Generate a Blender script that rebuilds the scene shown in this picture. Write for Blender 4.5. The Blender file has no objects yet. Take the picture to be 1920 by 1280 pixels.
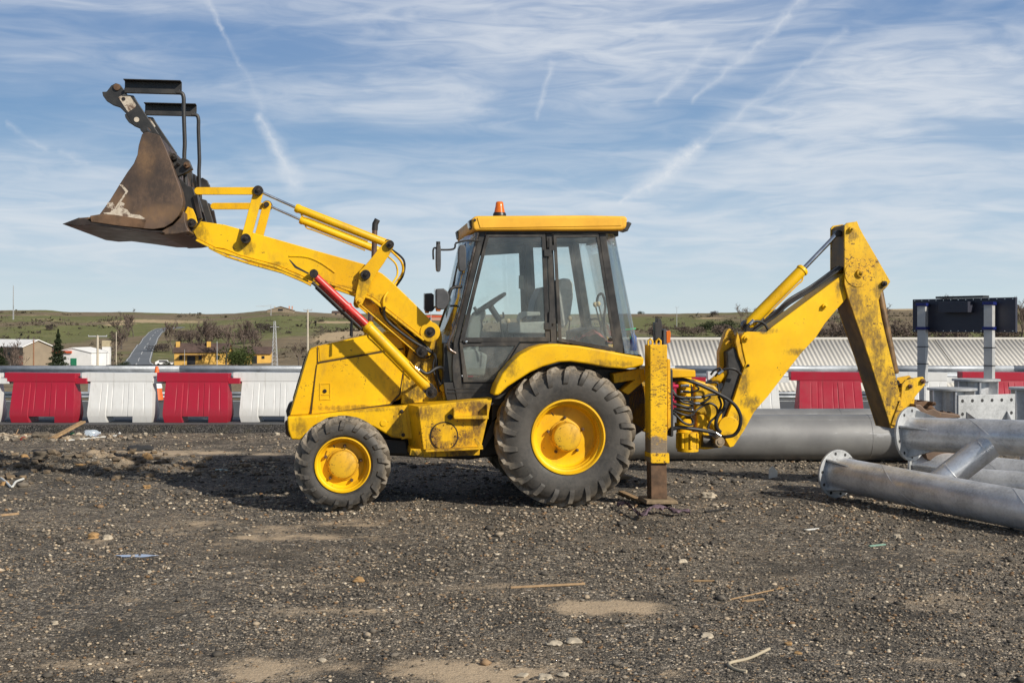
import bpy, bmesh, math, random
import numpy as np
from mathutils import Vector, Matrix
R = math.radians
random.seed(7)
rng = np.random.default_rng(11)
S = bpy.context.scene
COL = S.collection

# ------------------------------------------------------------------ camera
F, CX, CY, H = 2300.0, 960.0, 615.0, 1.85      # focal length in px of a 1920 px wide frame, principal column, horizon row, eye height
cd = bpy.data.cameras.new("camera"); cam = bpy.data.objects.new("camera", cd); COL.objects.link(cam)
cam.location = (0, 0, H); cam.rotation_euler = (R(90), 0, 0)
cd.sensor_width = 36; cd.lens = F/1920*36
cd.shift_y = -(640-CY)/1920
cd.clip_end = 9000; cd.clip_start = 0.1
S.camera = cam
S.view_settings.view_transform = 'Standard'; S.view_settings.look = 'None'; S.view_settings.gamma = 1
S.view_settings.exposure = 0.45
S.cycles.max_bounces = 8; S.cycles.transparent_max_bounces = 16; S.cycles.diffuse_bounces = 3

# ------------------------------------------------------------------ node helper
class NT:
    def __init__(s, nt): s.t = nt; s.n = nt.nodes; s.l = nt.links
    def add(s, typ, **kw):
        n = s.n.new(typ)
        for k, v in kw.items(): setattr(n, k, v)
        return n
    def put(s, sock, v):
        if v is None: return
        if isinstance(v, bpy.types.NodeSocket): s.l.new(v, sock)
        elif isinstance(v, (tuple, list)):
            v = tuple(v)
            if sock.type == 'RGBA' and len(v) == 3: v = v+(1,)
            sock.default_value = v
        else: sock.default_value = v
    def m(s, op, a, b=None, c=None, clamp=False):
        n = s.add('ShaderNodeMath', operation=op, use_clamp=clamp)
        s.put(n.inputs[0], a); s.put(n.inputs[1], b); s.put(n.inputs[2], c)
        return n.outputs[0]
    def mr(s, v, a, b, c=0.0, d=1.0, smooth=True):
        n = s.add('ShaderNodeMapRange', interpolation_type='SMOOTHSTEP' if smooth else 'LINEAR')
        for i, x in enumerate((v, a, b, c, d)): s.put(n.inputs[i], x)
        return n.outputs[0]
    def mix(s, f, a, b, blend='MIX'):
        n = s.add('ShaderNodeMix', data_type='RGBA', blend_type=blend)
        s.put(n.inputs[0], f); s.put(n.inputs[6], a); s.put(n.inputs[7], b)
        return n.outputs[2]
    def noise(s, vec, scale, detail=4, rough=.55, dist=0, col=False):
        n = s.add('ShaderNodeTexNoise')
        s.put(n.inputs['Vector'], vec); n.inputs['Scale'].default_value = scale
        n.inputs['Detail'].default_value = detail; n.inputs['Roughness'].default_value = rough
        n.inputs['Distortion'].default_value = dist
        return n.outputs['Color' if col else 'Fac']
    def vor(s, vec, scale, feature='F1', out='Distance', rnd=1):
        n = s.add('ShaderNodeTexVoronoi', feature=feature)
        s.put(n.inputs['Vector'], vec); n.inputs['Scale'].default_value = scale
        n.inputs['Randomness'].default_value = rnd
        return n.outputs[out]
    def mapv(s, vec, sc=(1,1,1), rot=(0,0,0), loc=(0,0,0)):
        n = s.add('ShaderNodeMapping'); s.put(n.inputs[0], vec)
        n.inputs['Scale'].default_value = sc; n.inputs['Rotation'].default_value = rot; n.inputs['Location'].default_value = loc
        return n.outputs[0]
    def ramp(s, f, stops):
        n = s.add('ShaderNodeValToRGB'); s.put(n.inputs[0], f)
        e = n.color_ramp.elements
        while len(e) < len(stops): e.new(.5)
        for k, (p, c) in enumerate(stops):
            e[k].position = p; e[k].color = tuple(c)+(1,) if len(c) == 3 else c
        return n.outputs[0]
    def sep(s, v):
        n = s.add('ShaderNodeSeparateXYZ'); s.put(n.inputs[0], v); return n.outputs
    def comb(s, x, y, z=0.0):
        n = s.add('ShaderNodeCombineXYZ')
        for i, q in enumerate((x, y, z)): s.put(n.inputs[i], q)
        return n.outputs[0]

def lin(r, g, b):
    f = lambda c: (c/255/12.92 if c/255 <= .04045 else ((c/255+.055)/1.055)**2.4)
    return (f(r), f(g), f(b))

# ------------------------------------------------------------------ sky and sun
SUN_AZ, SUN_EL = R(49), R(31)       # sun stands to the right behind the camera
tosun = Vector((math.sin(SUN_AZ)*math.cos(SUN_EL), -math.cos(SUN_AZ)*math.cos(SUN_EL), math.sin(SUN_EL)))
W = bpy.data.worlds.new("World"); S.world = W; W.use_nodes = True
w = NT(W.node_tree); w.n.clear()
sky = w.add('ShaderNodeTexSky', sky_type='NISHITA'); sky.sun_disc = False
sky.sun_elevation = SUN_EL; sky.sun_rotation = math.atan2(tosun.x, tosun.y)
sky.air_density = 1.0; sky.dust_density = .4; sky.ozone_density = 2.0
tc = w.add('ShaderNodeTexCoord').outputs['Generated']
dx, dy, dz = w.sep(tc)
az = w.m('ARCTAN2', dx, dy)
hor = w.m('SQRT', w.m('ADD', w.m('MULTIPLY', dx, dx), w.m('MULTIPLY', dy, dy)))
el = w.m('ARCTAN2', dz, hor)
A = w.m('MULTIPLY', az, 2.3); E = w.m('MULTIPLY', el, 2.35)    # thousandths of the picture scale: 1 unit = 1000 px
P2 = w.comb(A, E)
warp = w.noise(P2, 2.2, 3, .5, col=True)
wv = w.add('ShaderNodeVectorMath', operation='MULTIPLY_ADD'); w.put(wv.inputs[0], warp); wv.inputs[1].default_value = (.10, .05, 0); w.put(wv.inputs[2], P2)
PW = wv.outputs[0]
cA, cE = w.sep(PW)[0:2]
def blob(x, y, rx, ry, amp, rot=0.0):
    # soft elongated cirrus bank, centre and radii in picture-scale thousandths
    u = w.m('SUBTRACT', cA, (x-960)/1000+.05); v = w.m('SUBTRACT', cE, (615-y)/1000+.025)
    c, s_ = math.cos(rot), math.sin(rot)
    a = w.m('DIVIDE', w.m('ADD', w.m('MULTIPLY', u, c), w.m('MULTIPLY', v, s_)), rx/1000)
    b = w.m('DIVIDE', w.m('SUBTRACT', w.m('MULTIPLY', v, c), w.m('MULTIPLY', u, s_)), ry/1000)
    d = w.m('ADD', w.m('MULTIPLY', a, a), w.m('MULTIPLY', b, b))
    return w.m('MULTIPLY', w.m('POWER', 2.718, w.m('MULTIPLY', d, -1.0)), amp)
streak = w.noise(w.mapv(PW, (1.1, 7.0, 1), (0, 0, R(-6))), 1.5, 7, .54, .7)
fine = w.noise(w.mapv(PW, (2.6, 15, 1), (0, 0, R(-11))), 2.2, 6, .55, 1.0)
body = None
for b in [(1110,50,420,95,1.05,R(3)), (1240,120,260,60,.5,R(20)), (1560,175,170,50,1.0,R(25)), (1760,215,320,75,1.0,R(8)), (1830,120,250,34,.7,R(9)), (1500,440,700,60,.35,0), (80,25,650,32,.62,0), (1500,330,900,60,.42,R(4)),
          (700,185,320,46,.7,R(-2)), (1300,420,1100,75,.62,0), (60,440,300,70,1.0,0), (1880,5,70,26,1.0,0), (250,330,420,30,.35,0), (900,300,500,30,.25,R(3)), (150,120,300,30,.25,R(4)),
          (1650,500,500,60,.45,0), (350,480,500,50,.5,0), (535,548,16,22,.25,0)]:
    q = blob(*b)
    body = q if body is None else w.m('ADD', body, q)
tex = w.m('ADD', w.m('MULTIPLY', streak, .62), w.m('MULTIPLY', fine, .40))
cl = w.m('MULTIPLY', w.m('ADD', body, .10), w.mr(tex, .34, .70, .38, 1.25))
cl = w.m('ADD', cl, w.mr(tex, .56, .82, 0, .26))
def trail(x0, y0, x1, y1, w0, w1, amp):
    # condensation trail: a long thin capsule across the sky dome
    ax, ay, bx_, by_ = (x0-960)/1000, (615-y0)/1000, (x1-960)/1000, (615-y1)/1000
    L2 = (bx_-ax)**2+(by_-ay)**2
    sA, sE = tA, tE
    pu = w.m('SUBTRACT', sA, ax); pv = w.m('SUBTRACT', sE, ay)
    t = w.m('DIVIDE', w.m('ADD', w.m('MULTIPLY', pu, bx_-ax), w.m('MULTIPLY', pv, by_-ay)), L2, clamp=True)
    ex = w.m('SUBTRACT', pu, w.m('MULTIPLY', t, bx_-ax)); ey = w.m('SUBTRACT', pv, w.m('MULTIPLY', t, by_-ay))
    d = w.m('SQRT', w.m('ADD', w.m('MULTIPLY', ex, ex), w.m('MULTIPLY', ey, ey)))
    wd = w.m('MULTIPLY_ADD', t, (w1-w0)/1000, w0/1000)
    k = w.m('SUBTRACT', 1.0, w.m('DIVIDE', d, wd), clamp=True)
    return w.m('MULTIPLY', w.m('POWER', k, 1.3), amp*.85)
wn = w.noise(P2, 16, 4, .6, col=True)
wv2 = w.add('ShaderNodeVectorMath', operation='MULTIPLY_ADD'); w.put(wv2.inputs[0], wn); wv2.inputs[1].default_value = (.034, .034, 0); w.put(wv2.inputs[2], P2)
ws = w.sep(wv2.outputs[0]); tA = w.m('SUBTRACT', ws[0], .017); tE = w.m('SUBTRACT', ws[1], .017)
tn = w.mr(w.noise(P2, 34, 5, .6), .3, .7, .45, 1.1)
tr = None
for t_ in [(384,-10,425,70,10,8,.6), (425,70,460,130,8,6,.35), (460,130,500,215,9,12,.18), (492,222,560,345,14,30,.85), (1035,112,1006,218,9,8,.5),
           (1520,-10,1400,105,18,14,.7), (1400,105,1298,190,15,8,.5), (1330,90,1228,196,16,12,.45), (1570,75,1432,180,13,14,.4), (1450,170,1310,270,16,16,.45),
           (1310,275,1230,335,20,32,1.15), (1230,335,1165,378,30,8,1.05), (60,258,125,300,7,9,.3), (150,303,195,322,9,12,.35), (1440,170,1560,75,9,8,.22)]:
    q = trail(*t_); tr = q if tr is None else w.m('MAXIMUM', tr, q)
cl = w.m('MAXIMUM', cl, 0.0); cl = w.m('SUBTRACT', 1.0, w.m('POWER', 2.718, w.m('MULTIPLY', cl, -1.4)))
cl = w.m('MULTIPLY', cl, w.mr(w.m('ADD', w.m('MULTIPLY', fine, .55), w.m('MULTIPLY', streak, .45)), .34, .62, .66, 1.04))
cl = w.m('MINIMUM', w.m('ADD', cl, w.m('MULTIPLY', w.m('MULTIPLY', tr, tn), w.m('SUBTRACT', 1.05, cl))), .97)
Ec = w.m('MULTIPLY', E, 1.0/.62, clamp=True)
grad = w.ramp(Ec, [(0, lin(212,224,226)), (.10, lin(198,217,225)), (.30, lin(158,190,216)), (.55, lin(126,164,202)), (.80, lin(102,143,190)), (1.0, lin(98,137,186))])
cloudc = w.ramp(Ec, [(0, lin(216,224,228)), (.4, lin(219,226,234)), (1.0, lin(217,223,232))])
low = w.mix(cl, grad, cloudc)
GR = 1.0
lows = w.add('ShaderNodeVectorMath', operation='SCALE'); w.put(lows.inputs[0], low); lows.inputs[3].default_value = 6.6
# the band of sky near the horizon carries the clouds, the rest of the dome is the clear Nishita sky
fz = w.mr(el, R(17), R(32))
# unseen upper dome: grey-white cloud veil, added to neutralise the blue fill light
bw = w.add('ShaderNodeRGBToBW'); w.put(bw.inputs[0], sky.outputs[0])
veil = w.add('ShaderNodeVectorMath', operation='SCALE'); veil.inputs[0].default_value = (1.06, 1.0, .93); w.put(veil.inputs[3], bw.outputs[0])
up = w.mix(w.mr(w.noise(tc, 3.0, 5, .6), .3, .6, .35, .75), sky.outputs[0], veil.outputs[0])
fin = w.mix(fz, lows.outputs[0], up)
bg = w.add('ShaderNodeBackground'); w.put(bg.inputs[0], fin); bg.inputs[1].default_value = .11
wo = w.add('ShaderNodeOutputWorld'); w.l.new(bg.outputs[0], wo.inputs[0])

sd = bpy.data.lights.new("sun", 'SUN'); sun = bpy.data.objects.new("sun", sd); COL.objects.link(sun)
sd.energy = 3.7; sd.angle = R(1.2); sd.color = (1, .93, .82)
sun.rotation_euler = (-tosun).to_track_quat('-Z', 'Y').to_euler(); sun.location = tosun*50

# ------------------------------------------------------------------ materials
MATS = {}
def newmat(name):
    m = bpy.data.materials.new(name); m.use_nodes = True; t = NT(m.node_tree)
    bs = t.n['Principled BSDF']; t.bs = bs; t.out = t.n['Material Output']; MATS[name] = m
    t.obj = t.add('ShaderNodeTexCoord').outputs['Object']
    return m, t
def bump(t, h, strength=.3, dist=.01):
    n = t.add('ShaderNodeBump'); n.inputs['Strength'].default_value = strength; n.inputs['Distance'].default_value = dist
    t.put(n.inputs['Height'], h); t.put(t.bs.inputs['Normal'], n.outputs[0])
def simple(name, col, rough=.6, metal=0, var=.15, scale=6, bmp=.1, spec=.5, dirt=0, dirtcol=(.12,.09,.06)):
    m, t = newmat(name)
    n = t.noise(t.obj, scale, 6, .6)
    a = tuple(c*(1-var) for c in col); b = tuple(min(1, c*(1+var)) for c in col)
    c = t.mix(t.mr(n, .3, .7), a, b)
    if dirt:
        d = t.noise(t.mapv(t.obj, (1,1,.5), loc=(3,1,7)), scale*.7, 8, .7)
        c = t.mix(t.m('MULTIPLY', t.mr(d, .45, .7), dirt), c, dirtcol)
    t.put(t.bs.inputs['Base Color'], c); t.put(t.bs.inputs['Roughness'], t.mr(n, .3, .7, max(rough-.1, .02), min(rough+.1, 1), False))
    t.bs.inputs['Metallic'].default_value = metal; t.bs.inputs['Specular IOR Level'].default_value = spec
    if bmp: bump(t, t.noise(t.obj, scale*12, 3), bmp, .004)
    return m
def paint(name, base, wear=.3, grime=.3, rough=.42, chips=.3, streaks=0, chipz=1.2, bare=None):
    m, t = newmat(name); o = t.obj
    n1 = t.noise(o, 1.1, 5, .6); n2 = t.noise(t.mapv(o, (1,1,.45), loc=(4,2,1)), 5.5, 10, .72); n3 = t.noise(t.mapv(o, loc=(9,3,2)), 26, 6, .65)
    hs = t.mix(t.mr(n1, .3, .7), tuple(c*k for c, k in zip(base, (.86,.78,.8))), tuple(min(c*k, .95) for c, k in zip(base, (1.08,1.1,1.3))))
    g = t.m('MULTIPLY', t.mr(n2, .50, .78), grime)
    c = t.mix(g, hs, (.13,.085,.035))
    fg = t.m('MULTIPLY', t.mr(n3, .52, .8), grime*.6)
    c = t.mix(fg, c, (.20,.12,.035))
    if streaks:
        st = t.noise(t.mapv(o, (7,7,.9)), 3, 6, .7)
        c = t.mix(t.m('MULTIPLY', t.mr(st, .52, .72), streaks), c, (.10,.06,.03))
    # chips: small rusty flecks in patches
    v = t.vor(t.mapv(o, (1,1,1.2)), 34); patch = t.mr(t.noise(t.mapv(o, loc=(1,8,3)), 3.1, 4), .54-.12*chips, .74-.12*chips)
    cn = t.m('ADD', t.m('MULTIPLY', t.noise(t.mapv(o, (1,1,chipz), loc=(2,7,5)), 21, 7, .72), .7), t.m('MULTIPLY', t.noise(t.mapv(o, (1,1,chipz)), 58, 4, .6), .3))
    chip = t.m('MULTIPLY', t.mr(t.m('ADD', cn, t.m('MULTIPLY', patch, .05+.03*chips)), .655-.035*chips, .665-.035*chips), t.mr(patch, 0, .25, .25, 1))
    c = t.mix(t.m('MULTIPLY', chip, .9), c, (.07,.032,.018))
    if bare:      # paint rubbed down to bare steel along the sliding part of the leg
        bz = t.sep(o)[2]; bn = t.noise(t.mapv(o, (1,1,2.2), loc=(6,2,8)), 9, 7, .75)
        bm_ = t.mr(t.m('ADD', t.mr(bz, bare[0], bare[1], .46, 0, False), t.m('MULTIPLY', bn, .5)), .44, .50)
        bc = t.mix(n3, (.10,.075,.055), (.23,.20,.17)); c = t.mix(t.m('MULTIPLY', bm_, .92), c, bc)
    # bare worn edges
    bv = t.add('ShaderNodeBevel', samples=4); bv.inputs['Radius'].default_value = .012
    ge = t.add('ShaderNodeNewGeometry'); dt = t.add('ShaderNodeVectorMath', operation='DOT_PRODUCT')
    t.put(dt.inputs[0], bv.outputs[0]); t.put(dt.inputs[1], ge.outputs['Normal'])
    edge = t.mr(dt.outputs['Value'], .97, .80, 0, 1)
    e = t.m('MULTIPLY', t.m('MULTIPLY', edge, t.mr(t.noise(t.mapv(o, loc=(5,5,5)), 14, 6, .7), .62-.25*wear, .72-.2*wear)), min(1, wear*1.6))
    c = t.mix(e, c, (.085,.045,.025))
    t.put(t.bs.inputs['Base Color'], c)
    t.put(t.bs.inputs['Roughness'], t.m('MULTIPLY_ADD', t.m('ADD', g, e), .4, t.mr(n3, .2, .8, rough-.06, rough+.1, False), clamp=True))
    t.bs.inputs['Specular IOR Level'].default_value = .35
    bump(t, t.m('SUBTRACT', t.m('MULTIPLY', n3, .15), t.m('MULTIPLY', t.m('ADD', chip, e), .35)), .25, .004)
    return m
YEL = (.80, .474, .004)
Y = paint("yellow_paint", YEL, .5, .42, .40, .5)
YB = paint("boom_yellow", (.84,.505,.004), .4, .2, .40, .3)
YW = paint("worn_yellow", YEL, .9, .6, .5, 1.0, .35)
YH = paint("oily_yellow", YEL, .7, .95, .5, .5, .8)
YR = paint("roof_yellow", (.78,.42,.03), .2, .22, .5, .05)
YD = paint("dipper_yellow", (.74,.44,.010), .9, 1.1, .45, 1.0, .45)
K = simple("black_steel", (.022,.021,.020), .45, 0, .4, 5, .1, .5, .4, (.07,.06,.05))
KF = simple("black_frame", (.028,.026,.024), .42, 0, .35, 7, .08, .5, .65, (.11,.095,.075))
RUB = simple("rubber_hose", (.018,.018,.019), .5, 0, .3, 8, .1)
PLA = simple("grey_plastic", (.06,.06,.062), .5, 0, .2, 8, .05)
PIN = simple("greasy_pin", (.03,.024,.02), .38, .3, .5, 20, .2)
CHR = simple("chrome_rod", (.62,.63,.65), .18, 1, .1, 6, 0)
RED = simple("red_sleeve", (.60,.035,.03), .38, 0, .15, 8, .03, .5, .35, (.25,.08,.05))
SEATM = simple("seat_cloth", (.45,.45,.41), .85, 0, .15, 20, .2)
DARKIN = simple("dark_interior", (.035,.04,.043), .6, 0, .3, 6, .1)
KNOB = simple("cream_knob", (.55,.42,.25), .4, 0, .1, 8, 0)
GREYP = simple("grey_console", (.22,.24,.22), .6, 0, .1, 8, .05)

def glassmat(name, tint=(.955,.985,.975), dust=.03):
    m, t = newmat(name); t.n.remove(t.bs)
    tr = t.add('ShaderNodeBsdfTransparent'); tr.inputs[0].default_value = (*tint, 1)
    gl = t.add('ShaderNodeBsdfGlossy'); gl.inputs['Roughness'].default_value = .02
    df = t.add('ShaderNodeBsdfDiffuse'); df.inputs[0].default_value = (.62,.60,.54,1)
    fr = t.add('ShaderNodeFresnel'); fr.inputs[0].default_value = 1.5
    mx = t.add('ShaderNodeMixShader'); t.put(mx.inputs[0], t.m('MINIMUM', t.m('ADD', fr.outputs[0], .02), .42)); t.l.new(tr.outputs[0], mx.inputs[1]); t.l.new(gl.outputs[0], mx.inputs[2])
    n = t.noise(t.obj, 3, 7, .65); mx2 = t.add('ShaderNodeMixShader'); t.put(mx2.inputs[0], t.mr(n, .35, .75, dust*.4, dust*2.2))
    t.l.new(mx.outputs[0], mx2.inputs[1]); t.l.new(df.outputs[0], mx2.inputs[2]); t.l.new(mx2.outputs[0], t.out.inputs[0])
    return m
GL = glassmat("cab_glass"); GLD = glassmat("dusty_glass", (.94,.97,.96), .055)
def plast(name, col, rough=.3, trans=.5):
    m, t = newmat(name); t.bs.inputs['Base Color'].default_value = (*col, 1); t.bs.inputs['Roughness'].default_value = rough
    t.bs.inputs['Transmission Weight'].default_value = trans; return m
AMB = plast("amber_lens", (.85,.20,.01), .25, .35)
LENS = plast("clear_lens", (.75,.78,.80), .1, .5)
BOT = plast("bottle_plastic", (.75,.85,.95), .15, .6)

def stains(mat, pts, col=(.045,.032,.018), k=.85):
    # grease and dirt that has run and splashed at given places of the part's own surface: (x, z, radius x, radius z)
    t = NT(mat.node_tree); bs = t.n['Principled BSDF']; src = bs.inputs['Base Color'].links[0].from_socket; o = t.add('ShaderNodeTexCoord').outputs['Object']; x, y_, z = t.sep(o); tot = None
    for (u, w_, ru, rw_) in pts:
        ru *= 1.7; rw_ *= 1.7
        a = t.m('DIVIDE', t.m('SUBTRACT', x, u), ru); b = t.m('DIVIDE', t.m('SUBTRACT', z, w_), rw_); d = t.m('ADD', t.m('MULTIPLY', a, a), t.m('MULTIPLY', b, b)); q = t.m('SUBTRACT', 1.0, d, clamp=True); tot = q if tot is None else t.m('MAXIMUM', tot, q)
    n = t.m('ADD', t.m('MULTIPLY', t.noise(t.mapv(o, (1,1,.55)), 20, 9, .8), .7), t.m('MULTIPLY', t.noise(t.mapv(o, (1,1,.8), loc=(2,2,2)), 5, 4, .6), .3)); f = t.m('MULTIPLY', t.mr(t.m('ADD', t.m('MULTIPLY', tot, .20), n), .54, .76), t.m('MULTIPLY', t.mr(tot, 0, .8), k))
    t.put(bs.inputs['Base Color'], t.mix(f, src, col))
# galvanised steel
def galv(name, base=(.66,.67,.68), dark=.0, metal=.5, rough=.36, rust=.2):
    m, t = newmat(name); o = t.obj
    v = t.vor(o, 55, out='Color'); vs = t.sep(v)[0]
    n = t.noise(t.mapv(o, (1,1,1)), 2.2, 6, .65); n2 = t.noise(t.mapv(o, loc=(3,3,3)), 9, 6, .7)
    c = t.mix(t.mr(n, .3, .7), tuple(x*.58 for x in base), tuple(x*1.12 for x in base))
    c = t.mix(t.m('MULTIPLY', vs, .28), c, tuple(x*1.4 for x in base))
    c = t.mix(t.m('MULTIPLY', t.mr(n2, .55, .8), rust*2), c, (.22,.19,.17))
    t.put(t.bs.inputs['Base Color'], c); t.bs.inputs['Metallic'].default_value = metal
    t.put(t.bs.inputs['Roughness'], t.mr(n2, .2, .8, rough-.1, rough+.14, False))
    bump(t, t.noise(o, 24, 4), .12, .004)
    return m
GALV = galv("galvanised_steel"); GALP = galv("galvanised_plate", (.47,.48,.48), 0, .35, .5, .3)
GALD = galv("dull_galvanised_pipe", (.26,.27,.28), 0, .45, .5, .25)

# bucket steel: brown rust film with scraped patches
m, t = newmat("bucket_steel"); o = t.obj; BUC = m
n1 = t.noise(o, 1.6, 8, .6); n2 = t.noise(t.mapv(o, loc=(2,6,1)), 11, 8, .7)
c = t.mix(t.mr(n1, .3, .7), (.066,.042,.029), (.150,.094,.060))
c = t.mix(t.m('MULTIPLY', t.mr(n2, .5, .75), .35), c, (.21,.13,.07))
c = t.mix(t.mr(t.noise(t.mapv(o, loc=(7,1,1)), 4, 8, .75), .60, .68), c, (.32,.17,.05))
t.put(t.bs.inputs['Base Color'], c); t.bs.inputs['Roughness'].default_value = .55; t.bs.inputs['Metallic'].default_value = .15
bump(t, n2, .2, .006)
RUS = simple("rusty_steel", (.11,.062,.034), .7, .1, .5, 7, .3, .4, .3, (.20,.13,.08))
BLAD = simple("dark_blade", (.035,.026,.022), .45, .4, .5, 5, .15)
m, t = newmat("bare_scrape"); SCR = m; n = t.noise(t.obj, 9, 9, .75)
t.put(t.bs.inputs['Base Color'], t.mix(t.mr(n, .43, .52), (.13,.08,.052), t.mix(t.noise(t.obj, 30, 4), (.34,.27,.19), (.66,.60,.50)))); t.bs.inputs['Roughness'].default_value = .6

# tyres
def tyremat(name, r0, r1):
    m, t = newmat(name); x, y_, z = t.sep(t.obj)
    r = t.m('SQRT', t.m('ADD', t.m('MULTIPLY', x, x), t.m('MULTIPLY', z, z)))
    n = t.noise(t.obj, 6, 8, .65); n2 = t.noise(t.mapv(t.obj, loc=(3,5,1)), 30, 6, .7); n4 = t.noise(t.mapv(t.obj, loc=(8,5,1)), 1.7, 3, .6)
    c = t.mix(t.mr(n, .3, .7), (.017,.017,.016), (.050,.046,.042))
    du = t.m('MULTIPLY', t.mr(r, r0, r1, .10, 1.0), t.mr(t.m('ADD', n2, t.m('MULTIPLY', n4, .9)), .66, 1.02, .12, 1))
    c = t.mix(t.m('MULTIPLY', du, .95), c, (.31,.26,.195))
    sc = t.vor(t.mapv(t.obj, (1,1,6), (0, .9, 0)), 9, 'DISTANCE_TO_EDGE')
    c = t.mix(t.m('MULTIPLY', t.m('LESS_THAN', sc, .006), .22), c, (.2,.18,.15))
    t.put(t.bs.inputs['Base Color'], c); t.put(t.bs.inputs['Roughness'], t.mr(n, .2, .8, .5, .8, False))
    bump(t, t.m('ADD', t.m('MULTIPLY', n2, .5), n), .25, .006)
    return m
TYR = tyremat("rear_tyre_rubber", .60, .73); TYF = tyremat("front_tyre_rubber", .38, .48)

# ------------------------------------------------------------------ mesh helper
class MB:
    def __init__(s): s.v = []; s.f = []; s.mi = []; s.cur = 0
    def addv(s, pts): k = len(s.v); s.v += [tuple(p) for p in pts]; return k
    def face(s, idx): s.f.append(tuple(idx)); s.mi.append(s.cur)
    def box(s, c, size, rot=None):
        hx, hy, hz = (q/2 for q in size); c = Vector(c)
        P = [Vector((a*hx, b*hy, d*hz)) for a in (-1,1) for b in (-1,1) for d in (-1,1)]
        if rot is not None:
            mt = rot if isinstance(rot, Matrix) else Matrix.Rotation(rot, 3, 'Z')
            P = [mt @ p for p in P]
        k = s.addv([c+p for p in P])
        for q in ((0,1,3,2),(4,6,7,5),(0,4,5,1),(2,3,7,6),(0,2,6,4),(1,5,7,3)): s.face([k+i for i in q])
        return s
    def extr(s, front, back):
        n = len(front); k = s.addv(front); j = s.addv(back)
        s.face([k+i for i in range(n)]); s.face([j+n-1-i for i in range(n)])
        for i in range(n):
            i2 = (i+1) % n; s.face([k+i2, k+i, j+i, j+i2])
        return s
    def ring(s, of, inf, ob, inb):
        n = len(of); a, b, c, d = s.addv(of), s.addv(inf), s.addv(ob), s.addv(inb)
        for i in range(n):
            j = (i+1) % n
            s.face([a+i, a+j, b+j, b+i]); s.face([c+j, c+i, d+i, d+j])
            s.face([a+j, a+i, c+i, c+j]); s.face([b+i, b+j, d+j, d+i])
        return s
    def tube(s, pts, r, seg=8, caps=True):
        pts = [Vector(p) for p in pts]; n = len(pts)
        rr = r if isinstance(r, (list, tuple)) else [r]*n
        prev = None; rings = []
        for i, p in enumerate(pts):
            d = (pts[min(i+1, n-1)]-pts[max(i-1, 0)])
            if d.length < 1e-9: d = Vector((0,0,1))
            d.normalize()
            if prev is None:
                a = d.orthogonal().normalized()
            else:
                a = prev-d*prev.dot(d)
                a = a.normalized() if a.length > 1e-6 else d.orthogonal().normalized()
            prev = a; b = d.cross(a)
            rings.append(s.addv([p+(a*math.cos(2*math.pi*k/seg)+b*math.sin(2*math.pi*k/seg))*rr[i] for k in range(seg)]))
        for i in range(n-1):
            for k in range(seg):
                k2 = (k+1) % seg; s.face([rings[i]+k, rings[i]+k2, rings[i+1]+k2, rings[i+1]+k])
        if caps:
            s.face([rings[0]+seg-1-k for k in range(seg)]); s.face([rings[-1]+k for k in range(seg)])
        return s
    def cyl(s, a, b, r, r2=None, seg=24): return s.tube([a, b], [r, r if r2 is None else r2], seg)
    def lathe(s, prof, o=(0,0,0), seg=48, axis='Y', closed=False, cap=False):
        # prof: (radius, offset along the axis)
        o = Vector(o); rings = []
        for r, y in prof:
            L = []
            for k in range(seg):
                a = 2*math.pi*k/seg; c, q = math.cos(a)*r, math.sin(a)*r
                L.append(o+(Vector((c, y, q)) if axis == 'Y' else Vector((c, q, y)) if axis == 'Z' else Vector((y, c, q))))
            rings.append(s.addv(L))
        n = len(rings)
        for i in range(n if closed else n-1):
            a, b = rings[i], rings[(i+1) % n]
            for k in range(seg):
                k2 = (k+1) % seg; s.face([a+k, a+k2, b+k2, b+k])
        if cap and not closed:
            if prof[0][0] > 1e-6: s.face([rings[0]+k for k in range(seg)])
            if prof[-1][0] > 1e-6: s.face([rings[-1]+seg-1-k for k in range(seg)])
        return s
    def build(s, name, mats, parent=None, bevel=0, smooth=35, loc=None, rotz=0, segs=2, weld=True):
        me = bpy.data.meshes.new(name); me.from_pydata(s.v, [], s.f)
        if not isinstance(mats, (list, tuple)): mats = [mats]
        for m in mats: me.materials.append(m)
        if len(mats) > 1: me.polygons.foreach_set('material_index', s.mi)
        bm = bmesh.new(); bm.from_mesh(me)
        if weld: bmesh.ops.remove_doubles(bm, verts=bm.verts, dist=1e-5)
        bmesh.ops.recalc_face_normals(bm, faces=bm.faces); bm.to_mesh(me); bm.free()
        if smooth:
            me.shade_smooth()
            try: me.set_sharp_from_angle(angle=R(smooth))
            except Exception: pass
        ob = bpy.data.objects.new(name, me); COL.objects.link(ob)
        if parent is not None: ob.parent = parent
        if loc is not None: ob.location = loc
        if rotz: ob.rotation_euler.z = rotz
        if bevel:
            b = ob.modifiers.new('bevel', 'BEVEL'); b.width = bevel; b.segments = segs; b.limit_method = 'ANGLE'; b.angle_limit = R(40); b.harden_normals = True
        return ob
def tag(o, label=None, cat=None, group=None, kind=None):
    if label: o['label'] = label
    if cat: o['category'] = cat
    if group: o['group'] = group
    if kind or cat: o['kind'] = kind or 'thing'
    return o
def empty(name, loc=(0,0,0), rz=0):
    o = bpy.data.objects.new(name, None); COL.objects.link(o); o.location = loc; o.rotation_euler.z = rz; o.empty_display_size = .2; return o
def copy_tree(o, parent=None):
    c = o.copy(); COL.objects.link(c)
    if parent is not None: c.parent = parent
    for ch in list(o.children): copy_tree(ch, c)
    return c
def wp(px, py, Yd): return Vector(((px-CX)*Yd/F, Yd, H-(py-CY)*Yd/F))      # the point at depth Yd that the photo shows at px, py
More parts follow.
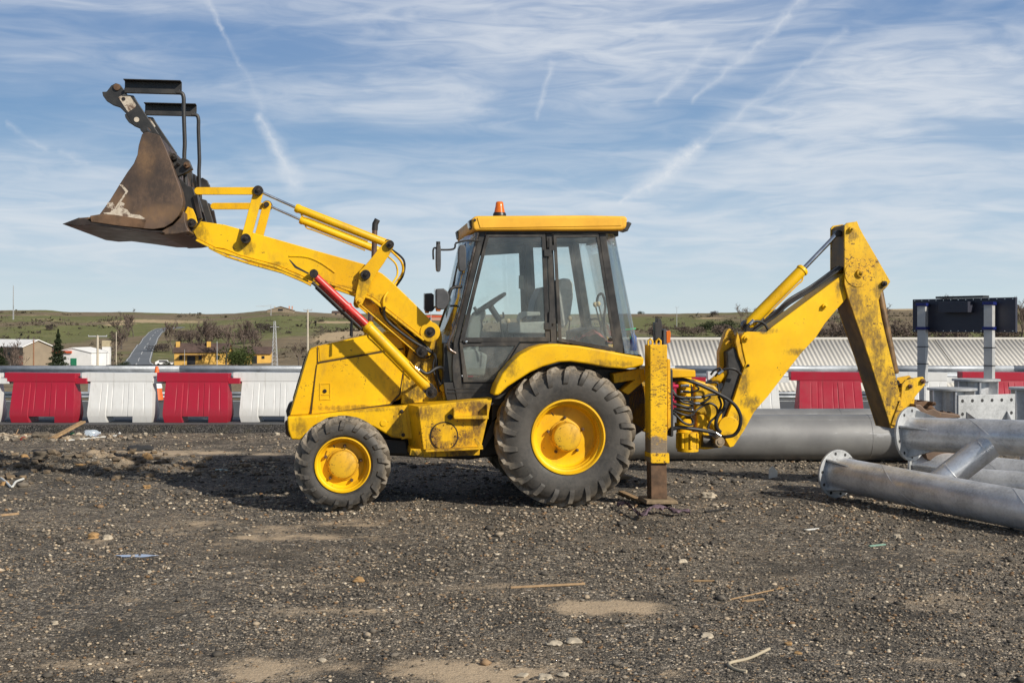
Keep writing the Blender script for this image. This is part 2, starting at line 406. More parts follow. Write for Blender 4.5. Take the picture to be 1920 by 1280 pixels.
def gp(px, py): Yd = H*F/(py-CY); return Vector(((px-CX)*Yd/F, Yd, 0))     # the point of the flat ground there
def spline(pts, n=6):
    P = [Vector(p) for p in pts]; P = [P[0]]+P+[P[-1]]; out = []
    for i in range(1, len(P)-2):
        for k in range(n):
            t = k/n; a, b, c, d = P[i-1], P[i], P[i+1], P[i+2]
            out.append(.5*((2*b)+(c-a)*t+(2*a-5*b+4*c-d)*t*t+(3*b-a-3*c+d)*t**3))
    out.append(P[-1]); return out
# value noise on numpy arrays
NTAB = {}
def vnoise(x, y, seed=0, octs=4, rough=.5):
    if (seed, octs) not in NTAB: r = np.random.default_rng(seed); NTAB[(seed, octs)] = [r.random((256, 256)) for _ in range(octs)]
    tot = np.zeros_like(x, dtype=float); amp, nrm = 1., 0.
    for o_ in range(octs):
        T = NTAB[(seed, octs)][o_]; s_ = 2**o_
        X, Y_ = x*s_+17.3*o_, y*s_+5.1*o_
        xi, yi = np.floor(X).astype(int), np.floor(Y_).astype(int); fx, fy = X-xi, Y_-yi
        fx = fx*fx*(3-2*fx); fy = fy*fy*(3-2*fy)
        g = lambda a, b: T[a % 256, b % 256]
        v = (g(xi,yi)*(1-fx)+g(xi+1,yi)*fx)*(1-fy)+(g(xi,yi+1)*(1-fx)+g(xi+1,yi+1)*fx)*fy
        tot += amp*v; nrm += amp; amp *= rough
    return tot/nrm
# ================================================================== ground of the yard
def gh(x, y):
    # height of the yard's surface
    x = np.asarray(x, float); y = np.asarray(y, float)
    h = (vnoise(x*.55, y*.55, 3, 4)-.5)*.05+(vnoise(x*4, y*4, 5, 3, .6)-.5)*.022
    near = np.exp(-(((x-.2)/4.2)**4+((y-13.2)/1.9)**4)); h = h*(1-.75*near)-.004
    lump = np.maximum(0, vnoise(x*2.2, y*1.6, 8, 4, .6)-.42)
    h += lump*.75*np.exp(-((x+6.2)/1.5)**2-((y-16.4)/1.1)**2)
    h += lump*.45*np.exp(-((x+6.0)/1.6)**2-((y-13.6)/.7)**2)*0
    h += lump*.4*np.exp(-((x+7.6)/1.4)**2-((y-20.4)/.5)**2)
    h += np.maximum(0, (y-20.6))*.05
    return h
def ghs(x, y): return float(gh(np.array([x]), np.array([y]))[0])
SAND = [gp(1140,1136)[:2]+(.75,.42,1.1), gp(450,1002)[:2]+(1.1,.9,.55), gp(960,1262)[:2]+(1.5,.30,.55), gp(640,1138)[:2]+(1.1,.16,.4), gp(300,850)[:2]+(1.6,.9,.5), gp(1345,1255)[:2]+(.3,.1,.3),
        gp(1780,1030)[:2]+(1.0,.25,.5), gp(130,870)[:2]+(1.3,.8,.6), gp(1360,1182)[:2]+(.28,.10,.4), gp(60,1240)[:2]+(1.2,.2,.35), gp(1755,1240)[:2]+(.4,.08,.4)] if False else None
def gpt(px, py, a, b, s): q = gp(px, py); return (q.x, q.y, a, b, s)
SAND = [gpt(1150,1138,.42,.34,1.1), gpt(450,1002,1.25,.9,.95), gpt(850,1268,1.5,.34,.85), gpt(600,1145,1.1,.2,.7), gpt(300,852,1.8,.9,.8),
        gpt(1800,1030,.8,.22,.5), gpt(110,880,1.2,.8,.6), gpt(1362,1182,.28,.10,.4), gpt(150,1245,1.3,.3,.65), gpt(700,1100,1.6,.25,.5), gpt(1550,1130,1.2,.3,.45), gpt(200,1130,1.2,.3,.5), gpt(1760,1240,.35,.08,.4), gpt(560,1080,.5,.12,.25), gpt(1250,1090,.6,.12,.2)]
def sand_amt(x, y):
    s = np.zeros_like(x)
    n = vnoise(x*2.2+3, y*2.2, 21, 5, .6); n2 = vnoise(x*9, y*9, 22, 3, .6)
    for (cx, cy, a, b, k) in SAND:
        d = ((x-cx)/a)**2+((y-cy)/b)**2
        s = np.maximum(s, k*np.exp(-d*.8))
    s = s*np.clip((n-.25)*2.6, 0, 1.7)*(.45+1.1*n2)+.5*np.maximum(0, vnoise(x*.5, y*1.1, 31, 5, .6)-.52)*3
    return np.clip(s, 0, 1)
def grid_mesh(name, xs, ys, hf, mat, xf=None):
    Xg, Yg = np.meshgrid(xs, ys)
    if xf is not None: Xg = xf(Xg, Yg)
    Z = hf(Xg, Yg); n, m_ = len(xs), len(ys)
    v = np.stack([Xg, Yg, Z], -1).reshape(-1, 3)
    i = np.arange(n*m_).reshape(m_, n)
    f = np.stack([i[:-1,:-1], i[:-1,1:], i[1:,1:], i[1:,:-1]], -1).reshape(-1, 4)
    me = bpy.data.meshes.new(name); me.vertices.add(len(v)); me.vertices.foreach_set('co', v.ravel())
    me.loops.add(f.size); me.loops.foreach_set('vertex_index', f.ravel()); me.polygons.add(len(f))
    me.polygons.foreach_set('loop_start', np.arange(0, f.size, 4)); me.polygons.foreach_set('use_smooth', np.ones(len(f), bool)); me.update()
    me.materials.append(mat); ob = bpy.data.objects.new(name, me); COL.objects.link(ob)
    return ob, v
def fattr(ob, name, arr):
    a = ob.data.attributes.new(name, 'FLOAT', 'POINT'); a.data.foreach_set('value', np.asarray(arr, np.float32).ravel())

m, t = newmat("gravel_ground"); o = t.obj
at = t.add('ShaderNodeAttribute'); at.attribute_name = 'sand'; sa = at.outputs['Fac']
v1 = t.add('ShaderNodeTexVoronoi'); t.put(v1.inputs['Vector'], o); v1.inputs['Scale'].default_value = 42
v2 = t.add('ShaderNodeTexVoronoi'); t.put(v2.inputs['Vector'], o); v2.inputs['Scale'].default_value = 95
r1 = t.sep(v1.outputs['Color']); r2 = t.sep(v2.outputs['Color'])
big = t.noise(o, .55, 6, .6); med = t.noise(t.mapv(o, (1,1.3,1), loc=(4,4,4)), 3.2, 8, .68)
stone1 = t.ramp(r1[0], [(0,(.028,.027,.025)), (.35,(.075,.070,.063)), (.62,(.15,.137,.118)), (.85,(.27,.24,.20)), (.95,(.34,.23,.125)), (1,(.62,.58,.52))])
stone2 = t.ramp(r2[1], [(0,(.030,.028,.026)), (.45,(.078,.070,.061)), (.75,(.17,.15,.125)), (.94,(.34,.29,.23)), (1,(.6,.55,.47))])
c = t.mix(t.mr(r1[2], .45, .55), stone2, stone1)
c = t.mix(t.mr(med, .36, .62), t.mix(.5, c, (.040,.037,.034)), c)
c = t.mix(t.mr(t.m('ADD', big, t.m('MULTIPLY', t.m('SUBTRACT', med, .5), .5)), .44, .70, .0, .55), c, t.mix(.5, c, (.21,.172,.128)))
c = t.mix(t.m('MULTIPLY', t.mr(t.noise(t.mapv(o, loc=(9,1,1)), 1.3, 5, .65), .48, .66), .6), c, (.036,.034,.031))
sandc = t.mix(t.noise(o, 60, 3), (.20,.155,.11), (.46,.37,.265))
sf = t.mr(t.m('ADD', sa, t.m('MULTIPLY', t.m('SUBTRACT', t.noise(o, 38, 4, .7), .5), .7)), .30, .85)
c = t.mix(t.m('MULTIPLY', sf, .88), c, sandc)
c = t.mix(1.0, c, (1.38,1.34,1.26), 'MULTIPLY')
t.put(t.bs.inputs['Base Color'], c); t.bs.inputs['Roughness'].default_value = .9; t.bs.inputs['Specular IOR Level'].default_value = .2
hgt = t.m('ADD', t.m('MULTIPLY', t.m('SUBTRACT', 1, v1.outputs['Distance']), t.m('MULTIPLY', r1[0], 1.0)), t.m('MULTIPLY', t.m('SUBTRACT', 1, v2.outputs['Distance']), .5))
hgt = t.m('MULTIPLY', hgt, t.m('MULTIPLY_ADD', sf, -.75, 1))
bump(t, t.m('ADD', hgt, t.m('MULTIPLY', med, 1.0)), .9, .02)
GRAV = m
xs = np.concatenate([np.linspace(-60, -11, 40)[:-1], np.linspace(-11, 11, 470), np.linspace(11, 60, 40)[1:]])
ys = np.concatenate([np.linspace(-30, 4.8, 30)[:-1], np.linspace(4.8, 21.4, 400)])
ground, gv = grid_mesh("ground", xs, ys, gh, GRAV)
fattr(ground, 'sand', sand_amt(gv[:,0], gv[:,1])); tag(ground, kind='structure')

# loose stones: nobody could count them
def stones(name, n, ymin, ymax, smin, smax, seed, power=2.6, spread=.5, cols=None):
    r = np.random.default_rng(seed)
    base = np.array([(1,0,0),(-1,0,0),(0,1,0),(0,-1,0),(0,0,1),(0,0,-1),(.6,.6,.6),(-.6,.6,.55),(.6,-.6,.55),(-.6,-.6,.6)])
    # convex hull faces of that lumpy octahedron
    tri = np.array([(4,6,8),(4,7,6),(4,9,7),(4,8,9),(0,8,6),(2,6,7),(1,7,9),(3,9,8),(5,0,2),(5,2,1),(5,1,3),(5,3,0),(0,6,2),(2,7,1),(1,9,3),(3,8,0)])
    u = r.random(n); Yd = 1/(1/ymin+(1/ymax-1/ymin)*u)          # denser close by, thinning with distance
    X = (r.random(n)*2-1)*(Yd*spread+1.0)
    s = smin+(smax-smin)*r.random(n)**power
    s *= np.clip(Yd/9, .8, 2.0)
    dens = vnoise(X*.9, Yd*.9, 41, 4, .6); keep = (r.random(n) < np.clip((dens-.28)*2.6, .12, 1)) & (r.random(n) > sand_amt(X, Yd)*1.1)
    X, Yd, s = X[keep], Yd[keep], s[keep]; n = len(X)
    sc = s[:,None]*np.stack([.7+.6*r.random(n), .7+.6*r.random(n), .4+.4*r.random(n)], -1)
    P = base[None]*(1+.45*(r.random((n, len(base), 3))-.5))*sc[:,None,:]*.5
    a = r.random(n)*6.283; ca, sa_ = np.cos(a), np.sin(a)
    x = P[...,0]*ca[:,None]-P[...,1]*sa_[:,None]; y = P[...,0]*sa_[:,None]+P[...,1]*ca[:,None]
    z = P[...,2]+(gh(X, Yd)+sc[:,2]*.22)[:,None]
    v = np.stack([x+X[:,None], y+Yd[:,None], z], -1).reshape(-1, 3)
    f = (tri[None]+(np.arange(n)*len(base))[:,None,None]).reshape(-1, 3)
    me = bpy.data.meshes.new(name); me.vertices.add(len(v)); me.vertices.foreach_set('co', v.ravel())
    me.loops.add(f.size); me.loops.foreach_set('vertex_index', f.ravel()); me.polygons.add(len(f))
    me.polygons.foreach_set('loop_start', np.arange(0, f.size, 3)); me.update()
    ob = bpy.data.objects.new(name, me); COL.objects.link(ob)
    fattr(ob, 'tone', np.repeat(r.random(n), len(base))); fattr(ob, 'tone2', np.repeat(r.random(n), len(base)))
    return ob
m, t = newmat("loose_stone"); at = t.add('ShaderNodeAttribute'); at.attribute_name = 'tone'; at2 = t.add('ShaderNodeAttribute'); at2.attribute_name = 'tone2'
c = t.ramp(at.outputs['Fac'], [(0,(.035,.034,.032)), (.32,(.085,.08,.073)), (.58,(.17,.158,.142)), (.80,(.29,.265,.23)), (.93,(.42,.36,.28)), (1,(.62,.59,.52))])
c = t.mix(t.mr(at2.outputs['Fac'], .90, .93, 0, .7), c, (.24,.14,.06))
c = t.mix(t.m('MULTIPLY', t.noise(t.obj, 70, 4), .35), c, (.06,.055,.05)); c = t.mix(1.0, c, (1.12,1.02,.88), 'MULTIPLY')
t.put(t.bs.inputs['Base Color'], c); t.bs.inputs['Roughness'].default_value = .85; STN = m
g1 = stones("gravel", 120000, 5.2, 21, .008, .034, 5, 2.0); g1.data.materials.append(STN); tag(g1, 'loose grey and tan gravel scattered over the yard', kind='stuff')
g2 = stones("pebbles", 1900, 5.4, 21, .028, .075, 6, 4.0); g2.data.materials.append(STN); tag(g2, 'larger pale pebbles lying among the gravel', kind='stuff')

def heap_stones(name, n, cx, cy, rx, ry, smin, smax, seed, cols, lab):
    r = np.random.default_rng(seed); mb = MB()
    for i in range(n):
        x, y = cx+r.normal()*rx, cy+r.normal()*ry; s_ = smin+(smax-smin)*r.random()**2.2; z = ghs(x, y)
        P_ = [Vector(p)*s_*.5*(1+.4*(r.random()-.5)) for p in ((1,0,0),(0,1,0),(-1,0,0),(0,-1,0),(.6,.6,.6),(-.6,.6,.6),(-.6,-.6,.6),(.6,-.6,.6),(0,0,-.5))]
        a = r.random()*6.28; P_ = [Matrix.Rotation(a, 3, 'Z') @ p for p in P_]; k = mb.addv([p+Vector((x, y, z+s_*.08)) for p in P_])
        for f_ in ((4,5,6,7),(0,1,4),(1,5,4),(1,2,5),(2,6,5),(2,3,6),(3,7,6),(3,0,7),(0,4,7),(0,8,1),(1,8,2),(2,8,3),(3,8,0)): mb.face([k+q for q in f_])
    o_ = mb.build(name, cols, None, smooth=0, weld=False); a = o_.data.attributes.new('tone', 'FLOAT', 'POINT'); r2 = np.random.default_rng(seed+1); t_ = np.repeat(r2.random(n)*.6+.4, 9); a.data.foreach_set('value', t_.astype(np.float32)); a = o_.data.attributes.new('tone2', 'FLOAT', 'POINT'); a.data.foreach_set('value', np.repeat(r2.random(n), 9).astype(np.float32)); tag(o_, lab, kind='stuff')
CLAYS = simple("clay_crumbs", (.15,.115,.078), .95, 0, .45, 3, .5, .5, .5, (.26,.17,.08))
heap_stones("rubble", 420, -7.9, 20.6, .75, .22, .03, .13, 5, STN, 'pale rubble strewn along the road edge at the far left'); heap_stones("dirt", 700, -6.1, 16.3, 1.0, .75, .02, .15, 6, CLAYS, 'crumbled clay around the dug heap on the left')
heap_stones("rubble", 260, -1.5, 20.7, 5.0, .25, .02, .08, 9, STN, 'small stones along the foot of the asphalt edge')
# ================================================================== road
KB, KT, RZ = 21.32, 28.75, .17
m, t = newmat("asphalt"); o = t.obj
c = t.mix(t.noise(t.mapv(o, (.3,2,1)), 1.2, 5), (.045,.047,.050), (.075,.077,.08)); c = t.mix(t.m('MULTIPLY', t.noise(o, 60, 3), .4), c, (.10,.10,.10))
t.put(t.bs.inputs['Base Color'], c); t.bs.inputs['Roughness'].default_value = .85; bump(t, t.noise(o, 90, 3), .3, .004); ASP = m
# rough broken edge of the new asphalt layer
m, t = newmat("asphalt_edge"); o = t.obj
v = t.vor(o, 50, out='Color'); c = t.ramp(t.sep(v)[0], [(0,(.014,.014,.014)), (.7,(.05,.047,.043)), (1,(.12,.11,.10))]); c = t.mix(t.mr(t.noise(o, 2.5, 6, .7), .5, .7, 0, .6), c, (.07,.06,.035))
t.put(t.bs.inputs['Base Color'], c); t.bs.inputs['Roughness'].default_value = .95; bump(t, t.m('ADD', t.vor(o, 40), t.noise(o, 12, 5)), 1, .03); ASE = m
n = 900; xx = np.linspace(-60, 60, n); mb = MB(); prof = [(-.10, -.05), (-.03, .03), (.0, .09), (.05, .145), (.12, RZ), (.5, RZ)]
rings = []
for k, (py_, pz) in enumerate(prof):
    jj = (vnoise(xx*2.5, np.full(n, k*3.3), 61, 5, .65)-.5)*(.16 if k < 4 else .05 if k == 4 else 0); jz = (vnoise(xx*5, np.full(n, k*7.7), 62, 4, .65)-.5)*(.07 if 0 < k < 4 else 0)
    rings.append(mb.addv([(x, KB+py_+a, pz+b) for x, a, b in zip(xx, jj, jz)]))
for k in range(len(prof)-1):
    mb.cur = 0 if k < 4 else 1
    for i in range(n-1): mb.face([rings[k]+i, rings[k]+i+1, rings[k+1]+i+1, rings[k+1]+i])
mb.cur = 1; L = rings[-1]; q = mb.addv([(x, KT, RZ) for x in xx])
for i in range(n-1): mb.face([L+i, L+i+1, q+i+1, q+i])
road = mb.build("road", [ASE, ASP], smooth=60); tag(road, kind='structure')
WHP = simple("road_paint", (.55,.55,.53), .7, 0, .25, 5, .2)
mb = MB(); mb.box((0, KB+1.42, RZ+.004), (120, .12, .002)); mb.box((0, KT-.55, RZ+.004), (120, .14, .002)); rm = mb.build("road_markings", WHP, smooth=0); tag(rm, kind='structure')

# ================================================================== countryside
ctrl = [(28.6,.10), (29.6,.02), (31,-.5), (34,-2.2), (42,-3.9), (62,-4.4), (100,-4.2), (150,-3.5), (200,-4.7), (300,-7.4), (400,-9.7), (450,-9.8), (550,-8.0), (700,-4.6), (900,.6), (1150,8.5), (1400,16), (1700,17), (2600,5)]
CYs = np.array([a for a, b in ctrl]); CZs = np.array([b for a, b in ctrl])
sky_px = [(-1500,584), (0,582), (85,581), (130,585), (250,585), (300,587), (400,589), (440,588), (480,584), (525,581), (570,585), (640,588), (850,590), (1200,588), (1300,587), (1400,585), (1500,582), (1640,579), (1920,578), (3500,580)]
def th(x, y):
    x = np.asarray(x, float); y = np.asarray(y, float)
    z = np.interp(np.log(y), np.log(CYs), CZs)
    a = np.interp(960+x/np.maximum(y, 1)*F, [p for p, q in sky_px], [q for p, q in sky_px])
    zc = 1.85-(a-CY)*1400/F
    g = np.clip((y-450)/950, 0, 1); g = g*g*(3-2*g)
    z = z+g*(zc-16)
    far_ = np.clip((y-60)/500, 0, 1)
    z += (vnoise(x*.006+5, y*.0045, 71, 4, .5)-.5)*9*far_*np.clip((1350-y)/400, .12, 1)
    z += (vnoise(x*.08, y*.06, 72, 3)-.5)*.9*np.clip((y-30)/40, 0, 1)
    return z
def ths(x, y): return float(th(np.array([x]), np.array([y]))[0])
def solve(px, py, lo=60, hi=1500):
    # where the ray through that picture point meets the hills
    for Yd in np.geomspace(lo, hi, 500):
        x = (px-CX)*Yd/F
        if H-(py-CY)*Yd/F <= ths(x, Yd): return Vector((x, Yd, ths(x, Yd)))
    return Vector(((px-CX)*hi/F, hi, ths((px-CX)*hi/F, hi)))
m, t = newmat("grassy_hills"); o = t.obj
x_, y_, z_ = t.sep(o)
at = t.add('ShaderNodeAttribute'); at.attribute_name = 'earth'; at2 = t.add('ShaderNodeAttribute'); at2.attribute_name = 'green'
n1 = t.noise(t.mapv(o, (.012,.006,.012)), 1, 6, .6, .6); n2 = t.noise(t.mapv(o, (.05,.02,.05), loc=(3,3,0)), 1, 8, .68); n3 = t.noise(t.mapv(o, (.25,.12,.2)), 1, 6, .7)
gr = t.mix(n2, (.105,.115,.045), (.20,.20,.085)); br = t.mix(n2, (.12,.092,.058), (.27,.215,.14)); tan = t.mix(n3, (.33,.25,.15), (.52,.40,.25))
c = t.mix(t.mr(t.m('ADD', n1, t.m('MULTIPLY', at2.outputs['Fac'], .45)), .50, .64), br, gr)
c = t.mix(t.m('MULTIPLY', t.mr(t.noise(t.mapv(o, (.02,.03,.02), loc=(7,1,0)), 1, 6, .7), .56, .66), .55), c, t.mix(.5, tan, br))
c = t.mix(t.mr(t.noise(t.mapv(o, (.09,.06,.09), loc=(1,9,0)), 1, 6, .75), .55, .68, 0, .65), c, (.075,.062,.045))
c = t.mix(t.mr(t.m('ADD', at.outputs['Fac'], t.m('MULTIPLY', t.m('SUBTRACT', n3, .5), .8)), .4, .65), c, tan)
c = t.mix(t.mr(y_, 34, 60), t.mix(n3, (.10,.085,.04), (.19,.155,.085)), c)
t.put(t.bs.inputs['Base Color'], c); t.bs.inputs['Roughness'].default_value = .95; t.bs.inputs['Specular IOR Level'].default_value = .1
bump(t, n3, .6, 1.5)
aa = np.concatenate([np.linspace(-2.0, -.5, 60)[:-1], np.linspace(-.5, .5, 520), np.linspace(.5, 2.0, 60)[1:]])
hy = np.concatenate([np.linspace(28.7, 34, 12)[:-1], np.geomspace(34, 3000, 330)])
hills, hv = grid_mesh("hills", aa, hy, th, m, lambda X, Yg: X*Yg)
hp, hq = 960+hv[:,0]/hv[:,1]*F, 615-(hv[:,2]-1.85)*F/hv[:,1]
e = np.zeros(len(hv)); gq = np.zeros(len(hv))
for (a, b, ra, rb, k) in [(655,624,40,10,1.2), (285,604,150,7,.75), (60,592,80,4,.5), (630,604,60,3,.8), (1330,597,60,3,.6), (1480,594,100,4,.6), (1700,580,120,5,.9), (1600,604,120,4,.5), (225,608,40,2,.7), (380,588,70,4,.35)]:
    p0 = solve(a, b); e = np.maximum(e, k*np.exp(-((hv[:,0]-p0.x)/(ra*p0.y/F))**2-((hv[:,1]-p0.y)/(max(45, rb*14)))**2))
for (a, b, ra, rb, k) in [(170,622,110,14,1), (560,612,110,20,.9), (1270,610,90,26,1.3), (60,640,90,10,.6), (1850,632,150,8,1.0), (120,600,120,8,.7)]:
    p0 = solve(a, b); gq = np.maximum(gq, k*np.exp(-((hv[:,0]-p0.x)/(ra*p0.y/F))**2-((hv[:,1]-p0.y)/(max(60, rb*10)))**2))
fattr(hills, 'earth', e); fattr(hills, 'green', gq); tag(hills, kind='structure')
# scrub scattered over the slopes: nobody could count it
r = np.random.default_rng(77); mb = MB(); cnt = 0
while cnt < 1500:
    Yd = 420*math.exp(r.random()*1.1); x = (r.random()*2-1)*Yd*.55; d_ = float(vnoise(np.array([x*.012]), np.array([Yd*.008]), 91, 4, .6)[0])
    if r.random() > (d_-.42)*5+.03: continue
    pxx = CX+x/Yd*F
    if 225 < pxx < 330: continue
    z = ths(x, Yd)-.5; s_ = (.8+2.6*r.random()**2)*(Yd/700)**.5; cnt += 1
    for q in range(16):
        c_ = Vector((x+r.normal()*s_*.8, Yd+r.normal()*s_*.6, z+abs(r.normal())*s_*.35)); a, b = (Vector(r.normal(size=3))*s_*.3 for _ in range(2)); k = mb.addv([c_-a, c_+b, c_+a]); mb.face([k, k+1, k+2])
scr = mb.build("scrub", simple("hill_scrub", (.075,.062,.042), .95, 0, .4, .05, 0), smooth=0, weld=False); tag(scr, 'low dark scrub scattered over the hill slopes', kind='stuff')
# the country road climbing the left hill
pts = [(252,690,9), (258,680,9), (266,664,9), (274,648,9), (282,636,8.6), (289,628,8.4), (296,622,8.2), (304,618.5,8), (316,616,8), (335,614,8)]
C = [(solve(a, b, 200), w_) for a, b, w_ in pts]; sp = spline([c_[0] for c_ in C], 6); nn = len(sp)
mb = MB(); ml = MB(); mk = MB()
for i in range(nn):
    d = (sp[min(i+1, nn-1)]-sp[max(i-1, 0)]); s_ = Vector((d.y, -d.x, 0)).normalized(); wd = 4.4
    z = max(ths(sp[i].x+s_.x*o_, sp[i].y+s_.y*o_) for o_ in (-4, 0, 4))+.35
    c0 = Vector((sp[i].x, sp[i].y, z)); mb.addv([c0-s_*wd, c0+s_*wd, c0+s_*wd-Vector((0,0,3)), c0-s_*wd-Vector((0,0,3))])
    for o_ in (-4.0, 0, 4.0): ml.addv([c0+s_*(o_-.14)+Vector((0,0,.05)), c0+s_*(o_+.14)+Vector((0,0,.05))])
    if i:
        b = 4*(i-1); e_ = 4*i
        for q in range(4): mb.face([b+q, b+(q+1) % 4, e_+(q+1) % 4, e_+q])
        for q in range(3):
            b2 = 6*(i-1)+2*q; e2 = 6*i+2*q
            if q != 1 or (i//2) % 2 == 0: ml.face([b2, b2+1, e2+1, e2])
FASP = simple("far_asphalt", (.13,.14,.15), .8, 0, .12, .05, 0)
rd = mb.build("road", FASP, smooth=60); tag(rd, kind='structure'); rl = ml.build("road_markings", WHP, smooth=0); tag(rl, kind='structure')

# ================================================================== guardrail
def build_guardrail():
    root = empty("guardrail", (0, KT+.35, .05)); tag(root, 'long galvanised guardrail running along the far road edge', 'guardrail')
    def rail(name, zc, hh, yo):
        mb = MB(); pr = [(-.0, -.5), (-.045, -.44), (-.075, -.28), (-.045, -.12), (0, -.06), (0, .06), (-.045, .12), (-.075, .28), (-.045, .44), (0, .5)]
        xs_ = np.arange(-48, 48.1, 4.0)
        for i in range(len(xs_)-1):
            off = .004 if i % 2 else 0
            k = mb.addv([(xs_[i]-.15*(i % 2), yo+y-off, zc+z*hh) for y, z in pr]); j = mb.addv([(xs_[i+1]+.15*(i % 2), yo+y-off, zc+z*hh) for y, z in pr])
            for q in range(len(pr)-1): mb.face([k+q, j+q, j+q+1, k+q+1])
        ob = mb.build(name, RAILM, root, smooth=50); sm = ob.modifiers.new('s', 'SOLIDIFY'); sm.thickness = .004; return ob
    rail("rail", .76, .31, -.10); rail("lower_rail", .22, .16, -.10)
    for x in np.arange(-46, 47, 4.0):
        mb = MB(); mb.box((x, 0, .30), (.10, .05, 1.1)); mb.box((x, -.06, .76), (.08, .08, .2)); mb.build("post", RAILM, root)
RAILM = galv("guardrail_steel", (.42,.445,.47), 0, .3, .5, .06)
build_guardrail()
# posts sit on the verge edge: bring the verge up to the road
mb = MB(); mb.extr([(-60, KT, .155), (-60, KT+1.2, .05), (-60, KT+1.25, -.6), (-60, KT, -.6)], [(60, KT, .155), (60, KT+1.2, .05), (60, KT+1.25, -.6), (60, KT, -.6)])
vg = mb.build("verge", simple("dry_verge", (.16,.14,.07), .95, 0, .4, 3, .8), smooth=0); tag(vg, kind='structure')

# ================================================================== plastic barriers
def barrier_mats():
    out = []
    for nm, col, tr in (("red_barrier_plastic", (.37,.010,.030), .0), ("white_barrier_plastic", (.68,.68,.66), .0)):
        m, t = newmat(nm); z = t.sep(t.obj)[2]; oi = t.add('ShaderNodeObjectInfo'); n = t.noise(t.mapv(t.obj, loc=(0,0,0)), 5, 6, .65)
        c = t.mix(t.mr(n, .3, .8, 0, .35), col, tuple(c_*.75 for c_ in col))
        # road film splashed on the lowest part
        d = t.m('MULTIPLY', t.mr(t.m('ADD', z, t.m('MULTIPLY', n, .12)), .36, .24), .22)
        st = t.noise(t.mapv(t.obj, (9,9,1.1), loc=(3,2,1)), 2, 6, .7); c = t.mix(t.m('MULTIPLY', t.mr(st, .5, .72), .28), c, (.30,.27,.22) if 'white' in nm else (.17,.045,.04)); c = t.mix(d, c, (.30,.27,.22) if 'white' in nm else (.20,.03,.035))
        t.put(t.bs.inputs['Base Color'], c); t.put(t.bs.inputs['Roughness'], t.mr(n, .3, .7, .32, .5)); bump(t, n, .1, .01)
        t.bs.inputs['Subsurface Weight'].default_value = .0
        out.append(m)
    return out
BR, BW = barrier_mats()
def barrier_mesh(mat):
    L, Hh = 1.22, .885
    mb = MB(); root = None
    def sec(z):      # half depth, half length at a height
        pts = [(0,.20,.555), (.10,.222,.578), (.17,.222,.582), (.72,.118,.552), (.885,.115,.55)]
        return float(np.interp(z, [p[0] for p in pts], [p[1] for p in pts])), float(np.interp(z, [p[0] for p in pts], [p[2] for p in pts]))
    # body: a lofted shell with vertical corrugations and a notch for a forklift below
    us = np.linspace(-1, 1, 201); zs = [0,.03,.11,.12,.17,.25,.33,.40,.56,.66,.70,.72]
    def dep(u, z, h):
        g = 0
        for c_ in (-.62, -.26, .08, .42, .74):
            if z > .15: g += math.exp(-((u-c_)/.010)**2)*.007*min(1, (z-.15)/.08)*min(1, max(0, (.69-z)/.06))
        if -.40 < u < .22 and .1 < z < .69: g += .007
        if .22 <= u < .25 or -.43 < u <= -.40: g += .01 if .1 < z < .69 else 0
        return h-g
    for side in (-1, 1):
        rows = []
        for z in zs:
            h, l = sec(z); rows.append(mb.addv([(u*l, side*dep(u, z, h), z) for u in us]))
        for j in range(len(zs)-1):
            for i in range(200):
                um = (us[i]+us[i+1])/2
                if -.42 < um < .40 and zs[j+1] <= .115: continue
                mb.face([rows[j]+i, rows[j]+i+1, rows[j+1]+i+1, rows[j+1]+i])
        if side == -1: A_ = rows
        else: B_ = rows
    for j in range(len(zs)-1):
        for i in (0, 200): mb.face([A_[j]+i, A_[j+1]+i, B_[j+1]+i, B_[j]+i])
    k = zs.index(.11)
    for i in range(200):
        um = (us[i]+us[i+1])/2
        if -.42 < um < .40: mb.face([A_[k]+i, A_[k]+i+1, B_[k]+i+1, B_[k]+i])
    for ui in range(200):
        for i in (ui,):
            a, b = (us[i]+us[i+1])/2, 0
    # notch cheeks
    for uc in (-.42, .40):
        i = int(np.argmin(abs(us-uc)))
        for j in range(k): mb.face([A_[j]+i, A_[j+1]+i, B_[j+1]+i, B_[j]+i])
    # head bar: overhangs the neighbour on the left
    mb.extr([(-.71,-.125,.725),(.565,-.125,.725),(.565,-.125,.872),(-.71,-.125,.885)], [(-.71,.125,.725),(.565,.125,.725),(.565,.125,.872),(-.71,.125,.885)])
    mb.box((.655,0,.735), (.20,.20,.10)); mb.box((0,0,.722), (1.13,.232,.01))
    return mb
protoR = barrier_mesh(BR); protoW = barrier_mesh(BW)
bl = [(-132,'W',792), (12,'R',792.5), (158,'W',792), (301,'R',792), (444,'W',791), (590,'R',791), (736,'W',790.5), (884,'R',790), (1031,'W',790), (1180,'R',789.5), (1337,'W',789), (1493,'R',789), (1652,'W',789), (1812,'R',789), (1970,'W',789)]
firstR = firstW = None
near_lab = {-132:'white water barrier cut off by the left picture edge', 12:'red water barrier nearest the left picture edge', 158:'white water barrier between two red ones, right of the leftmost red one', 301:'red water barrier with orange cone at its left end',
  444:'white water barrier half hidden by the yellow bonnet', 590:'red water barrier hidden behind the front wheel and bonnet', 736:'white water barrier behind the chassis of the backhoe loader', 884:'red water barrier behind the big rear wheel', 1031:'white water barrier behind the rear wheel rim',
  1180:'red water barrier glimpsed behind the hoses and stabiliser leg', 1337:'white water barrier behind the digging boom', 1493:'red water barrier seen between boom and dipper above the grey pipe', 1652:'white water barrier behind the round flange stubs and left sign post',
  1812:'red water barrier behind the right sign post', 1970:'white water barrier beyond the right picture edge'}
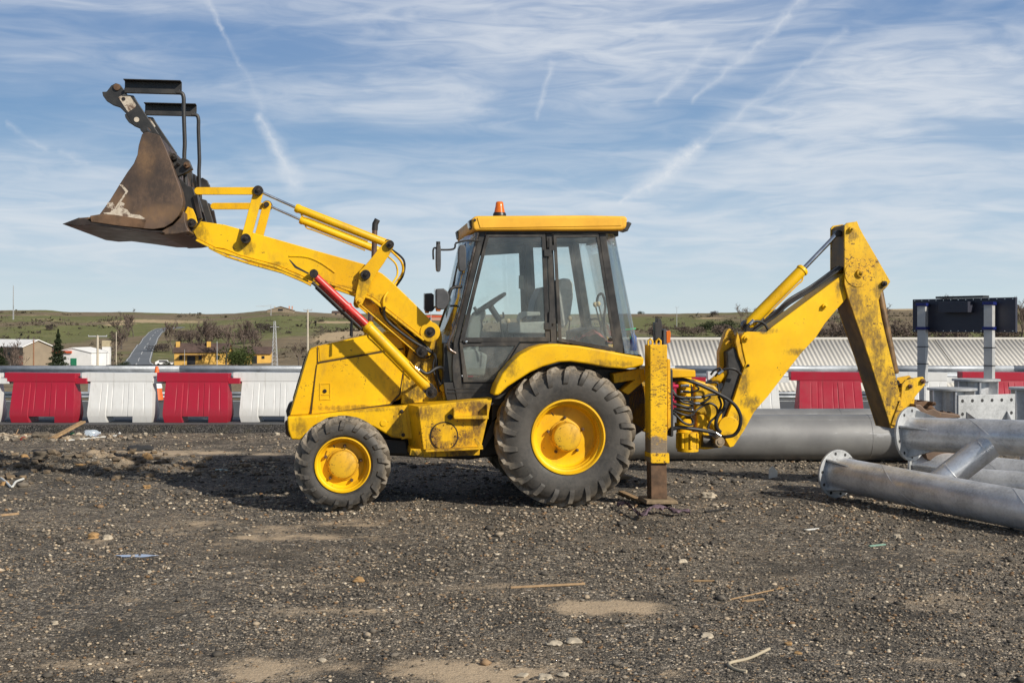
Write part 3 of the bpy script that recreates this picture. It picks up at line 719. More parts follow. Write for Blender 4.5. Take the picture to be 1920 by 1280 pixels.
for px, k_, pb in bl:
    Yd = (H-RZ)*F/(pb-CY); x0 = (px+67-CX)*Yd/F
    if k_ == 'R' and firstR is None: ob = firstR = protoR.build("water_barrier", BR, bevel=.012, smooth=50)
    elif k_ == 'W' and firstW is None: ob = firstW = protoW.build("water_barrier", BW, bevel=.012, smooth=50)
    else: ob = (firstR if k_ == 'R' else firstW).copy(); COL.objects.link(ob)
    ob.location = (x0, Yd+.2+random.uniform(-.05,.05), RZ+.003); ob.rotation_euler.z = random.uniform(-.05, .05)
    tag(ob, near_lab[px], 'barrier', 'plastic water barriers along the road edge')
# ------------------------------------------------------------------ traffic cone
def cone(px, py, lab, hh=.75):
    p = gp(px, py); Yd = (H-RZ)*F/(py-CY); root = empty("traffic_cone", ((px-CX)*Yd/F, Yd, RZ+.004)); tag(root, lab, 'traffic cone')
    OR = simple("cone_orange", (.75,.13,.02), .5, 0, .15, 8, .05); WHT = simple("cone_white", (.75,.75,.73), .5, 0, .1, 8, .02)
    mb = MB(); k = hh/.75
    mb.lathe([(.002,.75*k),(.03*k,.75*k),(.04*k,.70*k),(.14*k,.03*k)], axis='Z', seg=24); mb.build("body", OR, root)
    mb = MB(); mb.lathe([(.088*k,.43*k),(.118*k,.28*k),(.112*k,.28*k),(.08*k,.43*k)], axis='Z', seg=24, closed=True); mb.build("reflective_band", WHT, root)
    mb = MB(); mb.box((0,0,.015), (.38*k,.38*k,.03)); mb.build("base", PLA, root, bevel=.006)
cone(294, 752, 'orange and white traffic cone behind the gap left of the red barrier', .80)
# ================================================================== vegetation
BARK = simple("bare_bark", (.10,.082,.068), .9, 0, .3, 2, 0); TWIG = simple("twig_brown", (.115,.085,.068), .95, 0, .35, .6, 0); BUSHP = simple("dark_twigs", (.055,.040,.038), .95, 0, .35, .6, 0)
def leafmat(name, a, b):
    m, t = newmat(name); n = t.noise(t.obj, 1.4, 5, .7); n2 = t.noise(t.obj, 9, 2)
    t.put(t.bs.inputs['Base Color'], t.mix(t.mr(t.m('ADD', t.m('MULTIPLY', n, .6), t.m('MULTIPLY', n2, .4)), .35, .65), a, b)); t.bs.inputs['Roughness'].default_value = .8; t.bs.inputs['Specular IOR Level'].default_value = .15; return m
LEAF = leafmat("evergreen_leaf", (.022,.036,.012), (.075,.095,.028)); LEAFD = leafmat("dark_leaf", (.016,.024,.012), (.042,.055,.024))
def bare_parts(seed, h, spread=.5, levels=5, rt=.02):
    r = random.Random(seed); tr = MB(); cr = MB()
    def grow(p, d, L, rad, lev):
        npt = 3; pts = [p]; q = p; dd = d
        for i in range(npt):
            dd = (dd+Vector((r.uniform(-1,1), r.uniform(-1,1), r.uniform(-.3,.6)))*.16).normalized(); q = q+dd*L/npt; pts.append(q)
        (tr if lev == 0 else cr).tube(pts, [rad*(1-.4*i/npt) for i in range(npt+1)], 5 if lev == 0 else 3, False)
        if lev >= levels: return
        k = r.choice([3,4]) if lev < 3 else r.choice([2,3,3])
        for i in range(k):
            t_ = r.uniform(.35, 1) if i else 1; b = pts[0].lerp(pts[-1], t_) if t_ < 1 else pts[-1]
            side = Vector((r.uniform(-1,1), r.uniform(-1,1), r.uniform(-.1,.5))).normalized()
            nd = (dd*(1-spread)+side*spread*1.15+Vector((0,0,.18))).normalized()
            grow(b, nd, L*r.uniform(.55,.82), max(rad*.58, h*.0042), lev+1)
    grow(Vector((0,0,0)), Vector((0,0,1)), h*.30, h*rt, 0)
    return tr, cr
def bare_tree(seed, h, **k):
    tr, cr = bare_parts(seed, h, **k); root = empty("bare_tree"); tr.build("trunk", BARK, root, smooth=0, weld=False); cr.build("crown", TWIG, root, smooth=0, weld=False); return root
def clump(n, rx, ry, rz, seed, size, hollow=.35, lobes=7, cone=False):
    r = random.Random(seed); mb = MB(); lb = [(Vector((r.uniform(-.6,.6)*rx, r.uniform(-.6,.6)*ry, r.uniform(.3,.75)*rz*1.3)), r.uniform(.35,.6)) for _ in range(lobes)]
    for i in range(n):
        if cone:
            z = r.random()**1.35; rad = (1-z)*(.75+.25*math.sin(z*40)+r.uniform(-.15,.12)); a = r.random()*6.283; q = rad*r.uniform(.35,1)
            p = Vector((math.cos(a)*q*rx, math.sin(a)*q*ry, z*rz*2+.1*rz))
        else:
            c_, s_ = r.choice(lb); d = Vector((r.gauss(0,1), r.gauss(0,1), r.gauss(0,1))).normalized()*r.uniform(hollow,1)**.6*s_
            p = c_+Vector((d.x*rx, d.y*ry, d.z*rz)); p.z = max(p.z, .02)
        sz = size*r.uniform(.6,1.4); a = Vector((r.gauss(0,1), r.gauss(0,1), r.gauss(0,1))).normalized()*sz; b = Vector((r.gauss(0,1), r.gauss(0,1), r.gauss(0,1))).normalized()*sz
        k = mb.addv([p-a*.5, p+b*.6, p+a*.5, p-b*.3]); mb.face([k, k+1, k+2, k+3])
    return mb
def place(root, px, py, lo=60, z0=0, rz=None, sc=1, lab=None, cat='tree', group=None, D=None):
    if D: x = (px-CX)*D/F; p = Vector((x, D, ths(x, D)))
    else: p = solve(px, py, lo)
    root.location = p+Vector((0,0,z0-.1)); root.scale = (sc, sc, sc); root.rotation_euler.z = random.uniform(0, 6.28) if rz is None else rz
    tag(root, lab, cat, group); return p
TP = [bare_tree(s, 10, spread=sp_, rt=.017) for s, sp_ in ((3,.42), (12,.50), (25,.36))]
BTP = bare_tree(41, 7, spread=.62, levels=5, rt=.02)
used = set()
def btree(px, py, hpx, D=None, v=0, lab=None, group='bare winter trees'):
    src = TP[v] if v < 3 else BTP; key = v
    o_ = src if key not in used else copy_tree(src); used.add(key)
    if D is None: p0 = solve(px, py, 60); D = p0.y
    if py < 668: D = max(D, solve(px, py, 100).y)
    hh = H-(py-hpx-CY)*D/F-ths((px-CX)*D/F, D); place(o_, px, py, D=D, sc=hh/(9.2 if v < 3 else 6.6), lab=lab, group=group)
BT = [(212,668,70,330,0,'bare poplar by the foot of the climbing road, left side'), (228,655,88,420,1,'bare tree left of the climbing road, third from the sheds'), (238,640,60,520,2,'bare tree halfway up beside the climbing road'), (250,632,52,640,0,'pale bare tree crowning the crest above the climbing road'),
 (252,590,16,1250,1,'small pale bare tree on the skyline above the road'), (325,664,74,420,2,'bare tree right of the climbing road'), (345,668,80,400,1,'bare tree left of the yellow house roof'), (375,676,92,340,0,'tall bare tree behind the yellow house, left of two'), (392,668,84,380,2,'slender bare tree behind the yellow house'),
 (424,672,98,330,1,'tallest bare tree rising above the green pine'), (458,664,78,360,2,'bare tree directly above the green pine'), (478,668,70,360,0,'bare tree between green pine and lattice pylon'), (560,672,50,300,1,'bare thicket tree by the tall concrete pole'), (18,680,70,140,1,'bare tree in front of the long shed, at the left edge'),
 (40,684,44,120,0,'small bare tree in front of the long shed'), (100,668,36,260,2,'bare tree left of the dark conifer'), (1390,612,52,430,3,'spreading bare tree on the right skyline left of the boom'), (1428,606,42,460,3,'smaller bare tree on the skyline touching the boom cylinder'),
 (1664,612,52,260,3,'bare tree on the skyline right of the dipper'), (1700,640,54,150,1,'bare tree between the dipper and the dark panel'), (1790,612,70,260,0,'bare tree top showing over the dark panel'), (1890,640,96,150,1,'large bare tree at the right picture edge'), (1915,646,100,130,2,'bare tree cut off by the right picture edge'),
 (1496,640,52,170,0,'bare tree under the boom beside the shed roof'), (1530,642,60,160,2,'bare tree framed by boom and dipper, left'), (1560,642,64,150,1,'bare tree framed by boom and dipper, middle'), (1590,642,52,150,0,'bare tree framed by boom and dipper, right'), (1640,640,60,170,2,'bare tree just right of the dipper foot'),(1680,640,50,190,0,'slim bare tree left of the dark panel'),
 (1845,640,60,150,2,'bare tree behind the dark panel, right half'), (1745,640,50,170,1,'bare tree behind the dark panel, left half')]
for (px, py, hp_, D, v, lb) in BT: btree(px, py, hp_, D, v, lb)
bushP = clump(1500, 2.0, 2.0, 1.3, 5, .16); bushPm = bushP.build("bush", BUSHP, smooth=0, weld=False)
bushB = clump(1700, 2.4, 2.0, 1.2, 6, .15).build("bush", TWIG, smooth=0, weld=False)
bushG = clump(2600, 3.2, 2.4, 1.6, 8, .16).build("bush", LEAFD, smooth=0, weld=False)
fst = {'p': bushPm, 'b': bushB, 'g': bushG}; ub = set()
for (px, py, wpx, D, k_, lb) in [(77,606,9,None,'p','dark round shrub on the left hillside pasture'), (38,616,10,None,'p','dark shrub right of the shed ridge, up the slope'), (95,620,22,None,'p','wide dark shrub group above the dark conifer'), (150,618,8,None,'p','lone small shrub in the middle of the green slope'),
   (140,682,34,150,'p','dark purple bush below the white workshop, left one'), (170,682,30,150,'p','dark purple bush below the white workshop, right one'), (195,684,26,140,'p','dark bush beside the pale concrete pole'), (225,676,30,200,'g','green bush at the foot of the climbing road'),
   (215,640,30,None,'g','dark evergreen thicket above the square tower'), (60,684,40,110,'b','brown undergrowth behind the wooden pole'), (12,686,50,90,'b','brown undergrowth at the left picture edge'), (110,686,44,100,'b','brown undergrowth under the dark conifer'),
   (345,684,40,120,'b','brown undergrowth right of the traffic cone'), (395,686,44,110,'b','brown undergrowth in front of the yellow house'), (520,684,50,120,'g','green undergrowth at the foot of the lattice pylon'), (560,686,50,110,'b','brown undergrowth right of the lattice pylon'),
   (1340,592,18,None,'p','round bare bush on the right skyline'), (1204,586,15,None,'g','dark evergreen on the skyline beside the cab'), (1232,597,9,None,'p','tiny round bush above the black lamp bracket'), (1330,622,50,300,'g','broad dark green bush on the slope, left one'), (1370,624,60,280,'g','broad dark green bush on the slope, right one'),
   (1300,632,50,180,'b','brown brush above the shed roof, left end'), (1350,634,60,170,'b','brown brush above the shed roof below the green bushes'), (1400,636,50,160,'b','brown brush beside the boom foot'), (1240,634,60,180,'b','brown brush beside the stabiliser leg top'),
   (1500,640,60,140,'b','brown brush framed by the boom, left end'), (1550,638,60,130,'b','brown brush framed by boom and dipper, middle'), (1600,640,70,130,'b','brown brush framed by boom and dipper, right end'), (1650,640,70,140,'b','brown brush right of the dipper'), (1700,640,60,130,'b','brown brush left of the dark panel foot'),
   (1780,644,70,120,'b','brown brush below the dark panel'), (1870,644,70,120,'b','brown brush right of the right sign post'), (1450,596,40,400,'b','brown scrub line on the right skyline'), (1410,604,26,380,'p','dark scrub on the right slope beside the boom'), (500,624,40,None,'p','dark scrub on the hillside left of the lattice pylon'), (541,626,12,None,'p','small dark bush on the green hillside'), (602,604,12,None,'p','small dark bush near the hilltop scar'),
   (300,660,36,400,'p','dark thicket on the right flank of the climbing road'), (318,676,24,300,'g','evergreen thicket left of the yellow house'), (355,640,50,480,'b','brown woodland patch above the yellow house, left'), (410,640,60,480,'b','brown woodland patch above the yellow house, middle'), (470,644,60,470,'b','brown woodland patch above the yellow house, right')]:
    src = fst[k_]; o_ = src if k_ not in ub else src.copy()
    if k_ in ub: COL.objects.link(o_)
    ub.add(k_)
    if D is None or py < 670: D = solve(px, py, 100).y
    place(o_, px, py, D=D, sc=wpx*D/F/(3.6 if k_ != 'g' else 5.2), lab=lb, cat='bush', group='bushes and undergrowth')
# conifer and pine
def tree2(name, crown, trunk_h, rt, mat, px, py, D, sc, lab):
    root = empty(name); crown.build("crown", mat, root, smooth=0, weld=False); mb = MB(); mb.tube([(0,0,-.3),(.05,0,trunk_h*.5),(0,.04,trunk_h)], [rt,rt*.8,rt*.4], 7); mb.build("trunk", BARK, root)
    place(root, px, py, D=D, sc=sc, lab=lab)
tree2("conifer", clump(5200, 2.2, 2.2, 3.3, 9, .22, cone=True), 5.5, .14, LEAFD, 109, 682, 220, .98, 'dark conical conifer between the long shed and the white workshop')
tree2("pine_tree", clump(6500, 3.6, 3.6, 3.4, 10, .22, lobes=11), 3.4, .16, LEAF, 450, 684, 200, .88, 'round green pine in front of the yellow house')
tree2("conifer", clump(3000, 1.6, 1.6, 1.9, 19, .2, cone=True), 3, .1, LEAFD, 3, 660, 220, .9, 'dark conifer cut off at the left edge by the long shed')
# ================================================================== buildings of the valley
WALLW = simple("white_render", (.78,.77,.74), .8, 0, .06, .4, 0); WALLY = simple("ochre_render", (.70,.42,.10), .85, 0, .12, .5, 0, .3, .3, (.3,.2,.1)); WALLT = simple("tan_render", (.25,.20,.14), .85, 0, .12, .4, 0)
ROOFB = simple("brown_tiles", (.085,.055,.045), .85, 0, .3, .8, 0); REDT = simple("red_band", (.55,.09,.03), .6, 0, .1, 1, 0); DGLASS = simple("dark_opening", (.02,.02,.022), .4, 0, .2, 1, 0); GRND = simple("green_door", (.02,.20,.10), .6, 0, .1, 1, 0); STONE = simple("stone_wall", (.27,.21,.15), .9, 0, .25, 1.5, 0); PINKH = simple("pink_render", (.50,.28,.20), .85, 0, .1, .5, 0)
def hroot(name, px, py, D, rz, lab, cat='building'):
    x = (px-CX)*D/F; z = min(ths(x, D), H-(py-CY)*D/F); r_ = empty(name, (x, D, z), rz); tag(r_, lab, cat); return r_
def gable(root, w, d, h, rh, wall, roofm, ov=.4, ridge='x', z0=-2.5):
    mb = MB()
    if ridge == 'x': pr = [(-d/2,z0),(d/2,z0),(d/2,h),(0,h+rh),(-d/2,h)]; mb.extr([(-w/2,a,b) for a, b in pr], [(w/2,a,b) for a, b in pr])
    else: pr = [(-w/2,z0),(w/2,z0),(w/2,h),(0,h+rh),(-w/2,h)]; mb.extr([(a,-d/2,b) for a, b in pr], [(a,d/2,b) for a, b in pr])
    mb.build("wall", wall, root, smooth=0); mb = MB(); hw = (d if ridge == 'x' else w)/2; th_ = .18; k = rh/hw
    pr = [(-hw-ov,h-ov*k+.02),(0,h+rh+.02),(hw+ov,h-ov*k+.02),(hw+ov,h-ov*k+th_),(0,h+rh+th_+.02),(-hw-ov,h-ov*k+th_)]
    ln = (w if ridge == 'x' else d)/2+ov
    if ridge == 'x': mb.extr([(-ln,a,b) for a, b in pr], [(ln,a,b) for a, b in pr])
    else: mb.extr([(a,-ln,b) for a, b in pr], [(a,ln,b) for a, b in pr])
    return mb.build("roof", roofm, root, smooth=0)
def opening(root, name, x, z, w_, h_, d, m_): mb = MB(); mb.box((x, -d/2-.03, z), (w_, .12, h_)); mb.build(name, m_, root)
# long shed with white roof
r_ = hroot("warehouse", 34, 683, 260, R(-38), 'long warehouse with bright white roof and tan wall, far left'); gable(r_, 15, 6.5, 4.4, 1.3, WALLT, WALLW)
for x in (-5,-1.5,2,5.5): opening(r_, "window", x, 2.6, 1.0, 1.0, 6.5, DGLASS)
opening(r_, "door", 6.4, 1.2, 1.6, 2.6, 6.5, REDT)
r_ = hroot("workshop", 153, 680, 300, R(-8), 'white workshop with red fascia band and green door'); gable(r_, 9.6, 9, 3.4, 1.1, WALLW, WALLW, .2, 'y')
opening(r_, "door", .3, .9, 1.5, 2.4, 9, GRND); mb = MB(); mb.box((-3.2,-4.75,3.6), (6.2,.3,.55)); mb.build("fascia", REDT, r_)
r_ = hroot("tower", 200, 666, 330, R(6), 'narrow square white tower with tan top beside the workshop'); mb = MB(); mb.box((0,0,1.5), (1.9,2.2,7.0)); mb.build("wall", WALLW, r_); mb = MB(); mb.box((0,0,5.8), (1.96,2.26,1.7)); mb.build("upper_wall", simple("tan_panel", (.45,.38,.24), .8, 0, .1, 1, 0), r_); opening(r_, "window", .2, 1.2, .8, 1.2, 2.2, GRND)
r_ = hroot("farmhouse", 381, 680, 340, R(4), 'long ochre farmhouse with dark tiled roof behind bare trees'); rf = gable(r_, 14.4, 7, 3.6, 2.2, WALLY, ROOFB)
for x in (-6.6, 1.8): mb = MB(); mb.box((x,-1.4,5.4), (1.0,.8,2.0)); mb.build("chimney", WALLY, rf)
for x in (-5.4,-.2,4.6): opening(r_, "window", x, 2.0, .9, 1.1, 7, DGLASS)
opening(r_, "door", -2.6, 1.2, 2.2, 2.6, 7, DGLASS); mb = MB(); mb.box((-2,-4.4,2.75), (7,1.9,.15)); mb.build("awning", ROOFB, r_)
r_ = hroot("outbuilding", 484, 676, 350, R(4), 'smaller ochre outbuilding right of the green pine'); gable(r_, 7.5, 6, 2.9, 1.7, WALLY, ROOFB); opening(r_, "door", -.6, 1.2, 1.4, 2.2, 6, DGLASS); opening(r_, "window", 1.8, 1.8, .8, .8, 6, DGLASS)
r_ = hroot("hilltop_house", 527, 585, 1280, R(5), 'tan hilltop house with wide gable and two chimneys under the crane'); rf = gable(r_, 27, 14, 1.8, 4.0, WALLT, simple("tan_tiles", (.30,.20,.13), .8, 0, .1, .3, 0), .8, 'y')
for x in (8.5, 11.5): mb = MB(); mb.box((x,0,4.6), (1.3,1.3,3.4)); mb.build("chimney", PINKH, rf)
opening(r_, "window", 0, 2.2, 5, 2.2, 14, DGLASS)
r_ = hroot("hilltop_house", 637, 587, 1280, R(-4), 'low stone house on the skyline behind the red lift rod'); gable(r_, 15, 10, 3, 1.8, STONE, ROOFB); opening(r_, "window", -3, 1.5, 2, 1.4, 10, DGLASS); opening(r_, "window", 3, 1.5, 2, 1.4, 10, DGLASS)
r_ = hroot("brick_house", 812, 589, 1150, R(3), 'pink walled low house on the hill behind the work lamps'); gable(r_, 19, 9, 2.6, 1.5, PINKH, REDT); opening(r_, "window", -3, 1.2, 2, 1.4, 9, DGLASS)
# parked vehicles of the valley, tiny
def tiny_car(px, py, D, rz, col, lab):
    r_ = hroot("parked_car", px, py, D, rz, lab, 'car'); mb = MB(); mb.extr([(-2.1,-.85,.35),(2.1,-.85,.35),(2.15,-.85,.8),(1.3,-.8,.9),(.7,-.7,1.4),(-1.3,-.7,1.42),(-2.1,-.8,.95)], [(-2.1,.85,.35),(2.1,.85,.35),(2.15,.85,.8),(1.3,.8,.9),(.7,.7,1.4),(-1.3,.7,1.42),(-2.1,.8,.95)]); mb.build("body", col, r_, bevel=.05)
    mb = MB(); mb.extr([(-1.2,-.83,.95),(.95,-.83,.95),(.6,-.75,1.32),(-1.15,-.75,1.34)], [(-1.2,.83,.95),(.95,.83,.95),(.6,.75,1.32),(-1.15,.75,1.34)]); mb.build("window", DGLASS, r_)
    for x in (-1.3,1.3):
        for y in (-.8,.8): mb = MB(); mb.cyl((x,y-.1,.33), (x,y+.1,.33), .33); mb.build("wheel", RUB, r_)
tiny_car(308, 682, 300, R(10), WALLW, 'small white car parked between the climbing road and the farmhouse')
# crane, masts and poles
GM = simple("pole_grey", (.42,.43,.44), .6, 0, .1, 2, 0); CONC = simple("pole_concrete", (.50,.44,.34), .8, 0, .1, 2, 0); WOODP = simple("pole_wood", (.26,.13,.07), .85, 0, .15, 3, 0)
def lattice(mb, h, b0, b1, r, n):
    P = [[Vector((sx*(b0+(b1-b0)*k/n)/2, sy*(b0+(b1-b0)*k/n)/2, h*k/n)) for sx, sy in ((-1,-1),(1,-1),(1,1),(-1,1))] for k in range(n+1)]
    for k in range(n):
        for i in range(4):
            j = (i+1) % 4; mb.tube([P[k][i], P[k+1][i]], r, 4); mb.tube([P[k][i], P[k+1][j]], r*.7, 4)
            mb.tube([P[k+1][i], P[k+1][j]], r*.7, 4)
r_ = hroot("pylon", 515, 672, 280, R(20), 'white lattice pylon standing right of the ochre outbuilding', 'pylon'); mb = MB(); lattice(mb, 10.6, 1.3, .35, .05, 12); mb.build("mast", GM, r_)
mb = MB(); mb.tube([(-1.0,0,9.3),(1.0,0,9.3)], .06, 4); mb.build("crossarm", GM, r_)
def pole(px, py, top, D, r, mat, lab, arm=None, name="utility_pole", cat='pole'):
    r_ = hroot(name, px, py, D, 0, lab, cat); h_ = H-(top-CY)*D/F-r_.location.z; mb = MB(); mb.tube([(0,0,-1),(0,0,h_)], [r,r*.75], 8); mb.build("post", mat, r_)
    if arm:
        a0, a1, zz = arm; mb = MB(); mb.tube([(a0*D/F,0,h_-zz*D/F),(a1*D/F,0,h_-zz*D/F)], r*.45, 6)
        for x in (a0, (a0+a1)/2, a1): mb.tube([(x*D/F,0,h_-zz*D/F),(x*D/F,0,h_+(2.5-zz)*D/F)], r*.35, 5)
        mb.build("crossarm", GM, r_)
pole(577, 655, 581, 210, .19, CONC, 'tall concrete utility pole with crossarm left of the raised arm', (-7,8,.5))
pole(183, 690, 629, 130, .15, CONC, 'pale thick concrete pole in front of the white workshop', (-17,17,1.5))
pole(63, 690, 637, 110, .08, WOODP, 'reddish wooden pole in front of the long warehouse', (-3,3,2))
pole(218, 676, 622, 300, .12, CONC, 'thin pole standing left of the climbing road')
pole(407, 684, 640, 170, .05, GM, 'thin grey lamp post in front of the farmhouse', name="lamp_post", cat='lamp post')
pole(346, 672, 655, 300, .06, GM, 'short road sign pole by the farmhouse', name="lamp_post", cat='lamp post')
pole(1269, 590, 576, 900, .2, GM, 'tiny power pole on the right skyline beside the lamp bracket', (-3,3,.5))
pole(808, 589, 560, 300, .10, GM, 'power pole on the skyline above the work lamps', (-6,6,2))
r_ = hroot("radio_mast", 25, 583, 1000, 0, 'very thin tall radio mast on the left skyline', 'mast'); mb = MB(); lattice(mb, 28, .7, .3, .10, 14); mb.build("mast", GM, r_)
r_ = hroot("tower_crane", 508, 586, 1150, R(8), 'tower crane on the skyline left of the tan hilltop house', 'crane'); mb = MB(); lattice(mb, 8.5, .9, .9, .10, 6); mb.build("mast", GM, r_); mb = MB()
for a, b in (((-14,0,8.4),(4,0,8.4)),((-14,0,8.9),(0,0,9.4)),((0,0,8.4),(0,0,10.2)),((0,0,10.2),(4,0,8.4)),((0,0,10.2),(-8,0,8.5))): mb.tube([a, b], .12, 4)
for k in range(14): mb.tube([(-k,0,8.4),(-k-.5,0,9.1)], .06, 4)
mb.build("jib", GM, r_); mb = MB(); mb.box((3.5,0,8.0), (1.2,.8,1.2)); mb.build("counterweight", CONC, r_)
# ================================================================== corrugated shed beyond the road
m, t = newmat("corrugated_sheet"); o = t.obj
n = t.noise(t.mapv(o, (1,1,1)), .8, 7, .65); n2 = t.noise(t.mapv(o, (6,1,1)), 2, 5, .6)
c = t.mix(n, (.46,.44,.39), (.66,.63,.57)); c = t.mix(t.mr(n2, .5, .8, 0, .35), c, (.33,.31,.27)); bk = t.m('LESS_THAN', t.sep(t.add('ShaderNodeTexBrick').outputs['Color'])[0], 2)
t.put(t.bs.inputs['Base Color'], c); t.bs.inputs['Roughness'].default_value = .8; CORR = m
shed = empty("industrial_shed", (14, 49, -4)); tag(shed, 'low industrial shed with long corrugated grey roof beyond the guardrail', 'shed')
def corr(x0, x1, y0, z0, y1, z1, lift):
    n = int((x1-x0)/.177)*8; xx = np.linspace(x0, x1, n+1); mb = MB(); nrm = Vector((0, -(z1-z0), (y1-y0))).normalized()
    if nrm.z < 0: nrm = -nrm
    rows = []
    for k in range(3):
        f_ = k/2; rows.append(mb.addv([Vector((x, y0+(y1-y0)*f_, z0+(z1-z0)*f_))+nrm*(.017*math.cos(2*math.pi*x/.177)+lift) for x in xx]))
    for k in range(2):
        for i in range(n): mb.face([rows[k]+i, rows[k]+i+1, rows[k+1]+i+1, rows[k+1]+i])
    ob = mb.build("roof", CORR, shed, smooth=80, weld=False); sm = ob.modifiers.new('s', 'SOLIDIFY'); sm.thickness = .008
zr, ze = 1.37+4, -.55+4
segs_ = [(-13,-4,0),(-4,.9,.03),(.9,3.4,.0),(3.4,6.9,.05),(6.9,10.6,.01),(10.6,16,.04)]
for a, b, l_ in segs_: corr(a, b, 1.5, zr-l_*.3, -2.6, ze-l_*.3, l_)
corr(-13, 16, 1.5, zr, 5.6, ze, -.02)
mb = MB(); mb.box((1.5, 1.4, (ze+.1)/2-.3), (28.6, 7.2, ze)); mb.build("wall", WALLW, shed)
mb = MB(); mb.tube([(-13.1,1.5,zr+.03),(16,1.5,zr+.03)], .07, 8); mb.build("ridge_cap", CORR, shed)
# ================================================================== the backhoe loader
TH = math.atan(320/F); UD = Vector((math.cos(TH), math.sin(TH), 0)); VD = Vector((-math.sin(TH), math.cos(TH), 0))
Y0 = 12.62; ORG = Vector(((1066-CX)*Y0/F, Y0, 0))      # outer face of the near rear tyre, on the ground below its axle
machine = empty("backhoe_loader", ORG, TH); tag(machine, 'yellow backhoe loader with raised front bucket and folded digging arm', 'backhoe loader')
CAMP = Vector((0, 0, H)); VW = 2.30; VC = VW/2
def M(px, py, v):
    # machine coordinates (length u, width v, height w) of the point of the plane v = const that the photo shows at px, py
    d = Vector(((px-CX)/F, 1, -(py-CY)/F)); tt = (v+VD.dot(ORG-CAMP))/VD.dot(d); p = CAMP+d*tt; q = p-ORG
    return Vector((q.dot(UD), v, p.z))
def sc_(v): return (Y0+v)/F        # metres per picture pixel, roughly, on that plane
def pris(mb, pts, v0, v1, vref=None):
    P = [M(a, b, v0 if vref is None else vref) for a, b in pts]
    return mb.extr([(p.x, v0, p.z) for p in P], [(p.x, v1, p.z) for p in P])
def part(name, mat, pts, v0, v1, parent=None, bevel=.006, mirror=False, vref=None, **k):
    mb = MB(); pris(mb, pts, v0, v1, vref); o_ = mb.build(name, mat, parent or machine, bevel=bevel, **k)
    return o_
def flip(v0, v1): return VW-v1, VW-v0
def mpart(name, mat, pts, v0, v1, vref=None, **k):
    a = part(name, mat, pts, v0, v1, **k); f0, f1 = flip(v0, v1)
    P = [M(x, y, v0) for x, y in pts]; mb = MB(); mb.extr([(p.x, f0, p.z) for p in P], [(p.x, f1, p.z) for p in P]); b = mb.build(name, mat, k.get('parent') or machine, bevel=k.get('bevel', .006)); return a, b
def rng_(mb, o, i, v0, v1, vref=None):
    vr = v0 if vref is None else vref
    O = [M(a, b, vr) for a, b in o]; I = [M(a, b, vr) for a, b in i]
    return mb.ring([(p.x,v0,p.z) for p in O], [(p.x,v0,p.z) for p in I], [(p.x,v1,p.z) for p in O], [(p.x,v1,p.z) for p in I])
def pin(px, py, v0, v1, rpx, mat=None, name="pin", parent=None, bolt=True, vref=None):
    c_ = M(px, py, v0 if vref is None else vref); r_ = rpx*sc_(v0); mb = MB()
    mb.cyl((c_.x, v0, c_.z), (c_.x, v1, c_.z), r_, seg=28)
    if bolt: mb.cyl((c_.x, v0-.018, c_.z), (c_.x, v0, c_.z), r_*.5, seg=6); mb.cyl((c_.x, v0-.028, c_.z), (c_.x, v0-.018, c_.z), r_*.25, seg=12)
    return mb.build(name, mat or PIN, parent or machine, bevel=.004)
def shift(obj, dv): c_ = obj.copy(); COL.objects.link(c_); c_.location.y += dv; return c_
def hose(pts, r, mat=None, name="hose", parent=None, n=8):
    P = spline([M(a, b, v) for a, b, v in pts], n); return MB().tube(P, r, 10).build(name, mat or RUB, parent or machine, smooth=60)

def SP(px, py, v, rx, ry): c_ = M(px, py, v); k = (Y0+v)/F; return (c_.x, c_.z, rx*k, ry*k)
stains(Y, [SP(681,538,.42,12,22), SP(462,462,.45,13,14), SP(733,470,.42,8,10), SP(798,652,.45,22,20), SP(592,530,.46,18,10), SP(372,440,.46,16,20), SP(700,560,.46,24,9), SP(660,765,.61,70,5), SP(745,745,.61,12,22), SP(760,752,.46,40,8),
    SP(560,800,.46,12,18), SP(640,541,.46,30,5), SP(500,495,.46,40,4), SP(806,738,.3,14,14), SP(1140,682,.02,40,7), SP(960,690,.02,16,16), SP(1310,760,1,20,40), SP(1340,740,1,20,30), SP(745,790,.45,10,36), SP(1366,830,.97,16,16)], k=.62)
stains(YW, [SP(800,775,.1,20,12), SP(880,762,.1,40,10), SP(833,835,.1,40,8), SP(870,822,.1,24,14), SP(895,790,.1,12,30), SP(815,815,.1,10,22)], (.09,.045,.02), .9)
stains(YH, [SP(770,735,.62,26,26), SP(815,700,.62,14,50), SP(790,680,.62,22,22), SP(780,855,.13,20,10), SP(860,850,.13,40,7)])
stains(YB, [SP(1396,720,.97,12,30), SP(1405,752,.97,18,12), SP(1384,800,.97,14,22), SP(1575,530,.97,10,24), SP(1440,620,.97,20,6), SP(1500,660,.97,30,6), SP(1420,768,.97,14,8)], (.10,.07,.025), .8)
stains(YD, [SP(1645,670,.92,14,50), SP(1665,740,.92,18,46), SP(1625,600,.92,18,40), SP(1605,560,.92,14,30), SP(1650,545,.92,12,14), SP(1597,440,.92,12,10), SP(1680,785,.92,14,18)], (.10,.065,.025), .85)
stains(BUC, [SP(284,262,0,22,18), SP(300,345,0,30,40), SP(250,330,0,20,40), SP(330,420,0,20,30), SP(240,390,0,40,16)], (.035,.026,.022), .8)
stains(BUC, [SP(270,300,0,16,30), SP(300,400,0,40,14), SP(225,385,0,18,18)], (.26,.15,.07), .5)
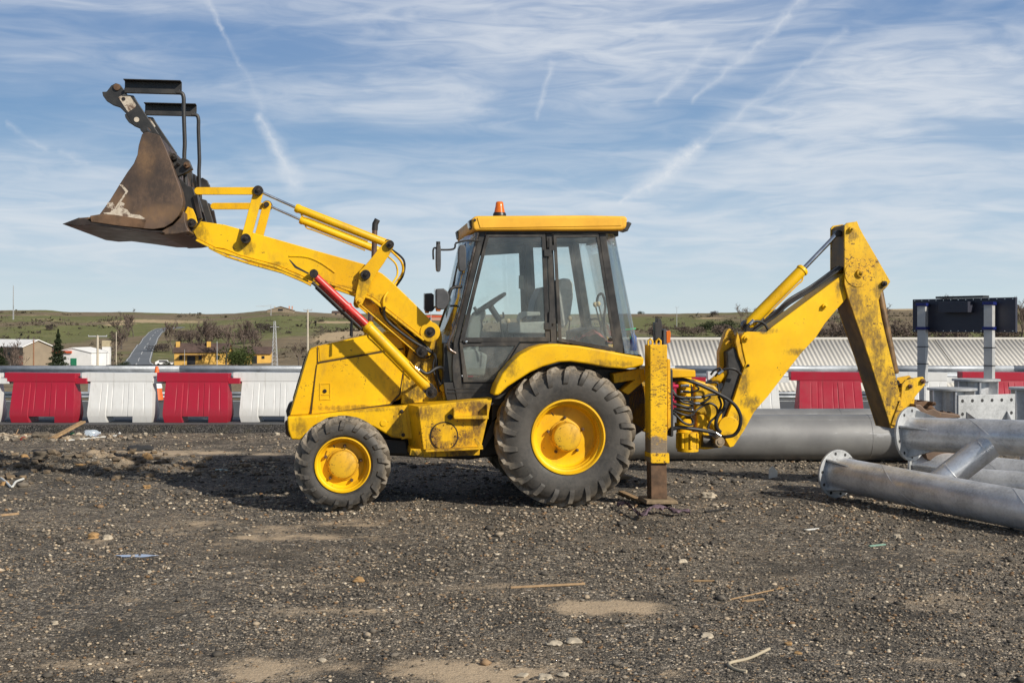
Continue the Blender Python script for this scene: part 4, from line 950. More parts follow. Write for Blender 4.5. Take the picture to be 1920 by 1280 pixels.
# ---------------------------------------------------------------- wheels (local axis y, near face towards -y)
def wheel(name, R_, Wd, rim, hubr, nl, tmat, lug_h, bolts, hubout):
    # rim
    mb = MB(); pf = [(rim*1.01,.030),(rim*1.035,.018),(rim*1.02,.006),(rim*.985,.004),(rim*.955,.020),(rim*.945,.045),(rim*.90,.055),(rim*.885,.10),(rim*.86,.108),(rim*.845,Wd*.36),(rim*.80,Wd*.40),(hubr*1.55,Wd*.41),(hubr*1.35,Wd*.385),(0,Wd*.385)]
    mb.lathe(pf, seg=72); pf2 = [(rim*1.01,.030),(rim*1.01,Wd-.03),(rim*.95,Wd-.02),(rim*.9,Wd-.1),(rim*.6,Wd*.62),(0,Wd*.62)]; mb.lathe(pf2, seg=48)
    wh = mb.build(name, YR2, None, smooth=30)
    # tyre carcass
    hw = Wd/2; r0 = rim*.99; k = R_-lug_h
    half = [(r0,.035),(r0+.03,.012),(r0+(k-r0)*.18,.004),(r0+(k-r0)*.40,-.012),(r0+(k-r0)*.62,-.010),(r0+(k-r0)*.80,.012),(k-.03,.045),(k-.008,.085),(k,hw*.6),(k+.004,hw)]
    pf = half+[(r, Wd-y) for r, y in half[::-1][1:]]; mb = MB(); mb.lathe(pf, seg=96)
    # lugs: bars that run from the middle of the tread over the shoulder and down the side wall
    def lug(a0, sgn, mir):
        st = [(hw+.015, k, 0, 0), (hw*.62, k, .0, .33), (hw*.30, k-.006, 0, .62), (.055, k-.016, .22, .80), (.012, k-.040, .7, .90), (-.008, k-.040-(k-r0)*.14, 1.25, .97), (-.010, k-.040-(k-r0)*.30, 1.5, 1.02), (-.009, k-.040-(k-r0)*.36, 1.5, 1.03)]
        rows = []
        for j, (y, r, tilt, f_) in enumerate(st):
            a = a0+sgn*f_*LA; hgt = lug_h*(1.0,1.0,1.0,1.0,.95,.75,.55,.10)[j]; wb = LW*(.46,.46,.48,.52,.56,.58,.58,.60)[j]; wt = wb*(.66,.66,.66,.68,.68,.68,.66,.6)[j]
            nr, ny = math.cos(tilt), -math.sin(tilt); jit = random.uniform(.92, 1.05)
            tops = (r+nr*hgt*jit, y+ny*hgt*jit*.9)
            for (rr, yy, ww) in ((r-.01, y+.006, wb), (tops[0], tops[1], wt)):
                pass
            def pt(rr, yy, s_, ww):
                aa = a+s_*ww/rr; yv = yy if not mir else Wd-yy; return (math.cos(aa)*rr, yv, math.sin(aa)*rr)
            rows.append(mb.addv([pt(r-.012*nr, y-.012*ny, -1, wb), pt(tops[0], tops[1], -1, wt), pt(tops[0], tops[1], 1, wt), pt(r-.012*nr, y-.012*ny, 1, wb)]))
        for j in range(len(rows)-1):
            for q in range(3): mb.face([rows[j]+q, rows[j]+q+1, rows[j+1]+q+1, rows[j+1]+q])
        mb.face([rows[0]+q for q in range(4)]); mb.face([rows[-1]+3-q for q in range(4)])
    LW = math.pi*R_/nl*.58; LA = 2*math.pi/nl*1.15
    for q in range(nl):
        lug(2*math.pi*q/nl, 1, False); lug(2*math.pi*(q+.5)/nl, 1, True)
    mb.build("tyre", tmat, wh, smooth=32, bevel=0)
    mb = MB(); h0 = Wd*.385; mb.lathe([(0,hubout),(hubr*.72,hubout+.004),(hubr*.93,hubout+.02),(hubr,hubout+.05),(hubr*1.02,h0-.03),(hubr*1.12,h0-.02),(hubr*1.12,h0)], seg=40); mb.build("hub", HUBM, wh, smooth=30)
    for q in range(bolts):
        a = 2*math.pi*q/bolts+.5; c_ = Vector((math.cos(a)*hubr*1.28, h0-.01, math.sin(a)*hubr*1.28)); mb = MB(); mb.cyl(c_-Vector((0,.025,0)), c_+Vector((0,.02,0)), .017, seg=6); mb.cyl(c_-Vector((0,.045,0)), c_, .009, seg=8); mb.build("wheel_bolt", RUS, wh)
    a = 2.3; v_ = MB(); v_.tube([(math.cos(a)*rim*.8, .05, math.sin(a)*rim*.8), (math.cos(a)*rim*.72, .02, math.sin(a)*rim*.72)], .006, 6); v_.build("valve", RUB, wh)
    wh.parent = machine; return wh
YR2 = paint("rim_yellow", (.80,.47,.006), .3, .45, .42, .3); HUBM = paint("hub_yellow", (.72,.42,.02), .6, 1.1, .5, 1.0)
rw = wheel("wheel", .735, .47, .378, .150, 22, TYR, .036, 5, -.0+.03)
c_ = M(1066, 824, 0); rw.location = (c_.x, 0, .728)
fw = wheel("wheel", .485, .33, .272, .145, 17, TYF, .034, 5, .035)
FV = -.02; c_ = M(642.5, 876, FV); fw.location = (c_.x, FV, .478); rw.rotation_euler.y = .13; fw.rotation_euler.y = .3
for s_, vv in ((rw, VW), (fw, VW+.02)):
    q = copy_tree(s_); q.parent = machine; q.location = (s_.location.x, vv, s_.location.z); q.rotation_euler = (0, .4, math.pi)
AX = fw.location.x; RX = rw.location.x
mb = MB(); mb.tube([(AX, .25, .478), (AX, .62, .46), (AX, VW-.62, .46), (AX, VW-.25, .478)], [.07,.075,.075,.07], 12); mb.tube([(AX, VC-.2, .46), (AX, VC, .47), (AX, VC+.2, .46)], [.09,.17,.09], 12); mb.box((AX, VC, .62), (.3,.25,.3)); mb.build("front_axle", K, machine)
mb = MB(); mb.tube([(RX, .4, .728), (RX, .9, .728), (RX, VC, .728), (RX, VW-.9, .728), (RX, VW-.4, .728)], [.14,.13,.24,.13,.14], 16); mb.box((RX-.5, VC, .70), (1.6,.5,.42)); mb.build("rear_axle", K, machine)

# ---------------------------------------------------------------- chassis and tank boxes
mb = MB()
pris(mb, [(538,781),(597,777),(650,771),(700,765),(785,757),(785,825),(735,820),(700,800),(640,790),(586,808),(562,824),(546,824),(540,800)], .46, VW-.46)
mb.build("chassis", Y, machine, bevel=.02)
part("engine_block", K, [(600,760),(900,745),(930,700),(960,850),(880,862),(650,850)], .80, VW-.80, bevel=.03)
mb = MB()        # side tank box with its slanted leading face
P = lambda a, b, v: M(a, b, v)
T0, T1 = .10, .62
fr = [M(784,762,T0), M(922,746,T0), M(917,790,T0), M(903,838,T0), M(797,842,T0), M(796,857,T0)]
q = [M(784,762,T0), M(923,746,T0), M(902,839,T0), M(794,843,T0)]
a0, a1 = M(757,764,T1).x, M(766,853,T1).x
zt, zb = q[0].z, q[3].z
mb.extr([(q[0].x,T0,q[0].z),(q[1].x,T0,q[1].z),(q[2].x,T0,q[2].z),(q[3].x,T0,q[3].z)], [(a0,T1,q[0].z),(q[1].x,T1,q[1].z),(q[2].x,T1,q[2].z),(a1,T1,q[3].z)])
tank = mb.build("side_tank", YW, machine, bevel=.008)
part("tank_base", YH, [(770,842),(900,838),(899,853),(796,857),(768,853)], T0+.03, T1, bevel=.006)
c_ = M(832.5,817,T0); mb = MB(); mb.cyl((c_.x,T0-.014,c_.z), (c_.x,T0+.01,c_.z), .133, seg=40)
for k in range(8): a = k*.785; mb.cyl((c_.x+.115*math.cos(a),T0-.024,c_.z+.115*math.sin(a)), (c_.x+.115*math.cos(a),T0,c_.z+.115*math.sin(a)), .008, seg=6)
mb.build("access_cover", YW, machine, bevel=.003)
mb = MB(); rr_ = [(c_.x+.142*math.cos(k/24*6.283), T0-.003, c_.z+.142*math.sin(k/24*6.283)) for k in range(25)]; mb.tube(rr_, .006, 6); mb.build("seal_ring", K, machine)
# steps
mb = MB(); pris(mb, [(797,841),(903,836),(903,840),(797,845)], T0-.13, T0+.02, T0); pris(mb, [(797,820),(801,822),(812,838),(797,841)], T0-.13, T0-.12, T0); pris(mb, [(886,820),(891,820),(903,834),(895,838)], T0-.13, T0-.12, T0); mb.build("step", YW, machine, bevel=.004)
mb = MB(); pris(mb, [(850,780),(913,777),(913,784),(850,784)], T0-.10, T0+.02, T0); pris(mb, [(849,764),(852,764),(852,784),(849,781)], T0-.10, T0+.02, T0); pris(mb, [(911,757),(914,757),(914,784),(911,784)], T0-.10, T0+.02, T0); mb.build("step", YW, machine, bevel=.004)
pin(844,781.5,T0-.02,T0+.02,5,bolt=False,name="filler_cap")
pin(719,793,.45,.48,6,mat=Y,bolt=False,name="cover_plug"); pin(753,771,.445,.48,3.6,name="bolt",bolt=True); pin(756,815,.445,.48,3.6,name="bolt",bolt=True)
part("side_plate", Y, [(748,766),(760,764),(768,820),(753,824)], .452, .50, bevel=.004)
part("skirt", K, [(700,820),(760,826),(765,850),(715,850)], .62, VW-.62)
# ---------------------------------------------------------------- bonnet
HV = .62; HF = VW-HV
hp = [(540.5,779.5),(577,658),(583,652),(597,648),(640,638.5),(680,629.5),(722,624.5),(760,627),(760,745),(700,768),(597,777.5)]
hood = part("bonnet", Y, hp, HV, HF, bevel=.045, segs=4)
part("bonnet_crown", Y, [(700,640),(716,625.5),(735,618),(790,612),(800,640),(790,660),(720,660)], HV+.16, HF-.16, bevel=.04, vref=HV, segs=3)
# raised door panel on the side, latch, seams
dp = [(594,684),(603,679.5),(722,659),(755,655),(757,690),(749,738),(731,757),(640,770),(584,776.5)]
sp_ = part("side_panel", Y, dp, HV-.010, HV+.01, hood, bevel=.004)
part("top_panel", Y, [(597.5,650.5),(640,641),(690,629.5),(716,627),(735,655),(690,660.5),(600,677)], HV-.006, HV+.01, hood, bevel=.004)
part("nose_panel", Y, [(580,657),(594,651.5),(593.5,678),(589,700),(578,776),(544,778)], HV-.006, HV+.01, hood, bevel=.004)
mb = MB(); pris(mb, [(595,678.5),(722,656.5),(757,652),(757,655.5),(722,660),(595,682)], HV-.012, HV-.004, HV)
pris(mb, [(593.5,683),(595,683),(583,777),(581,777)], HV-.0125, HV-.004, HV); pris(mb, [(583,776),(640,769.5),(731,757),(731,759),(640,772),(583,778.5)], HV-.0125, HV-.004, HV)
pris(mb, [(756,690),(758,690),(751,738),(748.5,738)], HV-.0125, HV-.004, HV); pris(mb, [(749,737),(751,739),(733,759),(730,757)], HV-.012, HV-.004, HV); pris(mb, [(594.5,649.5),(596,649.5),(596.5,679),(595,679)], HV-.0125, HV-.004, HV)
mb.build("panel_seam", simple("seam_dirt", (.05,.03,.012), .9, 0, .4, 20, .1), hood, smooth=0)
mb = MB(); rng_(mb, [(599,718),(620.5,717),(620.5,749),(599,750)], [(601.5,720.5),(618,719.5),(618,746.5),(601.5,747.5)], HV-.016, HV-.006, HV); pris(mb, [(601,739),(618,738.5),(618,740.5),(601,741)], HV-.016, HV-.006, HV); mb.build("latch_frame", Y, hood, bevel=.002)
pin(609,733,HV-.02,HV-.008,3.6,name="latch",parent=hood,bolt=False)
for a, b in ((612,678),(659,678),(700,690),(665,742),(726,737),(629,706),(585,690),(565,755),(690,668)): pass
part("front_casting", Y, [(538,781),(597,778),(590,804),(562,824),(546,824),(540,806)], .455, VW-.455, bevel=.02)
part("headlight_guard", K, [(536,770),(541,756),(550,752),(548,778),(538,782)], .72, 1.0, bevel=.01)
part("grille", K, [(571,670),(576,662),(580,660),(555,745),(548,762),(549,745)], HV+.10, HF-.10, bevel=.01)
mb = MB(); pris(mb, [(534,790),(541,786),(544,820),(536,815)], .7, .78); mb.build("tow_hook", RUS, machine, bevel=.01)
# exhaust
c0 = M(701,500,1.42); zt = M(703,420,1.42).z; mb = MB(); mb.tube([(c0.x-.06,1.42,1.6),(c0.x-.02,1.42,2.2),(c0.x,1.42,2.6),(c0.x+.01,1.42,zt-.06),(c0.x+.012,1.42,zt)], [.033,.031,.030,.030,.030], 16, True); ex = mb.build("exhaust_pipe", simple("exhaust_steel", (.17,.11,.085), .4, .6, .4, 6, .1), machine, smooth=50)
mb = MB(); mb.tube([(c0.x+.01,1.42,zt-.07),(c0.x+.014,1.42,zt+.0),(c0.x+.04,1.42,zt+.05)], [.034,.034,.033], 14); mb.build("exhaust_tip", K, ex)
# ---------------------------------------------------------------- loader tower, arms and linkage
AV0, AV1 = .46, .60
tw = [(752,757),(757,700),(768,650),(790,622),(806,609),(822,612),(828,626),(833,690),(839,752),(800,757)]
mpart("loader_tower", YH, tw, .615, .70, bevel=.008)
arm = [(361.5,433.6),(364,424),(374.6,414.8),(420,421),(520,449),(600,472),(682.8,495),(717,513),(734.7,527.8),(775,567),(818,611),(821,624),(815,635),(806,639.5),(796,635),(699,557.5),(660.5,543),(604,524),(590,529),(578,524),(562.5,515.5),(518,497),(449.7,478.5),(420,466.5),(403.5,464),(369,447)]
mpart("loader_arm", Y, arm, AV0, AV1, bevel=.008)
mb = MB(); a_ = M(640,500,AV0); mb.cyl((a_.x,AV1,a_.z-.02), (a_.x,VW-AV1,a_.z-.02), .07, seg=20); mb.build("cross_tube", Y, machine)
for (x, y, r_) in ((806.5,622,9.5),(588.6,513.5,5)):
    for v_ in (AV0-.03, VW-AV0-.02): pin(x, y, v_, v_+.05, r_, vref=AV0)
for v_ in (AV0-.02, ): 
    mb = MB(); c_ = M(806.5,622,AV0); mb.cyl((c_.x,AV0-.012,c_.z), (c_.x,AV0+.01,c_.z), .105, seg=32); mb.build("pivot_boss", Y, machine, bevel=.004)
    mb = MB(); rr_ = [M(a, b, AV0-.003) for a, b in [(542,480),(575,482),(600,492),(628,511)]]; mb.tube(spline(rr_, 6), .008, 6); mb.build("weld_bead", Y, machine)
# underside wear strip of the arm
mpart("arm_lower_flange", YH, [(369,447.5),(403.5,464.5),(449.7,479),(518,497.5),(562.5,516),(578,525),(576,528),(560,520),(516,501.5),(448,483),(400,468),(366,451)], AV0-.015, AV1+.02, bevel=.003)
mpart("arm_lower_flange", YH, [(604,524),(660.5,543),(699,558),(796,635.5),(794,639),(696,562),(659,547),(603,527.5)], AV0-.012, AV1+.02, bevel=.003)
part("decal_scratch", K, [(542,487),(544,487),(556,499),(580,512),(578,514),(553,502)], AV0-.002, AV0+.001, bevel=0)
LV0, LV1 = AV0-.075, AV0-.030
def bar(name, mat, x0, y0, x1, y1, wpx, v0, v1, both=True, w2=None, round_=True):
    a, b = M(x0,y0,v0), M(x1,y1,v0); d = (b-a).normalized(); n_ = Vector((-d.z,0,d.x)); h0 = wpx*sc_(v0)/2; h1 = (w2 or wpx)*sc_(v0)/2; pts = []
    for k in range(9): t_ = math.pi/2+math.pi*k/8; pts.append(a+(d*math.cos(t_)+n_*math.sin(t_))*h0)
    for k in range(9): t_ = -math.pi/2+math.pi*k/8; pts.append(b+(d*math.cos(t_)+n_*math.sin(t_))*h1)
    out = []
    for q0, q1 in ([(v0,v1), flip(v0,v1)] if both else [(v0,v1)]):
        mb = MB(); mb.extr([(p.x,q0,p.z) for p in pts], [(p.x,q1,p.z) for p in pts]); out.append(mb.build(name, mat, machine, bevel=.005))
    return out
bar("link_lever", Y, 461,447, 484.5,358, 17, LV0, LV1+.025)
bar("tilt_bar", Y, 371,358, 480,358, 13.5, LV0-.03, LV0-.005)
bell = [(722,452),(731,449),(738,454),(738,463),(730,478),(706,512),(696,530),(686,557),(679,570),(671,573),(665,565),(668,545),(672,528),(674,508),(686,496)]
mpart("bellcrank", Y, bell, LV0, LV0+.035, bevel=.006)
for (x, y, r_, dv) in ((484.5,358,9,.02),(461,447.5,9,.0),(731,458.5,7.5,.02),(685.5,515,9,.0),(674,565,7,.0)):
    for v_ in (LV0-.03-dv, VW-LV0-.035): pin(x, y, v_, v_+.09, r_, vref=LV0, mat=YH if r_ == 7 else PIN)
# tie bar from bellcrank to tower (open channel)
for q0, q1 in ((.50,.60), flip(.50,.60)):
    a, b = M(680,563,.5), M(791,659,.5); d = (b-a).normalized(); n_ = Vector((-d.z,0,d.x)); mb = MB(); rot = Matrix(((d.x,0,n_.x),(0,1,0),(d.z,0,n_.z))); c_ = (a+b)/2; L = (b-a).length
    mb.box((c_.x,(q0+q1)/2+.02,c_.z), (L,.012,.085), rot)
    for s_ in (-1,1): o2 = n_*s_*.047; mb.box((c_.x+o2.x,(q0+q1)/2-.0,c_.z+o2.z), (L,q1-q0,.012), rot)
    for t_ in (.2,.72): p_ = a.lerp(b,t_); mb.cyl((p_.x,q0+.04,p_.z), (p_.x,q0+.08,p_.z), .014, seg=8)
    mb.build("tie_bar", Y, machine, bevel=.003)
for v_ in (.47, VW-.56): pin(791, 659, v_, v_+.09, 10.5, vref=.47)
def ram(name, rod0, rod1, cyl1, vv, rr, cr, rodmat=CHR, bodymat=None, rodr=None, eye=True, parent=None):
    # hydraulic ram: rod from rod0 to rod1, barrel from rod1 to cyl1 (picture points on the plane vv)
    a, b, c_ = (M(*p_, vv[1]) for p_ in (rod0, rod1, cyl1)); f_ = lambda p_: Vector((p_.x, vv[0], p_.z)); a, b, c_ = f_(a), f_(b), f_(c_); d = (c_-b).normalized()
    mb = MB(); mb.tube([b-d*.02, b, b+d*.02, b+d*.025, c_-d*.03, c_], [cr*.9, cr*1.12, cr*1.12, cr, cr, cr*.8], 24); body_ = mb.build(name, bodymat or Y, parent or machine, smooth=40)
    mb = MB(); mb.cyl(a, b, rr, seg=18); mb.build("rod", rodmat, body_, smooth=50)
    mb = MB(); mb.cyl(a-Vector((0,.045,0)), a+Vector((0,.045,0)), max(rr*1.5,.03), seg=20); mb.build("eye", PIN, body_, bevel=.003); mb = MB(); mb.cyl(c_-Vector((0,.04,0)), c_+Vector((0,.04,0)), cr*1.05, seg=20); mb.build("eye", PIN, body_, bevel=.003)
    t_ = Vector((-d.z,0,d.x)); t_ = t_ if t_.z < 0 else -t_; mb = MB(); mb.tube(spline([b+d*.06+t_*cr, b+d*.10+t_*(cr+.02), b+d*.2+t_*(cr+.014), c_-d*.2+t_*(cr+.014)], 4), .009, 8); mb.build("feed_pipe", bodymat or Y, body_)
    return body_
for vv in (.44, VW-.44): ram("tilt_cylinder", (484.5,358), (557,390.5), (727,457), (vv,.44), .014, .042)
for vv in (.36, VW-.36):
    rb = ram("lift_cylinder", (588.6,513), (689,611), (803,728), (vv,.36), .030, .058, RUS)
    a, b = M(593,519,.36), M(688,609,.36); mb = MB(); mb.cyl((a.x,vv,a.z), (b.x,vv,b.z), .037, seg=20); e_ = a.lerp(b,.62); mb.cyl((e_.x-.01,vv,e_.z+.01), (e_.x+.012,vv,e_.z-.012), .048, seg=20); mb.build("safety_strut_sleeve", RED, rb, smooth=40)
    o_ = Vector((-.040,0,-.055)); mb = MB(); mb.cyl((a.x+o_.x,vv+.01,a.z+o_.z), (b.x+o_.x,vv+.01,b.z+o_.z), .016, seg=10); p_ = b+o_; mb.tube([(p_.x,vv,p_.z),(p_.x-.11,vv,p_.z+.10),(p_.x-.115,vv,p_.z-.07)], .014, 8); mb.build("strut_rail", K, rb)
for v_ in (.30, VW-.36): pin(809, 735.5, v_, v_+.07, 11, vref=.30)
mb = MB(); pris(mb, [(829,722),(836,721),(839,750),(832,752)], .50, .56); c_ = M(833,727,.50); mb.cyl((c_.x,.48,c_.z), (c_.x,.6,c_.z), .045, seg=12); mb.build("valve_block", YW, machine, bevel=.008)
# loader hoses
for pts, r_, mt in [([(733,470,.47),(752,490,.52),(755,510,.56),(742,531,.55),(722,555,.44),(719,575,.44),(722,592,.5),(740,612,.55)], .012, YH), ([(735,468,.5),(757,488,.6),(756,515,.6),(743,536,.58)], .011, RUB),
                ([(728,481,1.6),(742,495,1.6),(745,515,1.6),(735,532,1.5)], .011, YH), ([(720,575,.43),(722,596,.5),(748,620,.52),(775,640,.5),(800,655,.5),(816,668,.55),(820,700,.56),(826,722,.5)], .018, RUB),
                ([(716,570,.5),(713,580,.5),(722,594,.55),(760,618,.56),(800,650,.55),(812,662,.56)], .013, RUB), ([(784,690,.34),(800,700,.34),(818,690,.38),(829,690,.44),(832,705,.5),(828,720,.5)], .017, RUB),
                ([(768,678,.32),(778,690,.31),(795,706,.31),(805,716,.33)], .008, YW), ([(815,670,.55),(812,690,.56),(818,712,.56),(824,735,.55)], .010, RUB), ([(775,660,.6),(790,670,.58),(806,668,.56),(812,655,.55)], .009, RUB)]:
    hose(pts, r_, mt)
mb = MB(); a, b = M(778,688,.34), M(786,695,.34); mb.cyl(a, b, .017, seg=12); mb.build("hose_fitting", CHR, machine)

# ---------------------------------------------------------------- front bucket
def z1(*pts): return [(100+a/3.46, 120+b/3.46) for a, b in pts]
B0, B1 = .0, 2.26
side = z1((575,455),(600,440),(660,452),(692,466),(727,542),(760,625),(792,722),(825,810),(840,880),(836,930),(815,980),(772,1028),(720,1060),(650,1072),(585,1068),(400,1040),(285,1005),(300,975),(368,882),(430,780),(480,702),(520,648),(545,590),(553,530))
mb = MB(); pris(mb, side, B0, B0+.022); bucket = mb.build("bucket", BUC, machine, bevel=.006)
P_ = [M(a, b, B0) for a, b in side]; mb = MB(); mb.extr([(p.x,B1-.022,p.z) for p in P_], [(p.x,B1,p.z) for p in P_]); mb.build("side_plate", BUC, bucket, bevel=.006)
prof = [M(a, b, B0) for a, b in z1((600,452),(692,470),(722,545),(755,628),(787,724),(820,812),(834,880),(830,928),(808,975),(766,1022),(716,1054),(650,1066),(585,1062),(400,1036),(280,1003),(160,1012),(78,1037))]
mb = MB(); n_ = len(prof); inner = []
for i, p_ in enumerate(prof):
    d = (prof[min(i+1,n_-1)]-prof[max(i-1,0)]).normalized(); inner.append(p_+Vector((-d.z,0,d.x))*(-.022 if i < n_-1 else 0))
k0 = [mb.addv([(p_.x,v_,p_.z) for p_ in prof]) for v_ in (B0+.023,B1-.023)]; k1 = [mb.addv([(p_.x,v_,p_.z) for p_ in inner]) for v_ in (B0+.023,B1-.023)]
for i in range(n_-1):
    mb.face([k0[0]+i,k0[0]+i+1,k0[1]+i+1,k0[1]+i]); mb.face([k1[0]+i+1,k1[0]+i,k1[1]+i,k1[1]+i+1]); mb.face([k0[0]+i,k1[0]+i,k1[0]+i+1,k0[0]+i+1]); mb.face([k0[1]+i+1,k1[1]+i+1,k1[1]+i,k0[1]+i])
mb.face([k0[0],k0[1],k1[1],k1[0]]); mb.face([k0[0]+n_-1,k1[0]+n_-1,k1[1]+n_-1,k0[1]+n_-1]); mb.build("shell", BUC, bucket, smooth=35)
part("cutting_edge", BLAD, z1((75,1037),(120,1020),(200,1000),(245,1022),(620,1078),(700,1082),(720,1094),(600,1092),(420,1066),(250,1044),(150,1048)), B0-.012, B1+.012, bucket, bevel=.003)
part("wear_strip", RUS, z1((238,985),(300,975),(395,978),(600,1010),(582,1066),(430,1050),(245,1024)), B0-.022, B0-.001, bucket, bevel=.004)
part("scraped_patch", SCR, z1((425,782),(448,783),(486,825),(470,850),(430,905),(402,950),(385,968),(380,960),(405,925),(435,880),(468,832),(442,796)), B0-.0015, B0+.002, bucket, bevel=0)
part("scraped_patch", SCR, z1((350,900),(385,897),(400,925),(420,930),(430,890),(462,905),(455,935),(480,945),(500,972),(560,980),(592,1000),(598,1012),(560,1004),(470,992),(395,978),(330,975),(325,965),(370,962),(380,945),(345,930)), B0-.002, B0+.002, bucket, bevel=0)
part("clam_edge", BUC, z1((640,1080),(700,1074),(770,1040),(818,990),(834,950),(846,955),(850,1010),(860,1050),(880,1085),(800,1100),(700,1104)), B0+.06, B1-.06, bucket, bevel=.01, vref=B0)
mb = MB(); 
for v_ in (VC,):
    a, b = M(*z1((165,1008))[0], B0), M(*z1((75,1037))[0], B0); d = (b-a).normalized(); mb.extr([(a.x,B0+.02,a.z+.02),(b.x-.03,B0+.02,b.z),(b.x+.10,B0+.02,b.z-.016),(a.x,B0+.02,a.z-.015)], [(a.x,B1-.02,a.z+.02),(b.x-.03,B1-.02,b.z),(b.x+.10,B1-.02,b.z-.016),(a.x,B1-.02,a.z-.015)])
mb.build("bolt_on_blade", BLAD, bucket, bevel=.003)
# back frame of the bucket: brackets and pins
for v0, v1 in ((.30,.38),(.66,.74),flip(.30,.38),flip(.66,.74)):
    P_ = [M(a, b, .30) for a, b in z1((740,560),(800,590),(800,720),(870,790),(905,800),(930,880),(965,1000),(930,1050),(880,1110),(800,1110),(850,1000),(845,880),(800,730),(765,640))]
    mb = MB(); mb.extr([(p_.x,v0,p_.z) for p_ in P_], [(p_.x,v1,p_.z) for p_ in P_]); mb.build("bracket", K, bucket, bevel=.006)
for v0, v1 in ((.26,.36),flip(.26,.36)):
    P_ = [M(a, b, .26) for a, b in z1((770,645),(845,605),(880,625),(903,680),(870,700),(805,730),(790,700))]; mb = MB(); mb.extr([(p_.x,v0,p_.z) for p_ in P_], [(p_.x,v1,p_.z) for p_ in P_]); mb.build("hinge_lug", K, bucket, bevel=.006)
    P_ = [M(a, b, .28) for a, b in z1((848,975),(870,925),(905,940),(925,985),(935,1030),(900,1060),(850,1050),(790,1085),(720,1090),(790,1050))]; mb = MB(); mb.extr([(p_.x,v0+.02,p_.z) for p_ in P_], [(p_.x,v1+.01,p_.z) for p_ in P_]); mb.build("pivot_lug", YW, bucket, bevel=.006)
for a, b, r_ in ((868,658,5.5),(812,652,3),(900,1033,8),(592,425,7),(783,605,6)):
    q = z1((a, b))[0]
    for v_ in ((.20, VW-.28) if a != 592 else (.36, VW-.50)): pin(q[0], q[1], v_, v_+.10, r_, parent=bucket, vref=.25, mat=RUS if r_ in (5.5,7) else PIN)
for v0 in (.30, VW-.38): 
    q = [M(a, b, .30) for a, b in z1((905,860),(935,850),(965,1000),(940,1010))]; mb = MB(); mb.extr([(p_.x,v0-.03,p_.z) for p_ in q], [(p_.x,v0+.05,p_.z) for p_ in q]); mb.build("stop_plate", BLAD, bucket, bevel=.004)
mb = MB(); a_ = M(*z1((640,455))[0], .3); mb.cyl((a_.x-.05,B0+.1,a_.z+.02), (a_.x-.05,B1-.1,a_.z+.02), .035, seg=16); mb.build("fork_shaft", K, bucket)
# folded pallet forks with their tubular guards
FVp = .42
fk = z1((316,181),(345,180),(375,140),(405,124),(432,134),(452,160),(480,200),(520,205),(540,240),(690,462),(640,450),(590,440),(555,415),(520,400),(470,320),(430,280),(385,265),(345,240),(322,208))
for v0, v1 in ((FVp,FVp+.06),(VW-FVp-.16,VW-FVp-.10)):
    P_ = [M(a, b, FVp) for a, b in fk]; mb = MB(); mb.extr([(p_.x,v0,p_.z) for p_ in P_], [(p_.x,v1,p_.z) for p_ in P_]); fo = mb.build("fork", K, machine, bevel=.006)
    q = [M(a, b, FVp) for a, b in z1((422,218),(462,194),(500,212),(538,268),(530,285),(485,313))]; mb = MB(); mb.extr([(p_.x,v0-.004,p_.z) for p_ in q], [(p_.x,v0+.002,p_.z) for p_ in q]); mb.build("worn_patch", SCR, fo)
    for a, b, r_ in ((414,152,6),(455,228,3.6),(540,362,4.6)): qq = z1((a, b))[0]; c_ = M(qq[0], qq[1], FVp); mb = MB(); mb.cyl((c_.x,v0-(.02 if r_ == 6 else .006),c_.z), (c_.x,v1,c_.z), r_*sc_(FVp), seg=20); mb.build("pin", RUS if r_ == 6 else (SCR if a == 540 else PIN), fo, bevel=.002)
    # channel on top + tube
    a, b = M(*z1((458,163))[0], FVp), M(*z1((830,163))[0], FVp); L = b.x-a.x; zc = a.z+.005
    mb = MB(); mb.box(((a.x+b.x)/2, v0+.05, zc+.045), (L,.010,.09)); mb.box(((a.x+b.x)/2, v0+.00, zc+.085), (L,.10,.010)); mb.box(((a.x+b.x)/2, v0-.02, zc-.025), (L-.02,.05,.05)); gd = mb.build("guard_channel", K, machine, bevel=.004)
    tp = [M(x, y, FVp) for x, y in z1((800,190),(835,195),(848,225),(848,300),(852,420),(855,520),(852,600),(856,700),(862,800),(864,930))]; mb = MB(); mb.tube(spline([Vector((p_.x,v0-.03,p_.z)) for p_ in tp], 5), .021, 12); mb.build("guard_tube", K, gd, smooth=60)
# ---------------------------------------------------------------- cab
C0 = .36; C1 = VW-C0
def z3(*pts): return [(780+a/3.556, 360+b/3.556) for a, b in pts]
mb = MB()
def both(pts, v0, v1, m_=None):
    P_ = [M(a, b, C0) for a, b in pts]; (m_ or mb).extr([(p.x,v0,p.z) for p in P_], [(p.x,v1,p.z) for p in P_]); f0, f1 = flip(v0, v1); (m_ or mb).extr([(p.x,f0,p.z) for p in P_], [(p.x,f1,p.z) for p in P_])
both([(893,431),(1159,431),(1160,438),(896,438.5)], C0, C0+.08)
both([(899,437),(911,437.5),(861,640),(867,716),(870,748),(857,750),(850,716),(848,690),(851,640)], C0+.002, C0+.075)
both([(1024,438.2),(1036,438.2),(1046,641),(1033,641)], C0+.002, C0+.08)
both([(1123,438.2),(1136,438.2),(1172,663),(1156,660)], C0+.002, C0+.08)
both([(1033,641),(1046,641),(1156,660.5),(1204,667.5),(1206,684),(1044,662),(985,700),(940,748),(868,750),(868,717),(929,717),(975,642)], C0+.004, C0+.05)
